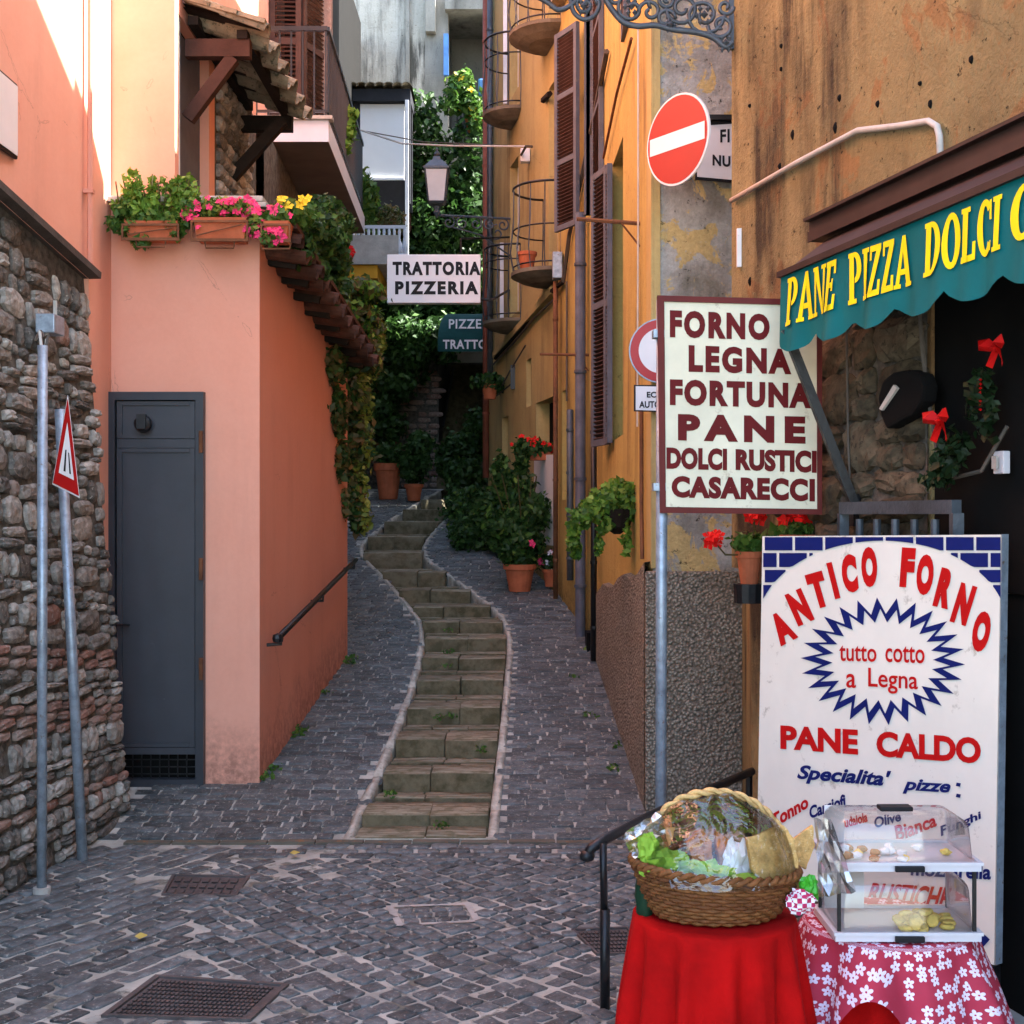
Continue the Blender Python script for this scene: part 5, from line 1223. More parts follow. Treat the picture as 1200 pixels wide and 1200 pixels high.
# shop interior: a closed room, walls coloured near black for its shade
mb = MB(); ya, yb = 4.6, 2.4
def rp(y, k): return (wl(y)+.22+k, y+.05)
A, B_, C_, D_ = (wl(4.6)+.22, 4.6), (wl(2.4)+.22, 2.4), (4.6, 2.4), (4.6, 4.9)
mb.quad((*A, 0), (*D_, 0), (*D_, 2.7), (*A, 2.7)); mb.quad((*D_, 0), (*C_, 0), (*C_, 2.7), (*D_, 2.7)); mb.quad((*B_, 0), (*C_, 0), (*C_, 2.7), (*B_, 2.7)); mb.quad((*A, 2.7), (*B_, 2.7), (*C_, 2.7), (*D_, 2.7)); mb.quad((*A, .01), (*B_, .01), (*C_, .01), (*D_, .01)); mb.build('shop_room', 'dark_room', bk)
# roof out of view, pitched to cut the sun patch on the left wall
mb = MB(); mb.quad((wl(6)-.05, 6.0, zr(6)+.01), (wl(.4)-.05, .4, 14.21), (8, .4, 14.21), (8, 6.0, zr(6)+.01)); mb.quad((wl(6)-.05, 6.0, zr(6)+.01), (8, 6.0, zr(6)+.01), (8, 7.1, 6.63), (.74, 7.1, 6.63)); mb.quad((.74, 7.1, 6.3), (8, 7.1, 6.3), (8, 7.1, 6.63), (.74, 7.1, 6.63)); mb.quad((.74, 6.67, 6.3), (.74, 7.1, 6.3), (.74, 7.1, 6.63), (.74, 6.67, 7.1))
mb.quad((8, -3, 0), (8, 6, 0), (8, 6, 8.1), (8, -3, 14.5)); mb.quad((wl(-3), -3, 0), (8, -3, 0), (8, -3, 14.5), (wl(-3), -3, 14.5)); mb.quad((wl(-3)-.05, -3, 14.52), (wl(.4)-.05, .4, 14.22), (8, .4, 14.22), (8, -3, 14.52)); mb.build('shading_roof', 'old_tile', bk)
# exposed rubble under the awning
rs = random.Random(11)
simple('big_rubble', (.095, .073, .045), .95, var=.6, nscale=16, bump=1.0, bscale=18, rnd=.3, c2=(.13, .105, .07), wear=((.05, .04, .028), .55))  # stone colour lowered to stand for shade in the awning recess
Gv = [crag_mesh('big_rubble', i+30, .2, .18, 6, 5) for i in range(12)]
mb = MB()
o_ = BN*.012
def bwp(y, z, k): return (wl(y)+BN.x*k, y+BN.y*k, z)
mb.quad(bwp(5.50, .0, .012), bwp(4.385, .0, .012), bwp(4.385, 2.49, .012), bwp(5.50, 2.49, .012)); mb.build('rubble_mortar', 'wall_mortar', bk)
z = .9
Mb = Matrix((-BD, Vector((0, 0, 1)), BN)).transposed().to_4x4()
while z < 2.44:
    h = rs.uniform(.10, .22); y = 4.39
    while y < 5.46:
        b = min(rs.uniform(.12, .34), 5.5-y)
        if b > .05:
            split = h > .17 and rs.random() < .5
            for f0, f1 in (((0, .5), (.5, 1)) if split else ((0, 1),)):
                inst(rs.choice(Gv), 'stone', bk, bwp(y+b/2, z+h*(f0+f1)/2, .0), (Mb@Matrix.Rotation(rs.uniform(-.12, .12), 4, 'Z')).to_euler(), (b*.98, h*(f1-f0)*.98, rs.uniform(.03, .06)))
        y += b
    z += h
# conduit on the plaster
m = MB(); m.tube([BW(u, v, .02) for u, v in ((857, 235), (935, 190), (1005, 153), (1050, 148), (1088, 142), (1098, 148), (1101, 160), (1103, 212))], .012, 8); m.build('conduit', 'pale_cable', bk, smooth=True)
m = MB(); a, b = BW(866, 268, .01), BW(866, 313, .01); m.bar(a, b, .02, .02); m.build('white_strip', 'white_paint', bk)
rs2 = random.Random(4)
for u, v in ((880, 124), (917, 54), (917, 81), (980, 150), (985, 115), (1030, 122), (1080, 98), (1092, 122), (930, 158), (915, 195), (1140, 70), (880, 330)):
    m = MB(); p = BW(u, v, -.004); m.add([p+BN*.012+BD*rs2.uniform(-.02, .02)+Vector((0, 0, rs2.uniform(-.028, .028))) for _ in range(5)], [(0, 1, 2, 3, 4)]) if False else m.lathe([(rs2.uniform(.008, .02), 0), (.006, .012)], (0, 0, 0), 7, M=Matrix.Translation(p)@Mb@Matrix.Diagonal((1, rs2.uniform(1, 1.9), 1, 1))); m.build('dark_hole_mark', 'dark_room', bk)  # raised black spots standing for the dark inside small holes
# things of the dark shop front
t = thing('satchel', 'dark bag with a pale strip hanging on the rubble wall under the awning', 'bag', tuple(BW(1058, 500, .1)))
m = MB(); pts = [(1028, 466), (1034, 446), (1046, 436), (1062, 433), (1076, 437), (1082, 452), (1080, 470), (1068, 486), (1050, 496), (1038, 503), (1032, 488)]
q = Plane(BW(1055, 468, .11), BD, (0, 0, 1)); q.slab(m, pts, .06); m.build('bag', 'dark_room', t, bevel=.012); m = MB(); q.slab(m, [(1030, 479), (1033, 481), (1051, 455), (1047, 451)], .01, .012); m.build('strip', 'pale_cable', t)
m = MB(); m.tube([BW(1076, 350, .06), BW(1082, 420, .07), BW(1090, 480, .06), BW(1100, 540, .05), BW(1118, 560, .05), BW(1150, 552, .05), BW(1180, 500, .05)], .007, 5); m.build('hanging_cable', 'cable', bk)
m = MB(); m.tube([BW(992, 385, .06), BW(994, 520, .06), BW(996, 560, .06)], .005, 5); m.build('thin_cable', 'cable', bk)
def bow(u, v, s, label, dark=False):
    c = BW(u, v, .12); t = thing('red_bow', label, 'bow', tuple(c), 'red ribbon bows in the shop front'); X = BD*-1; Z = Vector((0, 0, 1))
    m = MB()
    for sg, a in ((1, .35), (-1, .25)):
        d = X*sg*math.cos(a)+Z*math.sin(a); e = X*-math.sin(a)*sg+Z*math.cos(a)
        m.add([c, c+d*s*.5+e*s*.38+BN*.02, c+d*s*1.0+e*s*.2+BN*.035, c+d*s*.95-e*s*.25+BN*.03, c+d*s*.4-e*s*.22+BN*.015, c+d*s*.55+BN*.05], [(0, 1, 5), (1, 2, 5), (2, 3, 5), (3, 4, 5), (4, 0, 5)])
        m.add([c, c+X*sg*s*.35-Z*s*.9+BN*.01, c+X*sg*s*.65-Z*s*.75+BN*.02, c+X*sg*s*.1+BN*.02], [(0, 1, 2, 3)])
    m.build('ribbon', 'red_bow', t); m = MB(); m.lathe([(.0, -.012), (.014, 0), (0, .012)], tuple(c+BN*.02), 8); m.build('knot', 'red_bow', t)
bow(1106, 494, .075, 'bright red ribbon bow above the little green wreath in the shop front'); bow(1172, 408, .065, 'higher red ribbon bow near the right edge, in the shade of the awning')
t = thing('wreath', 'dark green sprig garland hanging below the lower red bow', 'garland', tuple(BW(1115, 560, .1)))
leaves('foliage', t, 'leaf_shade', [(BW(1110, 540, .1), (.04, .05, .08)), (BW(1098, 562, .1), (.06, .05, .025)), (BW(1122, 525, .1), (.04, .05, .06)), (BW(1150, 470, .1), (.04, .05, .12))], 380, .024, 51)
m = MB()
for i in range(8): m.lathe([(0, -.005), (.006, 0), (0, .005)], tuple(BW(1149, 445+i*5, .12)), 5)
m.build('red_beads', 'red_bow', t, kind='stuff')
t = thing('wall_switch', 'pale electrical switch box on the dark shop wall at the right edge', 'switch', tuple(BW(1180, 545, .03)))
c = BW(1178, 542, .02); m = MB(); m.box((-.026, -.035, 0), (.026, .035, .025), Matrix.Translation(c)@Mb); m.build('plate', 'tray_white', t, bevel=.004); m = MB(); m.box((-.012, -.02, .032), (.012, .02, .04), Matrix.Translation(c)@Mb); m.build('rocker', 'concrete', t)
mb = MB(); mb.quad(tuple(bwp(4.379, 0, -.012)), tuple(bwp(3.1, 0, -.012)), tuple(bwp(3.1, 2.5, -.012)), tuple(bwp(4.379, 2.5, -.012))); mb.build('shop_dark_sheet', 'dark_room', bk)  # near-black sheet across the opening, standing for the unlit shop
# iron balustrade gate standing against the wall
t = thing('iron_gate', 'grey iron gate with turned spindles standing behind the bakery poster', 'gate', tuple(BW(1055, 620, .1)))
gp = Plane(BW(1055, 600, .10), BD, (0, 0, 1)); a, b = gp.hit(988, 598), gp.hit(1121, 584)
a.z = b.z = 1.63
m = MB(); m.bar(a, b, .035, .045); m.bar(a-Vector((0, 0, .02)), Vector((a.x, a.y, .05)), .035); m.bar(b-Vector((0, 0, .02)), Vector((b.x, b.y, .05)), .035); m.bar(a-Vector((0, 0, 1.5)), b-Vector((0, 0, 1.5)), .03); m.build('frame', 'grey_iron', t)
for i in range(5):
    p = a.lerp(b, (i+1)/6); m = MB(); m.lathe([(.014, 0), (.014, .5), (.014, 1.2), (.03, 1.25), (.014, 1.28), (.026, 1.36), (.014, 1.40), (.014, 1.46)], (p.x, p.y, .13), 8); m.build('spindle', 'grey_iron', t)

# ---- awning
aw = thing('awning', 'teal shop awning lettered in yellow with a scalloped edge over the bakery front', 'awning', (.95, 4.8, 2.3))
ay = lambda y: 1.014-.25*(y-4.83)
ad = BD*-1   # towards the camera
A_ = Vector((ay(4.83), 4.83, 0)); LA = 2.6; N = 130; J = 7
def valance(sx, zf):
    k = (sx % .275)/.275; low = .245+.050*math.sin(PI*k)**.7-.0
    w = .010*math.sin(sx*19)*zf+.006*math.sin(sx*47+1)*zf+.018*math.sin(PI*k)*zf*zf
    return A_+ad*sx+BN*w+Vector((0, 0, 2.500+.006*sx-(low)*zf))
m = MB(); vs = [valance(LA*i/N, j/J) for j in range(J+1) for i in range(N+1)]
m.add(vs, [(j*(N+1)+i, j*(N+1)+i+1, (j+1)*(N+1)+i+1, (j+1)*(N+1)+i) for j in range(J) for i in range(N)]); m.build('valance', 'awning_teal', aw, smooth=True)
m = MB(); c0 = A_+Vector((0, 0, 2.51)); c1 = A_+ad*LA+Vector((0, 0, 2.525)); m.bar(c0+ad*-.005, c1, .03, .022); m.build('front_bar', 'awning_bar', aw)
W0 = Vector((wl(4.9), 4.9, 2.66))+BN*.10; W1 = W0+ad*LA
m = MB(); m.quad(c0, c1, W1, W0); m.build('canopy', 'awning_bar', aw)
# brown cassette on the wall
q0, q1 = BW(966, 282, .07), None; q0.z = 2.70; q1 = q0+ad*2.6
m = MB(); m.bar(q0, q1, .13, .075); m.bar(q0+Vector((0, 0, .045))+BN*.01, q1+Vector((0, 0, .045))+BN*.01, .16, .012); m.bar(q0+BN*.068+Vector((0, 0, -.02)), q1+BN*.068+Vector((0, 0, -.02)), .008, .04); m.build('cassette', 'awning_bar', aw)
m = MB(); m.bar(A_+ad*.04+Vector((0, 0, 2.30)), BW(1004, 598, .04), .032, .032); m.build('arm', 'black_iron', aw)
m = MB(); b = BW(1004, 598, .03); m.box((-.03, -.06, 0), (.03, .06, .03), Matrix.Translation(b)@Mb); m.build('arm_bracket', 'black_iron', aw)
m = MB(); m.add([valance(0, j/J) for j in range(J+1)]+[valance(0, j/J)-BN*.05-Vector((0,0,.0)) for j in range(J+1)], [(j, j+1, J+2+j, J+1+j) for j in range(J)]); m.build('side_flap', 'awning_teal', aw)
# heavy serif letters built from strokes
SER = {
 'P': ([('v', .10, 0, 1, .26), ('h', 0, .46, 0, .10), ('h', 0, .40, .90, .10)], [('bowl', .28, .42, 1.0)]),
 'A': None, 'N': None, 'E': None, 'I': None, 'Z': None, 'D': None, 'O': None, 'L': None, 'C': None}
def R4(x0, y0, x1, y1): return [(x0, y0), (x1, y0), (x1, y1), (x0, y1)]
def ringp(cx, cy, rx, ry, ix, iy, a0, a1, n=14):
    out = []
    for i in range(n):
        s0 = a0+(a1-a0)*i/n; s1 = a0+(a1-a0)*(i+1)/n
        out.append([(cx+rx*math.cos(s0), cy+ry*math.sin(s0)), (cx+rx*math.cos(s1), cy+ry*math.sin(s1)), (cx+ix*math.cos(s1), cy+iy*math.sin(s1)), (cx+ix*math.cos(s0), cy+iy*math.sin(s0))])
    return out
def glyph(ch):
    if ch == 'P': return [R4(.08, 0, .36, 1), R4(0, 0, .5, .09), R4(0, .91, .4, 1)]+ringp(.40, .70, .42, .30, .14, .20, -PI/2, PI/2), .86
    if ch == 'A': return [[(.0, .0), (.20, .0), (.50, .86), (.42, 1)], [(.42, 1), (.40, .8), (.62, 0), (.95, 0), (.62, 1)], R4(.24, .25, .72, .36), R4(-.06, 0, .30, .08), R4(.56, 0, 1.02, .08)], .98
    if ch == 'N': return [R4(.08, 0, .22, 1), [(.05, 1), (.36, 1), (.92, 0), (.72, 0)], R4(.76, 0, .92, 1), R4(0, 0, .32, .08), R4(.62, .92, 1.0, 1), R4(0, .92, .3, 1)], 1.0
    if ch == 'E': return [R4(.08, 0, .36, 1), R4(0, 0, .74, .12), R4(0, .88, .72, 1), R4(.3, .45, .55, .56), R4(.62, .0, .76, .30), R4(.60, .72, .73, 1), R4(.48, .38, .57, .63)], .78
    if ch == 'I': return [R4(.10, 0, .38, 1), R4(0, 0, .48, .09), R4(0, .91, .48, 1)], .48
    if ch == 'Z': return [R4(.04, 0, .76, .12), R4(.04, .88, .76, 1), [(.04, .10), (.34, .10), (.76, .90), (.46, .90)], R4(.64, .0, .78, .30), R4(.02, .72, .15, 1)], .80
    if ch == 'D': return [R4(.08, 0, .36, 1), R4(0, 0, .4, .09), R4(0, .91, .4, 1)]+ringp(.36, .5, .56, .5, .26, .40, -PI/2, PI/2), .92
    if ch == 'O': return ringp(.46, .5, .46, .52, .18, .40, 0, 2*PI, 24), .92
    if ch == 'L': return [R4(.08, 0, .36, 1), R4(0, 0, .72, .12), R4(0, .91, .48, 1), R4(.60, 0, .74, .34)], .74
    if ch == 'C': return ringp(.46, .5, .46, .52, .18, .40, PI*.25, PI*1.78, 20)+[R4(.70, .62, .82, .98), R4(.72, .06, .80, .24)], .84
vpl = Plane(A_+Vector((0, 0, 2.4)), BD, (0, 0, 1))
def serif_word(m, word, tl, tr, br, bl, gap=.07):
    G_ = [glyph(c) for c in word]; Wt = sum(g[1] for g in G_)+gap*(len(word)-1); x = 0
    for g, wd in G_:
        for poly in g:
            vs = []
            for px, py in poly:
                X_ = (x+px)/Wt; u = (bl[0]*(1-X_)+br[0]*X_)*(1-py)+(tl[0]*(1-X_)+tr[0]*X_)*py; v = (bl[1]*(1-X_)+br[1]*X_)*(1-py)+(tl[1]*(1-X_)+tr[1]*X_)*py
                p = vpl.hit(u, v); s_ = (p-A_).dot(ad); zf = max(0, min(1, (2.5-p.z)/.26)); wv = valance(s_, zf)
                off = (wv-A_).dot(BN); vs.append(p+BN*(off+.006))
            m.add(vs, [tuple(range(len(vs)))])
        x += wd+gap
m = MB(); serif_word(m, 'PANE', (925, 327), (983, 303), (983, 362), (925, 383)); m.build('lettering', 'awning_yellow', aw); m = MB(); serif_word(m, 'PIZZA', (996, 298), (1069, 273), (1069, 334), (996, 358)); m.build('lettering', 'awning_yellow', aw); m = MB()
serif_word(m, 'DOLCI', (1086, 263), (1177, 227), (1177, 292), (1086, 326)); m.build('lettering', 'awning_yellow', aw); m = MB(); serif_word(m, 'C', (1187, 224), (1218, 208), (1218, 275), (1187, 287)); m.build('lettering', 'awning_yellow', aw)

# ---- FORNO sign on its post
YF = 5.0
fs = thing('bakery_sign', 'cream sign with maroon frame reading FORNO LEGNA FORTUNA PANE on a steel post', 'sign', (.75, YF, 0))
fp = Plane((.9, YF, 2), (1, -.02, -.018), (0, 0, 1))
m = MB(); fp.slab(m, [(772, 347), (962, 353), (962, 602), (775, 600)], .02); m.build('panel', 'sign_frame', fs)
m = MB(); fp.slab(m, [(778.5, 353.5), (957, 358.5), (957.5, 596.5), (780.5, 594)], .003, .004); face = m.build('face', 'sign_cream', fs)
m = MB(); out = [(770.5, 346), (963.5, 351.5), (963.5, 603), (773.5, 601)]; inn_ = [(778, 353), (957.5, 358), (958, 597), (780, 594.5)]
for i in range(4):
    j = (i+1) % 4; fp.slab(m, [out[i], out[j], inn_[j], inn_[i]], .03, .012)
m.build('frame', 'sign_frame', fs)
kw = dict(lift=.006)
def FW(*a, **k): mm = MB(); text_on(mm, *a, **k); mm.build('lettering', 'letter_red', fs)
FW(fp, 'FORNO', (785, 363), (902, 368), (902, 399), (785, 395.5), .06, 1.25, **kw)
FW(fp, 'LEGNA', (807, 404), (927.5, 409), (927.5, 439), (807, 436), .06, 1.25, **kw)
FW(fp, 'FORTUNA', (785, 444), (951, 449), (951, 479), (785, 475), .06, 1.2, **kw)
FW(fp, 'PANE', (794.5, 485), (944, 488), (944, 520), (794.5, 516), .06, 1.45, **kw)
FW(fp, 'DOLCI', (781, 524), (852, 525.5), (852, 551.5), (781, 549.5), .06, 1.05, **kw); FW(fp, 'RUSTICI', (862, 526), (957, 528), (957, 554.5), (862, 551), .06, 1.05, **kw)
FW(fp, 'CASARECCI', (787, 557.5), (955, 561), (955, 588), (787, 583), .06, 1.12, **kw)

m = MB(); m.tube([(P(774, 900, YF+.03).x, YF+.03, -.02), (P(776, 470, YF+.03).x, YF+.03, 2.45)], .0225, 14); m.build('post', 'galvanised', fs, smooth=True)
m = MB(); m.tube([(P(774, 900, YF+.03).x, YF+.03, 0), (P(774, 900, YF+.03).x, YF+.03, .03)], .04, 14); m.build('foot', 'concrete', fs)
for z in (1.7, 2.3):
    m = MB(); m.box((P(775, 600, YF).x-.03, YF+.005, z), (P(775, 600, YF).x+.05, YF+.065, z+.03)); m.build('clamp', 'galvanised', fs)
# ---- no entry sign
np_ = Plane(P(793.5, 163.5, 6.25), (-.58, .82, 0), (0, 0, 1))
nf = thing('no_entry_sign', 'round red no entry sign with a white bar on the peeling wall', 'road sign', tuple(np_.o))
r_ = 53.3/F*6.25
def disc(m, pl, ra, rb, lift, th=None, n=44, cx=0, cy=0):
    vs = [pl.loc(cx+r*math.cos(2*PI*i/n), cy+r*math.sin(2*PI*i/n), lift) for r in (ra, rb) for i in range(n)]
    if rb == 0: m.add(vs[:n], [tuple(range(n))])
    else: m.add(vs, [(i, (i+1) % n, n+(i+1) % n, n+i) for i in range(n)])
    if th: b = [pl.loc(cx+ra*math.cos(2*PI*i/n), cy+ra*math.sin(2*PI*i/n), lift-th) for i in range(n)]; m.add(vs[:n]+b, [(i, n+i, n+(i+1) % n, (i+1) % n) for i in range(n)]+[tuple(range(n, 2*n))])
m = MB(); disc(m, np_, r_, 0, 0, .012); m.build('rim', 'sign_white', nf)
m = MB(); disc(m, np_, r_*.955, 0, .002); m.build('disc', 'sign_red', nf)
m = MB(); vs = [np_.loc(x*r_*.88, y*r_*.19, .004) for x, y in ((-1, -1), (1, -1), (1, 1), (-1, 1))]; m.add(vs, [(0, 1, 2, 3)]); m.build('bar', 'sign_white', nf)
m = MB(); m.tube([np_.loc(-.02, .08, -.01), (np_.o.x+.12, YP, np_.o.z+.08)], .012, 6); m.tube([np_.loc(-.02, -.08, -.01), (np_.o.x+.12, YP, np_.o.z-.08)], .012, 6); m.build('bracket', 'galvanised', nf)
# ---- street name plate behind it
sp2 = Plane((0, YP-.03, 3), (1, 0, 0), (0, 0, 1)); ns = thing('street_plate', 'white street plate half hidden between the no entry sign and the brown wall', 'sign', tuple(sp2.hit(840, 210)))
m = MB(); sp2.slab(m, [(815, 143), (885, 138), (885, 216), (815, 210)], .012); m.build('edge', 'letter_black', ns)
m = MB(); sp2.slab(m, [(817, 148), (884, 143), (884, 213), (817, 207)], .003, .004); m.build('plate', 'sign_white', ns)
m = MB(); text_on(m, sp2, 'FI', (844, 152), (855, 151), (855, 167), (844, 167), .03, 1.1, lift=.007); m.build('lettering', 'letter_black', ns); m = MB(); text_on(m, sp2, 'NU', (835, 181), (856, 183), (856, 196), (835, 194), .04, 1.1, lift=.007); m.build('lettering', 'letter_black', ns)
m = MB(); m.box((.98, YP-.06, sp2.hit(840, 143).z+.005), (1.2, YP-.002, sp2.hit(840, 143).z+.03)); m.build('top_bracket', 'black_iron', ns)
# ---- second ring sign and white plate half behind the big sign
rp_ = Plane(P(775, 411, 6.6), (1, 0, 0), (0, 0, 1)); rg = thing('ring_sign', 'white road sign with a red ring half behind the cream bakery sign', 'road sign', tuple(rp_.o)); r_ = 38/F*6.6
m = MB(); disc(m, rp_, r_, 0, 0, .01); m.build('rim', 'galvanised', rg); m = MB(); disc(m, rp_, r_*.96, r_*.70, .002); m.build('ring', 'sign_red', rg); m = MB(); disc(m, rp_, r_*.70, 0, .0015); m.build('field', 'sign_white', rg)
pl3 = Plane(P(770, 467, 6.6), (1, 0, -.03), (0, 0, 1)); pt = thing('plate_sign', 'small white text plate below the red ring sign', 'sign', tuple(pl3.o))
m = MB(); pl3.slab(m, [(743, 451), (812, 452), (812, 484), (743, 482)], .008); m.build('edge', 'letter_black', pt); m = MB(); pl3.slab(m, [(745, 452.5), (811, 453.5), (811, 482.5), (745, 480.5)], .002, .003); m.build('plate', 'sign_white', pt)
m = MB(); text_on(m, pl3, 'ECCETTO', (758, 459), (800, 459), (800, 466), (758, 466), .03, 1, lift=.006); m.build('lettering', 'letter_black', pt); m = MB(); text_on(m, pl3, 'AUTORIZZATI', (749, 470), (806, 470), (806, 478), (749, 478), .03, 1, lift=.006); m.build('lettering', 'letter_black', pt)
# ---- wrought iron sign arm at the top
wi = thing('scroll_bracket', 'ornate wrought iron scroll bracket reaching out from the wall at the top edge', 'bracket', tuple(P(857, 30, 6.2)))
YI = 5.9; pt_ = lambda u, v: P(u, v, YI); m = MB()
def crv(pts, r, n=5, mm=None):
    q = [pt_(u, v) for u, v in pts]; out = []
    for i in range(len(q)-1):
        p0 = q[max(i-1, 0)]; p1 = q[i]; p2 = q[i+1]; p3 = q[min(i+2, len(q)-1)]
        for k in range(6):
            t = k/6; out.append(.5*((2*p1)+(p2-p0)*t+(2*p0-5*p1+4*p2-p3)*t*t+(3*p1-p0-3*p2+p3)*t**3))
    out.append(q[-1]); (mm or m).tube(out, r, n)
crv([(612, -12), (640, 2), (655, 12), (672, 4), (678, -8)], .013); crv([(668, -5), (672, 14), (684, 23), (697, 18), (702, 4), (695, -6)], .012)
crv([(705, -10), (716, 10), (730, 26), (748, 31), (768, 30), (790, 35), (815, 38), (835, 44), (850, 55), (857, 50)], .015); crv([(600, -14), (700, -6), (800, -4), (858, -4)], .013)
m.build('arm', 'grey_iron', wi, smooth=True)
X1_, Z1_ = Vector((1, 0, 0)), Vector((0, 0, 1))
for u, v, r, a0, tn, hd in ((740, 10, 22, 0, 1.4, 1), (762, 14, 14, PI, 1.2, -1), (780, 22, 12, 0, 1.2, 1), (800, 10, 20, PI, 1.5, 1), (825, 18, 24, 0, 1.6, -1), (845, 30, 16, PI, 1.3, 1), (686, 6, 14, 0, 1.4, 1), (720, -2, 12, PI, 1.2, -1), (850, 8, 10, 0, 1.2, -1), (782, 0, 10, PI, 1.3, 1), (640, -4, 10, 0, 1.3, 1)):
    m = MB(); scroll(m, pt_(u, v), r/F*YI, a0, tn, .010, X1_, Z1_, hand=hd); m.build('scroll', 'grey_iron', wi, smooth=True)
for u, v, r in ((825, 18, .035), (740, 8, .03), (684, 8, .028), (850, 51, .03), (785, 30, .02)):
    m = MB(); cc = pt_(u, v)
    for k in range(6):
        a = k*PI/3; m.lathe([(0, -.018), (.012, 0), (0, .018)], tuple(cc+X1_*math.cos(a)*r+Z1_*math.sin(a)*r), 6)
    m.lathe([(0, -.02), (.018, 0), (0, .02)], tuple(cc-Vector((0, .01, 0))), 8); m.build('rosette', 'grey_iron', wi, kind='stuff')
m = MB(); m.bar(P(857, 58, 5.99), P(857, -20, 5.99), .03); m.build('wall_plate', 'grey_iron', wi)

# ---- poster board
Rr = Vector((1.54, 4.05, 0))*.94; Ll = Vector((.96, 4.96, 0))*.94; pp_ = Plane(Rr, Ll-Rr, (0, 0, 1))
po = thing('poster_board', 'tall white ANTICO FORNO board with blue brick corners and a starburst', 'sign board', tuple(Rr))
PC = [(893.5, 628.5), (1173, 626.5), (1165, 1131), (888, 1035)]
m = MB(); bl_ = pp_.hit(887.5, 960); zb_ = .19
pc4 = [(893.5, 628.5), (1173, 626.5), (1165, 1131), (886.5, 1031)]
pp_.slab(m, pc4, .02); m.build('board', 'poster_white', po)
def L_(x, y): return (880+x/3.3333, 600+y/3.3333)
m = MB(); blue = []
def arch_y(x): # crop coords: top edge of the pale arch
    c = 512; t = (x-c)/480.0
    return 118+ (1-math.sqrt(max(0, 1-min(1, abs(t))**2*.97)))*330
rows = [(98, 150), (160, 215), (226, 275), (285, 338), (345, 372)]
for ri, (ya, yb) in enumerate(rows):
    off = 0 if ri % 2 == 0 else -62; x = 50+off
    while x < 975:
        xa, xb = max(x+4, 48), min(x+112, 975); x += 118
        if xb-xa < 12: continue
        # clip brick by the arch
        n = 8; top = []; bot = []
        for i in range(n+1):
            xx = xa+(xb-xa)*i/n; ay_ = arch_y(xx)-6
            if ay_ > ya+2: top.append((xx, ya)); bot.append((xx, min(yb, ay_)))
        if len(top) >= 2: pp_.poly(m, [L_(*p) for p in top]+[L_(*p) for p in bot[::-1]], .003)
m.build('printed_bricks', 'poster_blue', po, kind='stuff')
m = MB()
for ch_, cx, cy, h, wd, rot in (('A', 122, 452, 125, 78, 28), ('N', 190, 372, 135, 70, 24), ('T', 262, 305, 140, 70, 16), ('I', 322, 268, 145, 22, 14), ('C', 385, 240, 150, 60, 6), ('O', 462, 215, 158, 62, 2), ('F', 612, 217, 155, 55, -4), ('O', 680, 245, 160, 66, -5), ('R', 757, 298, 155, 62, -14), ('N', 830, 360, 160, 66, -17), ('O', 900, 467, 160, 68, -10)):
    ca, sa = math.cos(R_(rot)), math.sin(R_(rot))
    def cr(x, y): X_ = x*wd/2; Y_ = y*h/2; return L_(cx+X_*ca-Y_*sa, cy-(X_*sa+Y_*ca))
    mm = MB(); text_on(mm, pp_, ch_, cr(-1, 1), cr(1, 1), cr(1, -1), cr(-1, -1), .075); mm.build('letter', 'poster_red', po)
INK = 'poster_red'
def TP(txt, q, **k): mm = MB(); text_on(mm, pp_, txt, *q, **k); o = mm.build('lettering', INK, po); return o
def T_(txt, x0, x1, t0, t1, b0, b1, **k): TP(txt, (L_(x0, t0), L_(x1, t1), L_(x1, b1), L_(x0, b0)), **k)
T_('tutto', 345, 490, 520, 524, 582, 586, bold=.012); T_('cotto', 525, 678, 520, 526, 586, 592, bold=.012)
T_('a', 372, 410, 632, 632, 686, 688, bold=.012); T_('Legna', 458, 652, 608, 622, 705, 715, bold=.012)
T_('PANE', 115, 418, 833, 850, 925, 948, bold=.045); T_('CALDO', 490, 898, 855, 882, 955, 985, bold=.045)

TP('Tonno', ((903, 955), (945, 931), (948, 946), (905, 972)), bold=.035)
TP('Crudaiola', ((978, 961), (1016, 951), (1017, 963), (980, 973)), bold=.035)
TP('Bianca', ((1048, 968), (1096, 953), (1098, 968), (1051, 987)), bold=.03)
TP('PIZZE', ((960, 1033), (1012, 1033), (1010, 1056), (958, 1054)), bold=.04, shear=.25); TP('RUSTICHE', ((1019, 1034), (1116, 1040), (1112, 1066), (1015, 1058)), bold=.03, shear=.25)
TP('Farcite', ((970, 1072), (998, 1074), (998, 1083), (970, 1080)), bold=.03)
INK = 'poster_blue'; m = MB(); T_("Specialita'", 180, 548, 985, 1012, 1058, 1090, bold=.035, shear=.3); T_('pizze', 592, 780, 1040, 1050, 1100, 1112, bold=.035, shear=.3)
for v in (917, 930): m = MB(); pp_.poly(m, [(1121, v), (1126, v+1), (1125, v+5), (1120, v+4)], .003); m.build('printed_dot', 'poster_blue', po)
m = MB()
TP('Carciofi', ((948, 945), (990, 930), (991, 945), (949, 960)), bold=.035); TP('Olive', ((1024, 958), (1055, 950), (1056, 962), (1025, 971)), bold=.03); TP('Funghi', ((1102, 968), (1149, 950), (1150, 962), (1103, 984)), bold=.03); TP('mozzarella', ((1068, 1011), (1162, 1013), (1161, 1031), (1067, 1026)), bold=.03)
cx, cy = 515, 583; n = 26; outp = []; inp = []
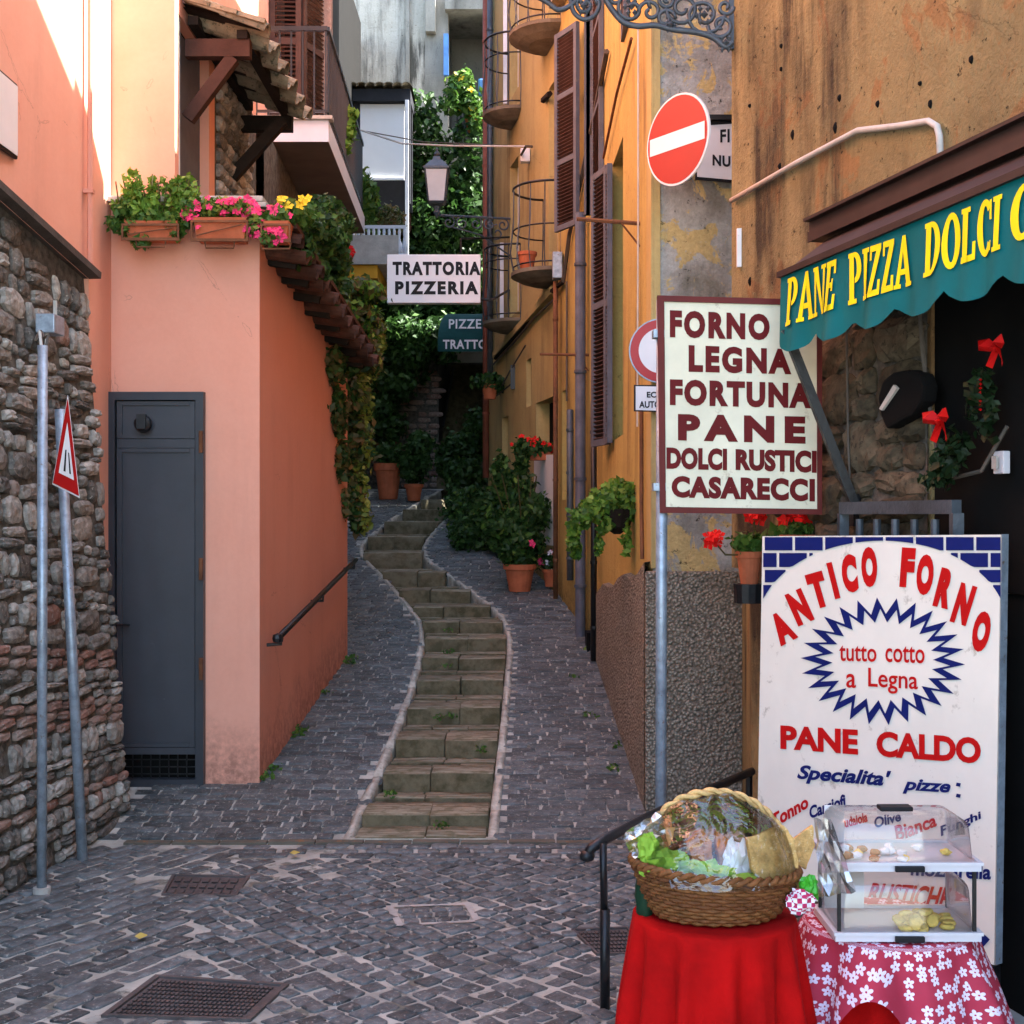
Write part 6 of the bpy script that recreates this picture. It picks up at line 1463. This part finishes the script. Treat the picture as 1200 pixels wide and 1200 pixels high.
for i in range(2*n):
    a = PI*i/n+.05; k = 1.0 if i % 2 == 0 else .74
    outp.append((cx+322*k*math.cos(a), cy+250*k*math.sin(a))); k2 = .82 if i % 2 == 0 else .61
    a2 = a+.035; inp.append((cx+322*k2*math.cos(a2)*(1), cy+250*k2*math.sin(a2)))
for i in range(2*n):
    j = (i+1) % (2*n); pp_.poly(m, [L_(*outp[i]), L_(*outp[j]), L_(*inp[j]), L_(*inp[i])], .003)
m.build('starburst', 'poster_blue', po); m = MB(); pp_.poly(m, [(1137, 1080), (1160, 1101), (1152, 1110), (1134, 1092)], .003)
m.build('blue_wedge', 'poster_blue', po)
m = MB(); pp_.slab(m, [(1174.6, 626), (1174, 626), (1166.5, 1131), (1167, 1131)], .03, .004); m.build('edge_strip', 'galvanised', po)
m = MB(); pp_.slab(m, [(1150, 1131), (1165, 1133), (1165, 1215), (1150, 1210)], .03); m.build('leg', 'black_iron', po); m = MB(); pp_.slab(m, [(888, 1031), (902, 1034), (902, 1085), (888, 1080)], .03); m.build('leg', 'black_iron', po)

# ---- geranium pot on bracket beside the board
c = P(878, 684, 5.35); t = pot('geranium_pot', 'terracotta geranium pot on a dark holder between the roughcast wall and the white board', c, .055, .135)
m = MB(); m.lathe([(.062, -.08), (.066, 0), (.05, .0), (.05, -.07)], tuple(c), 14); m.build('holder', 'black_iron', t)
leaves('foliage', t, 'leaf_mid', [(c+Vector((.01, 0, .165)), (.08, .07, .04)), (c+Vector((.10, -.05, .17)), (.06, .06, .04))], 420, .03, 52)
flowers('blossoms', t, 'petal_red', [P(836+du, 632+dv, 5.3) for du, dv in ((0, 0), (-5, -3), (5, 4), (-6, 5), (2, -6), (7, -4), (-2, 4))]+[P(u, v, 5.3) for u, v in ((878, 607), (884, 604), (895, 606), (890, 609))], .026)
m = MB(); m.tube([c+Vector((0, 0, .12)), P(850, 650, 5.3), P(838, 636, 5.3)], .004, 4); m.tube([c+Vector((0, 0, .12)), P(884, 620, 5.3), P(884, 607, 5.3)], .004, 4); m.build('stem', 'stem', t)
m = MB(); m.tube([c+Vector((0, 0, -.03)), Vector((wl(c.y+.1), c.y+.1, c.z-.03))], .01, 5); m.build('arm', 'black_iron', t)
t = thing('geranium', 'red geranium heads along the wall below the bakery sign', 'plant', tuple(P(930, 612, 5.2)))
flowers('blossoms', t, 'petal_red', [P(u, v, 5.2) for u, v in ((925, 607), (935, 606), (944, 609), (950, 606), (958, 607), (918, 610), (962, 610))], .028); leaves('foliage', t, 'leaf_mid', [(P(935, 622, 5.2), (.1, .05, .03))], 160, .028, 53)
m = MB(); m.box(P(915, 645, 5.15), P(968, 626, 5.3)); m.build('trough', 'terracotta', t, bevel=.006)

# ---- black handrail in front
Yh = 4.17; hr = thing('handrail', 'curved black handrail on a thin post beside the red tablecloth', 'handrail', tuple(P(712, 1180, Yh)))
pts = [P(688, 1003, Yh), P(693, 994, Yh), P(708, 984, 4.2), P(760, 957, 4.4), P(820, 930, 4.75), P(881, 904, 5.2)]
m = MB(); m.tube(pts, .017, 10); m.build('rail', 'black_iron', hr, smooth=True)
m = MB(); m.lathe([(0, -.022), (.022, -.012), (.026, 0), (.02, .014), (0, .02)], tuple(pts[0]), 12); m.build('end_knob', 'black_iron', hr, smooth=True)
px = P(709, 1180, Yh).x; zt_ = P(709, 985, Yh).z
m = MB(); m.tube([(px, Yh, -.02), (px, Yh, .32)], .0165, 10); m.tube([(px-.003, Yh, .32), (px-.006, Yh, zt_-.01)], .0125, 10); m.build('post', 'black_iron', hr, smooth=True)
m = MB(); m.tube([P(878, 906, 5.18), (P(878, 906, 5.18).x, 5.2, 0)], .014, 8); m.build('far_post', 'black_iron', hr)
# pale concrete doorstep
m = MB(); m.prism([(.30, 3.2), (.335, 4.12), (.40, 4.20), (1.05, 4.85), (1.4, 4.6), (1.9, 3.0)], -.03, .07); o = m.build('doorstep', 'concrete', None, bevel=.012); tag(o, 'pale concrete doorstep of the bakery under the cloth covered tables', 'step')

# ---- tables with cloths
def cloth(name, mat, c, r, ztop, zbot, flare, folds, amp, parent, seed=0, hem=None, square=0.0):
    N = 120; J = 26; me = bpy.data.meshes.new(name); vs = []; uv = []
    rr = random.Random(seed); ph = [rr.uniform(0, 6.28) for _ in range(4)]
    rows = [(k*r/6, 0) for k in range(1, 7)]+[(r, h) for h in np.linspace(.012, 1, J)]
    for ra, h in rows:
        for i in range(N):
            a = 2*PI*i/N; zb = zbot(a) if callable(zbot) else zbot; H = ztop-zb
            f = amp*(min(1, h*2.2))**.8*(math.cos(folds*a+ph[0]+.6*math.sin(2*a+ph[3]))+.45*math.cos((folds*2-3)*a+ph[1])+.3*math.cos(5*a+ph[2]))
            q = ra+(flare*h+f if h > 0 else 0)+(0 if h == 0 else .004)
            sq = 1+square*(abs(math.cos(a))**4+abs(math.sin(a))**4-1)*-1
            z = ztop-(H*h if h > .02 else .006*(h > 0))
            vs.append((c[0]+q*math.cos(a)*sq, c[1]+q*math.sin(a)*sq, z))
            if h == 0: uv.append((ra*math.cos(a), ra*math.sin(a)))
            else: uv.append((a*r*1.1+3, H*h))
    fs = [(j*N+i, j*N+(i+1) % N, (j+1)*N+(i+1) % N, (j+1)*N+i) for j in range(len(rows)-1) for i in range(N)]+[tuple(range(N))]
    off = wpos(parent) if parent else Vector(c); me.from_pydata([(x-off.x, y-off.y, z-off.z) for x, y, z in vs], [], fs)
    l = me.uv_layers.new(name='UVMap')
    for p in me.polygons:
        p.use_smooth = True
        us = [uv[me.loops[k].vertex_index] for k in p.loop_indices]; wrap = max(x for x, _ in us)-min(x for x, _ in us) > .8 and p.index < len(fs)-1 and us[0][0] > 2
        for k, (x, y) in zip(p.loop_indices, us): l.data[k].uv = (x+2*PI*r*1.1 if wrap and x < 3.4 else x, y)
    me.materials.append(MATS[mat]); me.update(); o = bpy.data.objects.new(name, me); C.objects.link(o)
    if parent: o.parent = parent
    else: o.location = off
    return o
def table(label, c, r, z):
    t = thing('small_table', label, 'table', (c[0], c[1], .07)); m = MB(); m.lathe([(r-.02, z-.03), (r, z-.028), (r, z-.006), (r-.01, z-.004)], (c[0], c[1], 0), 28); m.build('tabletop', 'wood_brown', t)
    for k in range(4):
        a = PI/4+k*PI/2; m = MB(); m.tube([(c[0]+math.cos(a)*r*.6, c[1]+math.sin(a)*r*.6, z-.03), (c[0]+math.cos(a)*r*.8, c[1]+math.sin(a)*r*.8, .07)], .014, 8); m.build('leg', 'wood_brown', t)
c1 = (.485, 3.08); z1_ = .645; table('small round table hidden under the plain red cloth', c1, .185, z1_)
o = cloth('tablecloth', 'red_cloth', (*c1, .1), .19, z1_, .10, .05, 13, .022, None, 3); tag(o, 'plain bright red tablecloth hanging in folds under the wicker basket', 'tablecloth')
c2 = (.945, 3.22); z2_ = .578; table('small table hidden under the flowered pink cloth', c2, .19, z2_)
o = cloth('tablecloth', 'red_cloth', (*c2, .1), .192, z2_, .10, .055, 9, .008, None, 5); tag(o, 'red under-cloth showing below the scalloped flowered cloth', 'tablecloth')
def hemf(a):
    d = (a-PI*1.44); d = (d+PI) % (2*PI)-PI; return .29+.135*math.exp(-(d/.30)**2) if abs(d) < 1.2 else .29
def hemf(a):
    d = ((a-PI*1.375)+PI) % (2*PI)-PI; return .28+.215*max(0, 1-(d/.40)**2)
o = cloth('tablecloth', 'floral_cloth', (*c2, .25), .203, z2_+.003, hemf, .115, 10, .016, None, 7); tag(o, 'pinkish red tablecloth printed with white blossoms under the display case', 'tablecloth')

# ---- wicker basket
bc = Vector((.485, 3.06, z1_+.004)); bs = thing('wicker_basket', 'oval wicker basket with a hooped handle standing on the red cloth', 'basket', tuple(bc))
rx, ry = .195, .135; Hb = .105; m = MB(); rows = 13; N = 96; st_ = 24
tilt = lambda x: -.012*(x/rx)
def bask(a, h, off=0): k = .72+.28*h**.7; return Vector((bc.x+(rx*k+off)*math.cos(a), bc.y+(ry*k+off)*math.sin(a), bc.z+.006+Hb*h+tilt(rx*k*math.cos(a))*h*1.0))
for j in range(rows):
    h = j/(rows-1); pts = [bask(2*PI*i/N, h, .0042*math.cos(PI*(i*st_*2/N))*(1 if j % 2 else -1)+.001*rnd.uniform(-1, 1)) for i in range(N+1)]; m.tube(pts, .0052, 5, caps=False)
m.build('weave', 'wicker', bs, smooth=True, kind='stuff')
m = MB()
for k in range(st_*2): a = PI*k/st_; m.tube([bask(a, 0), bask(a, .5), bask(a, 1.02)], .0035, 5)
m.build('stakes', 'wicker', bs, kind='stuff')
m = MB()
for ph in (0, PI): m.tube([bask(2*PI*i/160, 1.06, .006*math.cos(i*.9+ph))+Vector((0, 0, .006*math.sin(i*.9+ph))) for i in range(161)], .0065, 6, caps=False)
m.build('rim', 'wicker', bs, smooth=True)
m = MB(); fl = [bask(2*PI*i/40, .0)+Vector((0, 0, .004)) for i in range(40)]; m.add(fl, [tuple(range(40))]); m.lathe([(.70, 0), (.94, .085)], (0, 0, 0), 40, M=Matrix.Translation(bc+Vector((0, 0, .008)))@Matrix.Diagonal((rx*.97, ry*.97, 1, 1))); m.build('lining', 'green_paper', bs)
for ph, mt in ((0, 'wicker_light'), (PI, 'wicker_light')):
    m = MB(); pts = []
    for i in range(90):
        a = PI*i/89; y = bc.y+.01; x = bc.x+.0+math.cos(a)*(rx*.93); z = bc.z+.085+math.sin(a)**.85*.205
        pts.append(Vector((x+.0055*math.cos(i*.55+ph)*math.cos(a), y+.0055*math.sin(i*.55+ph), z+.0055*math.cos(i*.55+ph)*math.sin(a))))
    m.tube(pts, .0062, 6); m.build('handle', mt, bs, smooth=True)
# goods in the basket, each a thing
def lump(name, mat, c, r, seed, parent=None, amp=.3, freq=9, sub=3, smooth=False):
    bm = bmesh.new(); bmesh.ops.create_icosphere(bm, subdivisions=sub, radius=1)
    for v in bm.verts:
        k = 1+amp*mnoise.noise(v.co*freq*.35+Vector((seed*3.1, seed, 0)))+amp*.6*mnoise.noise(v.co*freq+Vector((seed, 2, 0))); v.co = Vector((v.co.x*r[0], v.co.y*r[1], v.co.z*r[2]))*k
    me = bpy.data.meshes.new(name); bm.to_mesh(me); bm.free(); me.materials.append(MATS[mat])
    if smooth: me.polygons.foreach_set('use_smooth', [True]*len(me.polygons))
    o = bpy.data.objects.new(name, me); C.objects.link(o); o.location = Vector(c)-(wpos(parent) if parent else Vector((0, 0, 0)))
    if parent: o.parent = parent
    return o
def bread(label, quad, Y, th, mat='bread'):
    pl = Plane(P(*quad[0], Y), (1, .15, 0), (0, .25, 1)); bm = bmesh.new(); m = MB(); pts = []
    n = len(quad)
    for i in range(n):
        a, b = quad[i], quad[(i+1) % n]
        for k in range(5): pts.append((a[0]+(b[0]-a[0])*k/5+rnd.uniform(-1.2, 1.2), a[1]+(b[1]-a[1])*k/5+rnd.uniform(-1.2, 1.2)))
    pl.slab(m, pts, th); o = m.build('flatbread', mat, None, bevel=.006); return tag(o, label, 'bread')
bread('large golden flatbread slab standing at the right of the basket', [(876, 982), (918, 966), (932, 985), (940, 1044), (900, 1046), (882, 1018)], 3.04, .018)
bread('dark crusted bread wedge standing left of centre in the basket', [(806, 985), (822, 970), (834, 985), (838, 1025), (815, 1022)], 3.06, .02, 'crust')
bread('brown flatbread leaning behind the white paper in the basket', [(838, 972), (856, 985), (868, 1025), (846, 1028)], 3.10, .02, 'crust')
bread('pale flatbread end poking out beyond the right side of the handle', [(928, 985), (952, 966), (956, 990), (944, 1018), (930, 1010)], 3.12, .015)
bread('long brown loaf end poking out beyond the left side of the handle', [(735, 985), (765, 965), (792, 970), (785, 990), (762, 1003), (742, 998)], 3.10, .03, 'bread')
tag(lump('tissue_paper', 'green_paper', P(778, 1014, 3.03), (.06, .05, .04), 1, amp=.5), 'bright green tissue paper at the left rim of the basket', 'tissue paper')
tag(lump('tissue_paper', 'green_paper', P(822, 1026, 3.02), (.075, .05, .032), 2, amp=.5), 'green tissue paper heaped in the middle of the basket', 'tissue paper')
tag(lump('tissue_paper', 'green_paper', P(876, 1038, 3.04), (.075, .04, .026), 5, amp=.5), 'flattened green tissue paper along the front right of the basket', 'tissue paper')
tag(lump('bow_ribbon', 'green_ribbon', P(948, 1040, 3.0), (.022, .02, .028), 3, amp=.4), 'small green ribbon bow at the right end of the basket rim', 'ribbon')
tag(lump('paper_bow', 'green_paper', P(760, 995, 3.02), (.024, .02, .038), 8, amp=.4), 'pale green paper tuft sticking up by the left foot of the handle', 'ribbon')
tag(lump('napkin', 'napkin', P(862, 1020, 3.08), (.035, .02, .07), 4, amp=.7), 'crumpled white paper between the breads in the basket', 'paper')
tag(lump('bottle_bag', 'dark_green', P(755, 1050, 3.08), (.022, .03, .07), 6, amp=.2, smooth=True), 'dark green plastic hanging at the left side of the basket', 'bag')
tag(lump('check_napkin', 'check_cloth', P(938, 1056, 2.97), (.032, .02, .026), 7, amp=.5), 'red and white checked cloth knotted over the right rim of the basket', 'napkin')
# cellophane wrap
bm = bmesh.new(); bmesh.ops.create_uvsphere(bm, u_segments=56, v_segments=28, radius=1)
for v in list(bm.verts):
    if v.co.z < -.02: bm.verts.remove(v)
for v in bm.verts:
    nz = mnoise.noise(v.co*2.6+Vector((4, 1, 0)))*.10+mnoise.noise(v.co*8)*.045+abs(mnoise.noise(v.co*5+Vector((1, 7, 3))))*.08
    e = abs(v.co.x); v.co = Vector((v.co.x*(.176+.012*e), v.co.y*(.145-.02*v.co.z), v.co.z*.188))*(1+nz*.9)
me = bpy.data.meshes.new('cellophane'); bm.to_mesh(me); bm.free(); me.materials.append(MATS['cellophane']); me.polygons.foreach_set('use_smooth', [True]*len(me.polygons))
o = bpy.data.objects.new('cellophane', me); C.objects.link(o); o.location = bc+Vector((0, .0, .095)); tag(o, 'clear crinkled cellophane wrapped over the basket and its handle', 'wrapping')
clear('cellophane_glare', .42, (.95, .95, .95), .22)  # film made more reflective to stand for white glare
def wing(label, pts, Y, seed):
    pl = Plane(P(*pts[0], Y), (1, .3, 0), (0, 0, 1)); m = MB(); rr = random.Random(seed); n = 7
    a, b, c_, d_ = pts; vs = []
    for j in range(n+1):
        for i in range(n+1):
            s, t = i/n, j/n; u = (a[0]*(1-s)+b[0]*s)*(1-t)+(d_[0]*(1-s)+c_[0]*s)*t; v = (a[1]*(1-s)+b[1]*s)*(1-t)+(d_[1]*(1-s)+c_[1]*s)*t
            vs.append(pl.hit(u+rr.uniform(-1.5, 1.5), v+rr.uniform(-1.5, 1.5), rr.uniform(-.012, .012)))
    m.add(vs, [(j*(n+1)+i, j*(n+1)+i+1, (j+1)*(n+1)+i+1, (j+1)*(n+1)+i) for j in range(n) for i in range(n)]); return tag(m.build('cellophane_end', 'cellophane_glare', None), label, 'wrapping')
wing('crumpled white glinting cellophane tail at the right of the basket', [(955, 958), (975, 962), (1003, 1045), (960, 1052)], 2.98, 1); wing('thin cellophane tail sticking out at the left of the basket', [(728, 978), (775, 948), (785, 1000), (745, 1012)], 3.02, 2)

# ---- display case: two stacked trays with clear lids
dc = Vector((.945, 3.16, z2_+.008))
def case(z, label, w=.348, d=.22, hl=.118):
    t = thing('pastry_case', label, 'pastry case', (dc.x, dc.y, z), 'stacked pastry cases'); x0, x1, y0, y1 = dc.x-w/2, dc.x+w/2, dc.y-d/2, dc.y+d/2
    m = MB(); m.box((x0, y0, z), (x1, y1, z+.014)); m.box((x0-.004, y0-.004, z+.0145), (x1+.004, y0+.006, z+.022)); m.box((x0-.004, y1-.006, z+.0145), (x1+.004, y1+.004, z+.022)); m.box((x0-.004, y0+.0065, z+.0145), (x0+.006, y1-.0065, z+.022)); m.box((x1-.006, y0+.0065, z+.0145), (x1+.004, y1-.0065, z+.022)); m.build('tray', 'tray_white', t)
    bm = bmesh.new(); bmesh.ops.create_cube(bm, size=1)
    for v in bm.verts: v.co = Vector((v.co.x*(w-.02)*(1 if v.co.z < 0 else .955), v.co.y*(d-.02)*(1 if v.co.z < 0 else .9), v.co.z*hl))
    bm.edges.ensure_lookup_table(); up = [e for e in bm.edges if not all(v.co.z < 0 for v in e.verts)]; bmesh.ops.bevel(bm, geom=up, offset=.028, segments=4, affect='EDGES', profile=.5)
    bmesh.ops.delete(bm, geom=[f for f in bm.faces if f.normal.z < -.9], context='FACES')
    me = bpy.data.meshes.new('lid'); bm.to_mesh(me); bm.free(); me.polygons.foreach_set('use_smooth', [True]*len(me.polygons)); me.materials.append(MATS['clear_plastic']); o = bpy.data.objects.new('lid', me); C.objects.link(o); o.parent = t; o.location = (0, 0, .022+hl/2)
    m = MB(); m.box((dc.x-.035, y0-.016, z+.002), (dc.x+.035, y0-.0045, z+.016)); m.build('handle', 'letter_black', t, bevel=.003)
    return t, (x0, x1, y0, y1)
tA, bx = case(dc.z, 'lower clear pastry case with yellow biscuits inside, on the flowered cloth')
rs3 = random.Random(9); m = MB(); Bm = bmesh.new()
for i in range(26):
    x = rs3.uniform(.945+.0, .945+.135); z = dc.z+.018+rs3.uniform(0, .028)*math.exp(-((x-1.0)/.05)**2); a = rs3.uniform(0, 6.3)
    m = MB(); m.lathe([(.004, -.006), (.016, -.005), (.019, .0), (.015, .006), (.003, .003)], (0, 0, 0), 10, M=Matrix.Translation((x, rs3.uniform(3.07, 3.2), z))@Matrix.Rotation(rs3.uniform(-.7, .7), 4, 'X')@Matrix.Rotation(a, 4, 'Z')@Matrix.Diagonal((1, .8, 1, 1))); o = m.build('biscuit', 'pastry', None, smooth=True); tag(o, 'small yellow biscuit in the heap at the right of the lower pastry case', 'biscuit', 'biscuits in the lower pastry case')
z3 = dc.z+.167
for x in (bx[0]+.012, bx[1]-.012):
    for y in (bx[2]+.015, bx[3]-.015): m = MB(); m.bar((x, y, dc.z+.02), (x, y, z3), .008); m.build('corner_post', 'black_iron', tA)
tB, bx = case(z3, 'upper clear pastry case with a few sweets, stacked on the lower one', hl=.098)
m = MB(); m.box((dc.x-.04, dc.y-.02, z3+.122), (dc.x+.04, dc.y+.02, z3+.133)); m.build('top_handle', 'letter_black', tB, bevel=.003)
for i in range(16):
    x = dc.x+rs3.uniform(-.155, .12); o = lump('sweet', rs3.choice(('crust', 'pastry', 'napkin')), (x, rs3.uniform(3.07, 3.2), z3+.024), (.013, .011, .009), i, amp=.4, sub=2); tag(o, 'small wrapped sweet on the tray of the upper pastry case', 'sweet', 'sweets in the upper pastry case')
for z, w_, nm in ((dc.z+.03, .10, 'lower'), (z3+.03, .05, 'upper')):
    m = MB(); m.box((bx[0]+.02, bx[3]-.03, z-.008), (bx[0]+.02+w_, bx[3]-.026, z+.085)); o = m.build('price_card', 'sign_white', None); tag(o, 'white paper card standing inside the %s pastry case' % nm, 'card')
# fallen leaves on the setts
for u, v, lab in ((166, 1104, 'yellow fallen leaf on the cobbles left of the middle'), (346, 1005, 'brown fallen leaf on the pale mortar near the drain strip')):
    p = G(u, v); m = MB(); m.add([p+Vector((dx*.03, dy*.03, .022+dz*.01)) for dx, dy, dz in ((0, -1, 0), (.8, -.3, .5), (.5, .7, 0), (-.4, .9, .6), (-.9, 0, 0))], [(0, 1, 2, 3, 4)]); tag(m.build('fallen_leaf', 'yellow_leaf', None), lab, 'leaf')
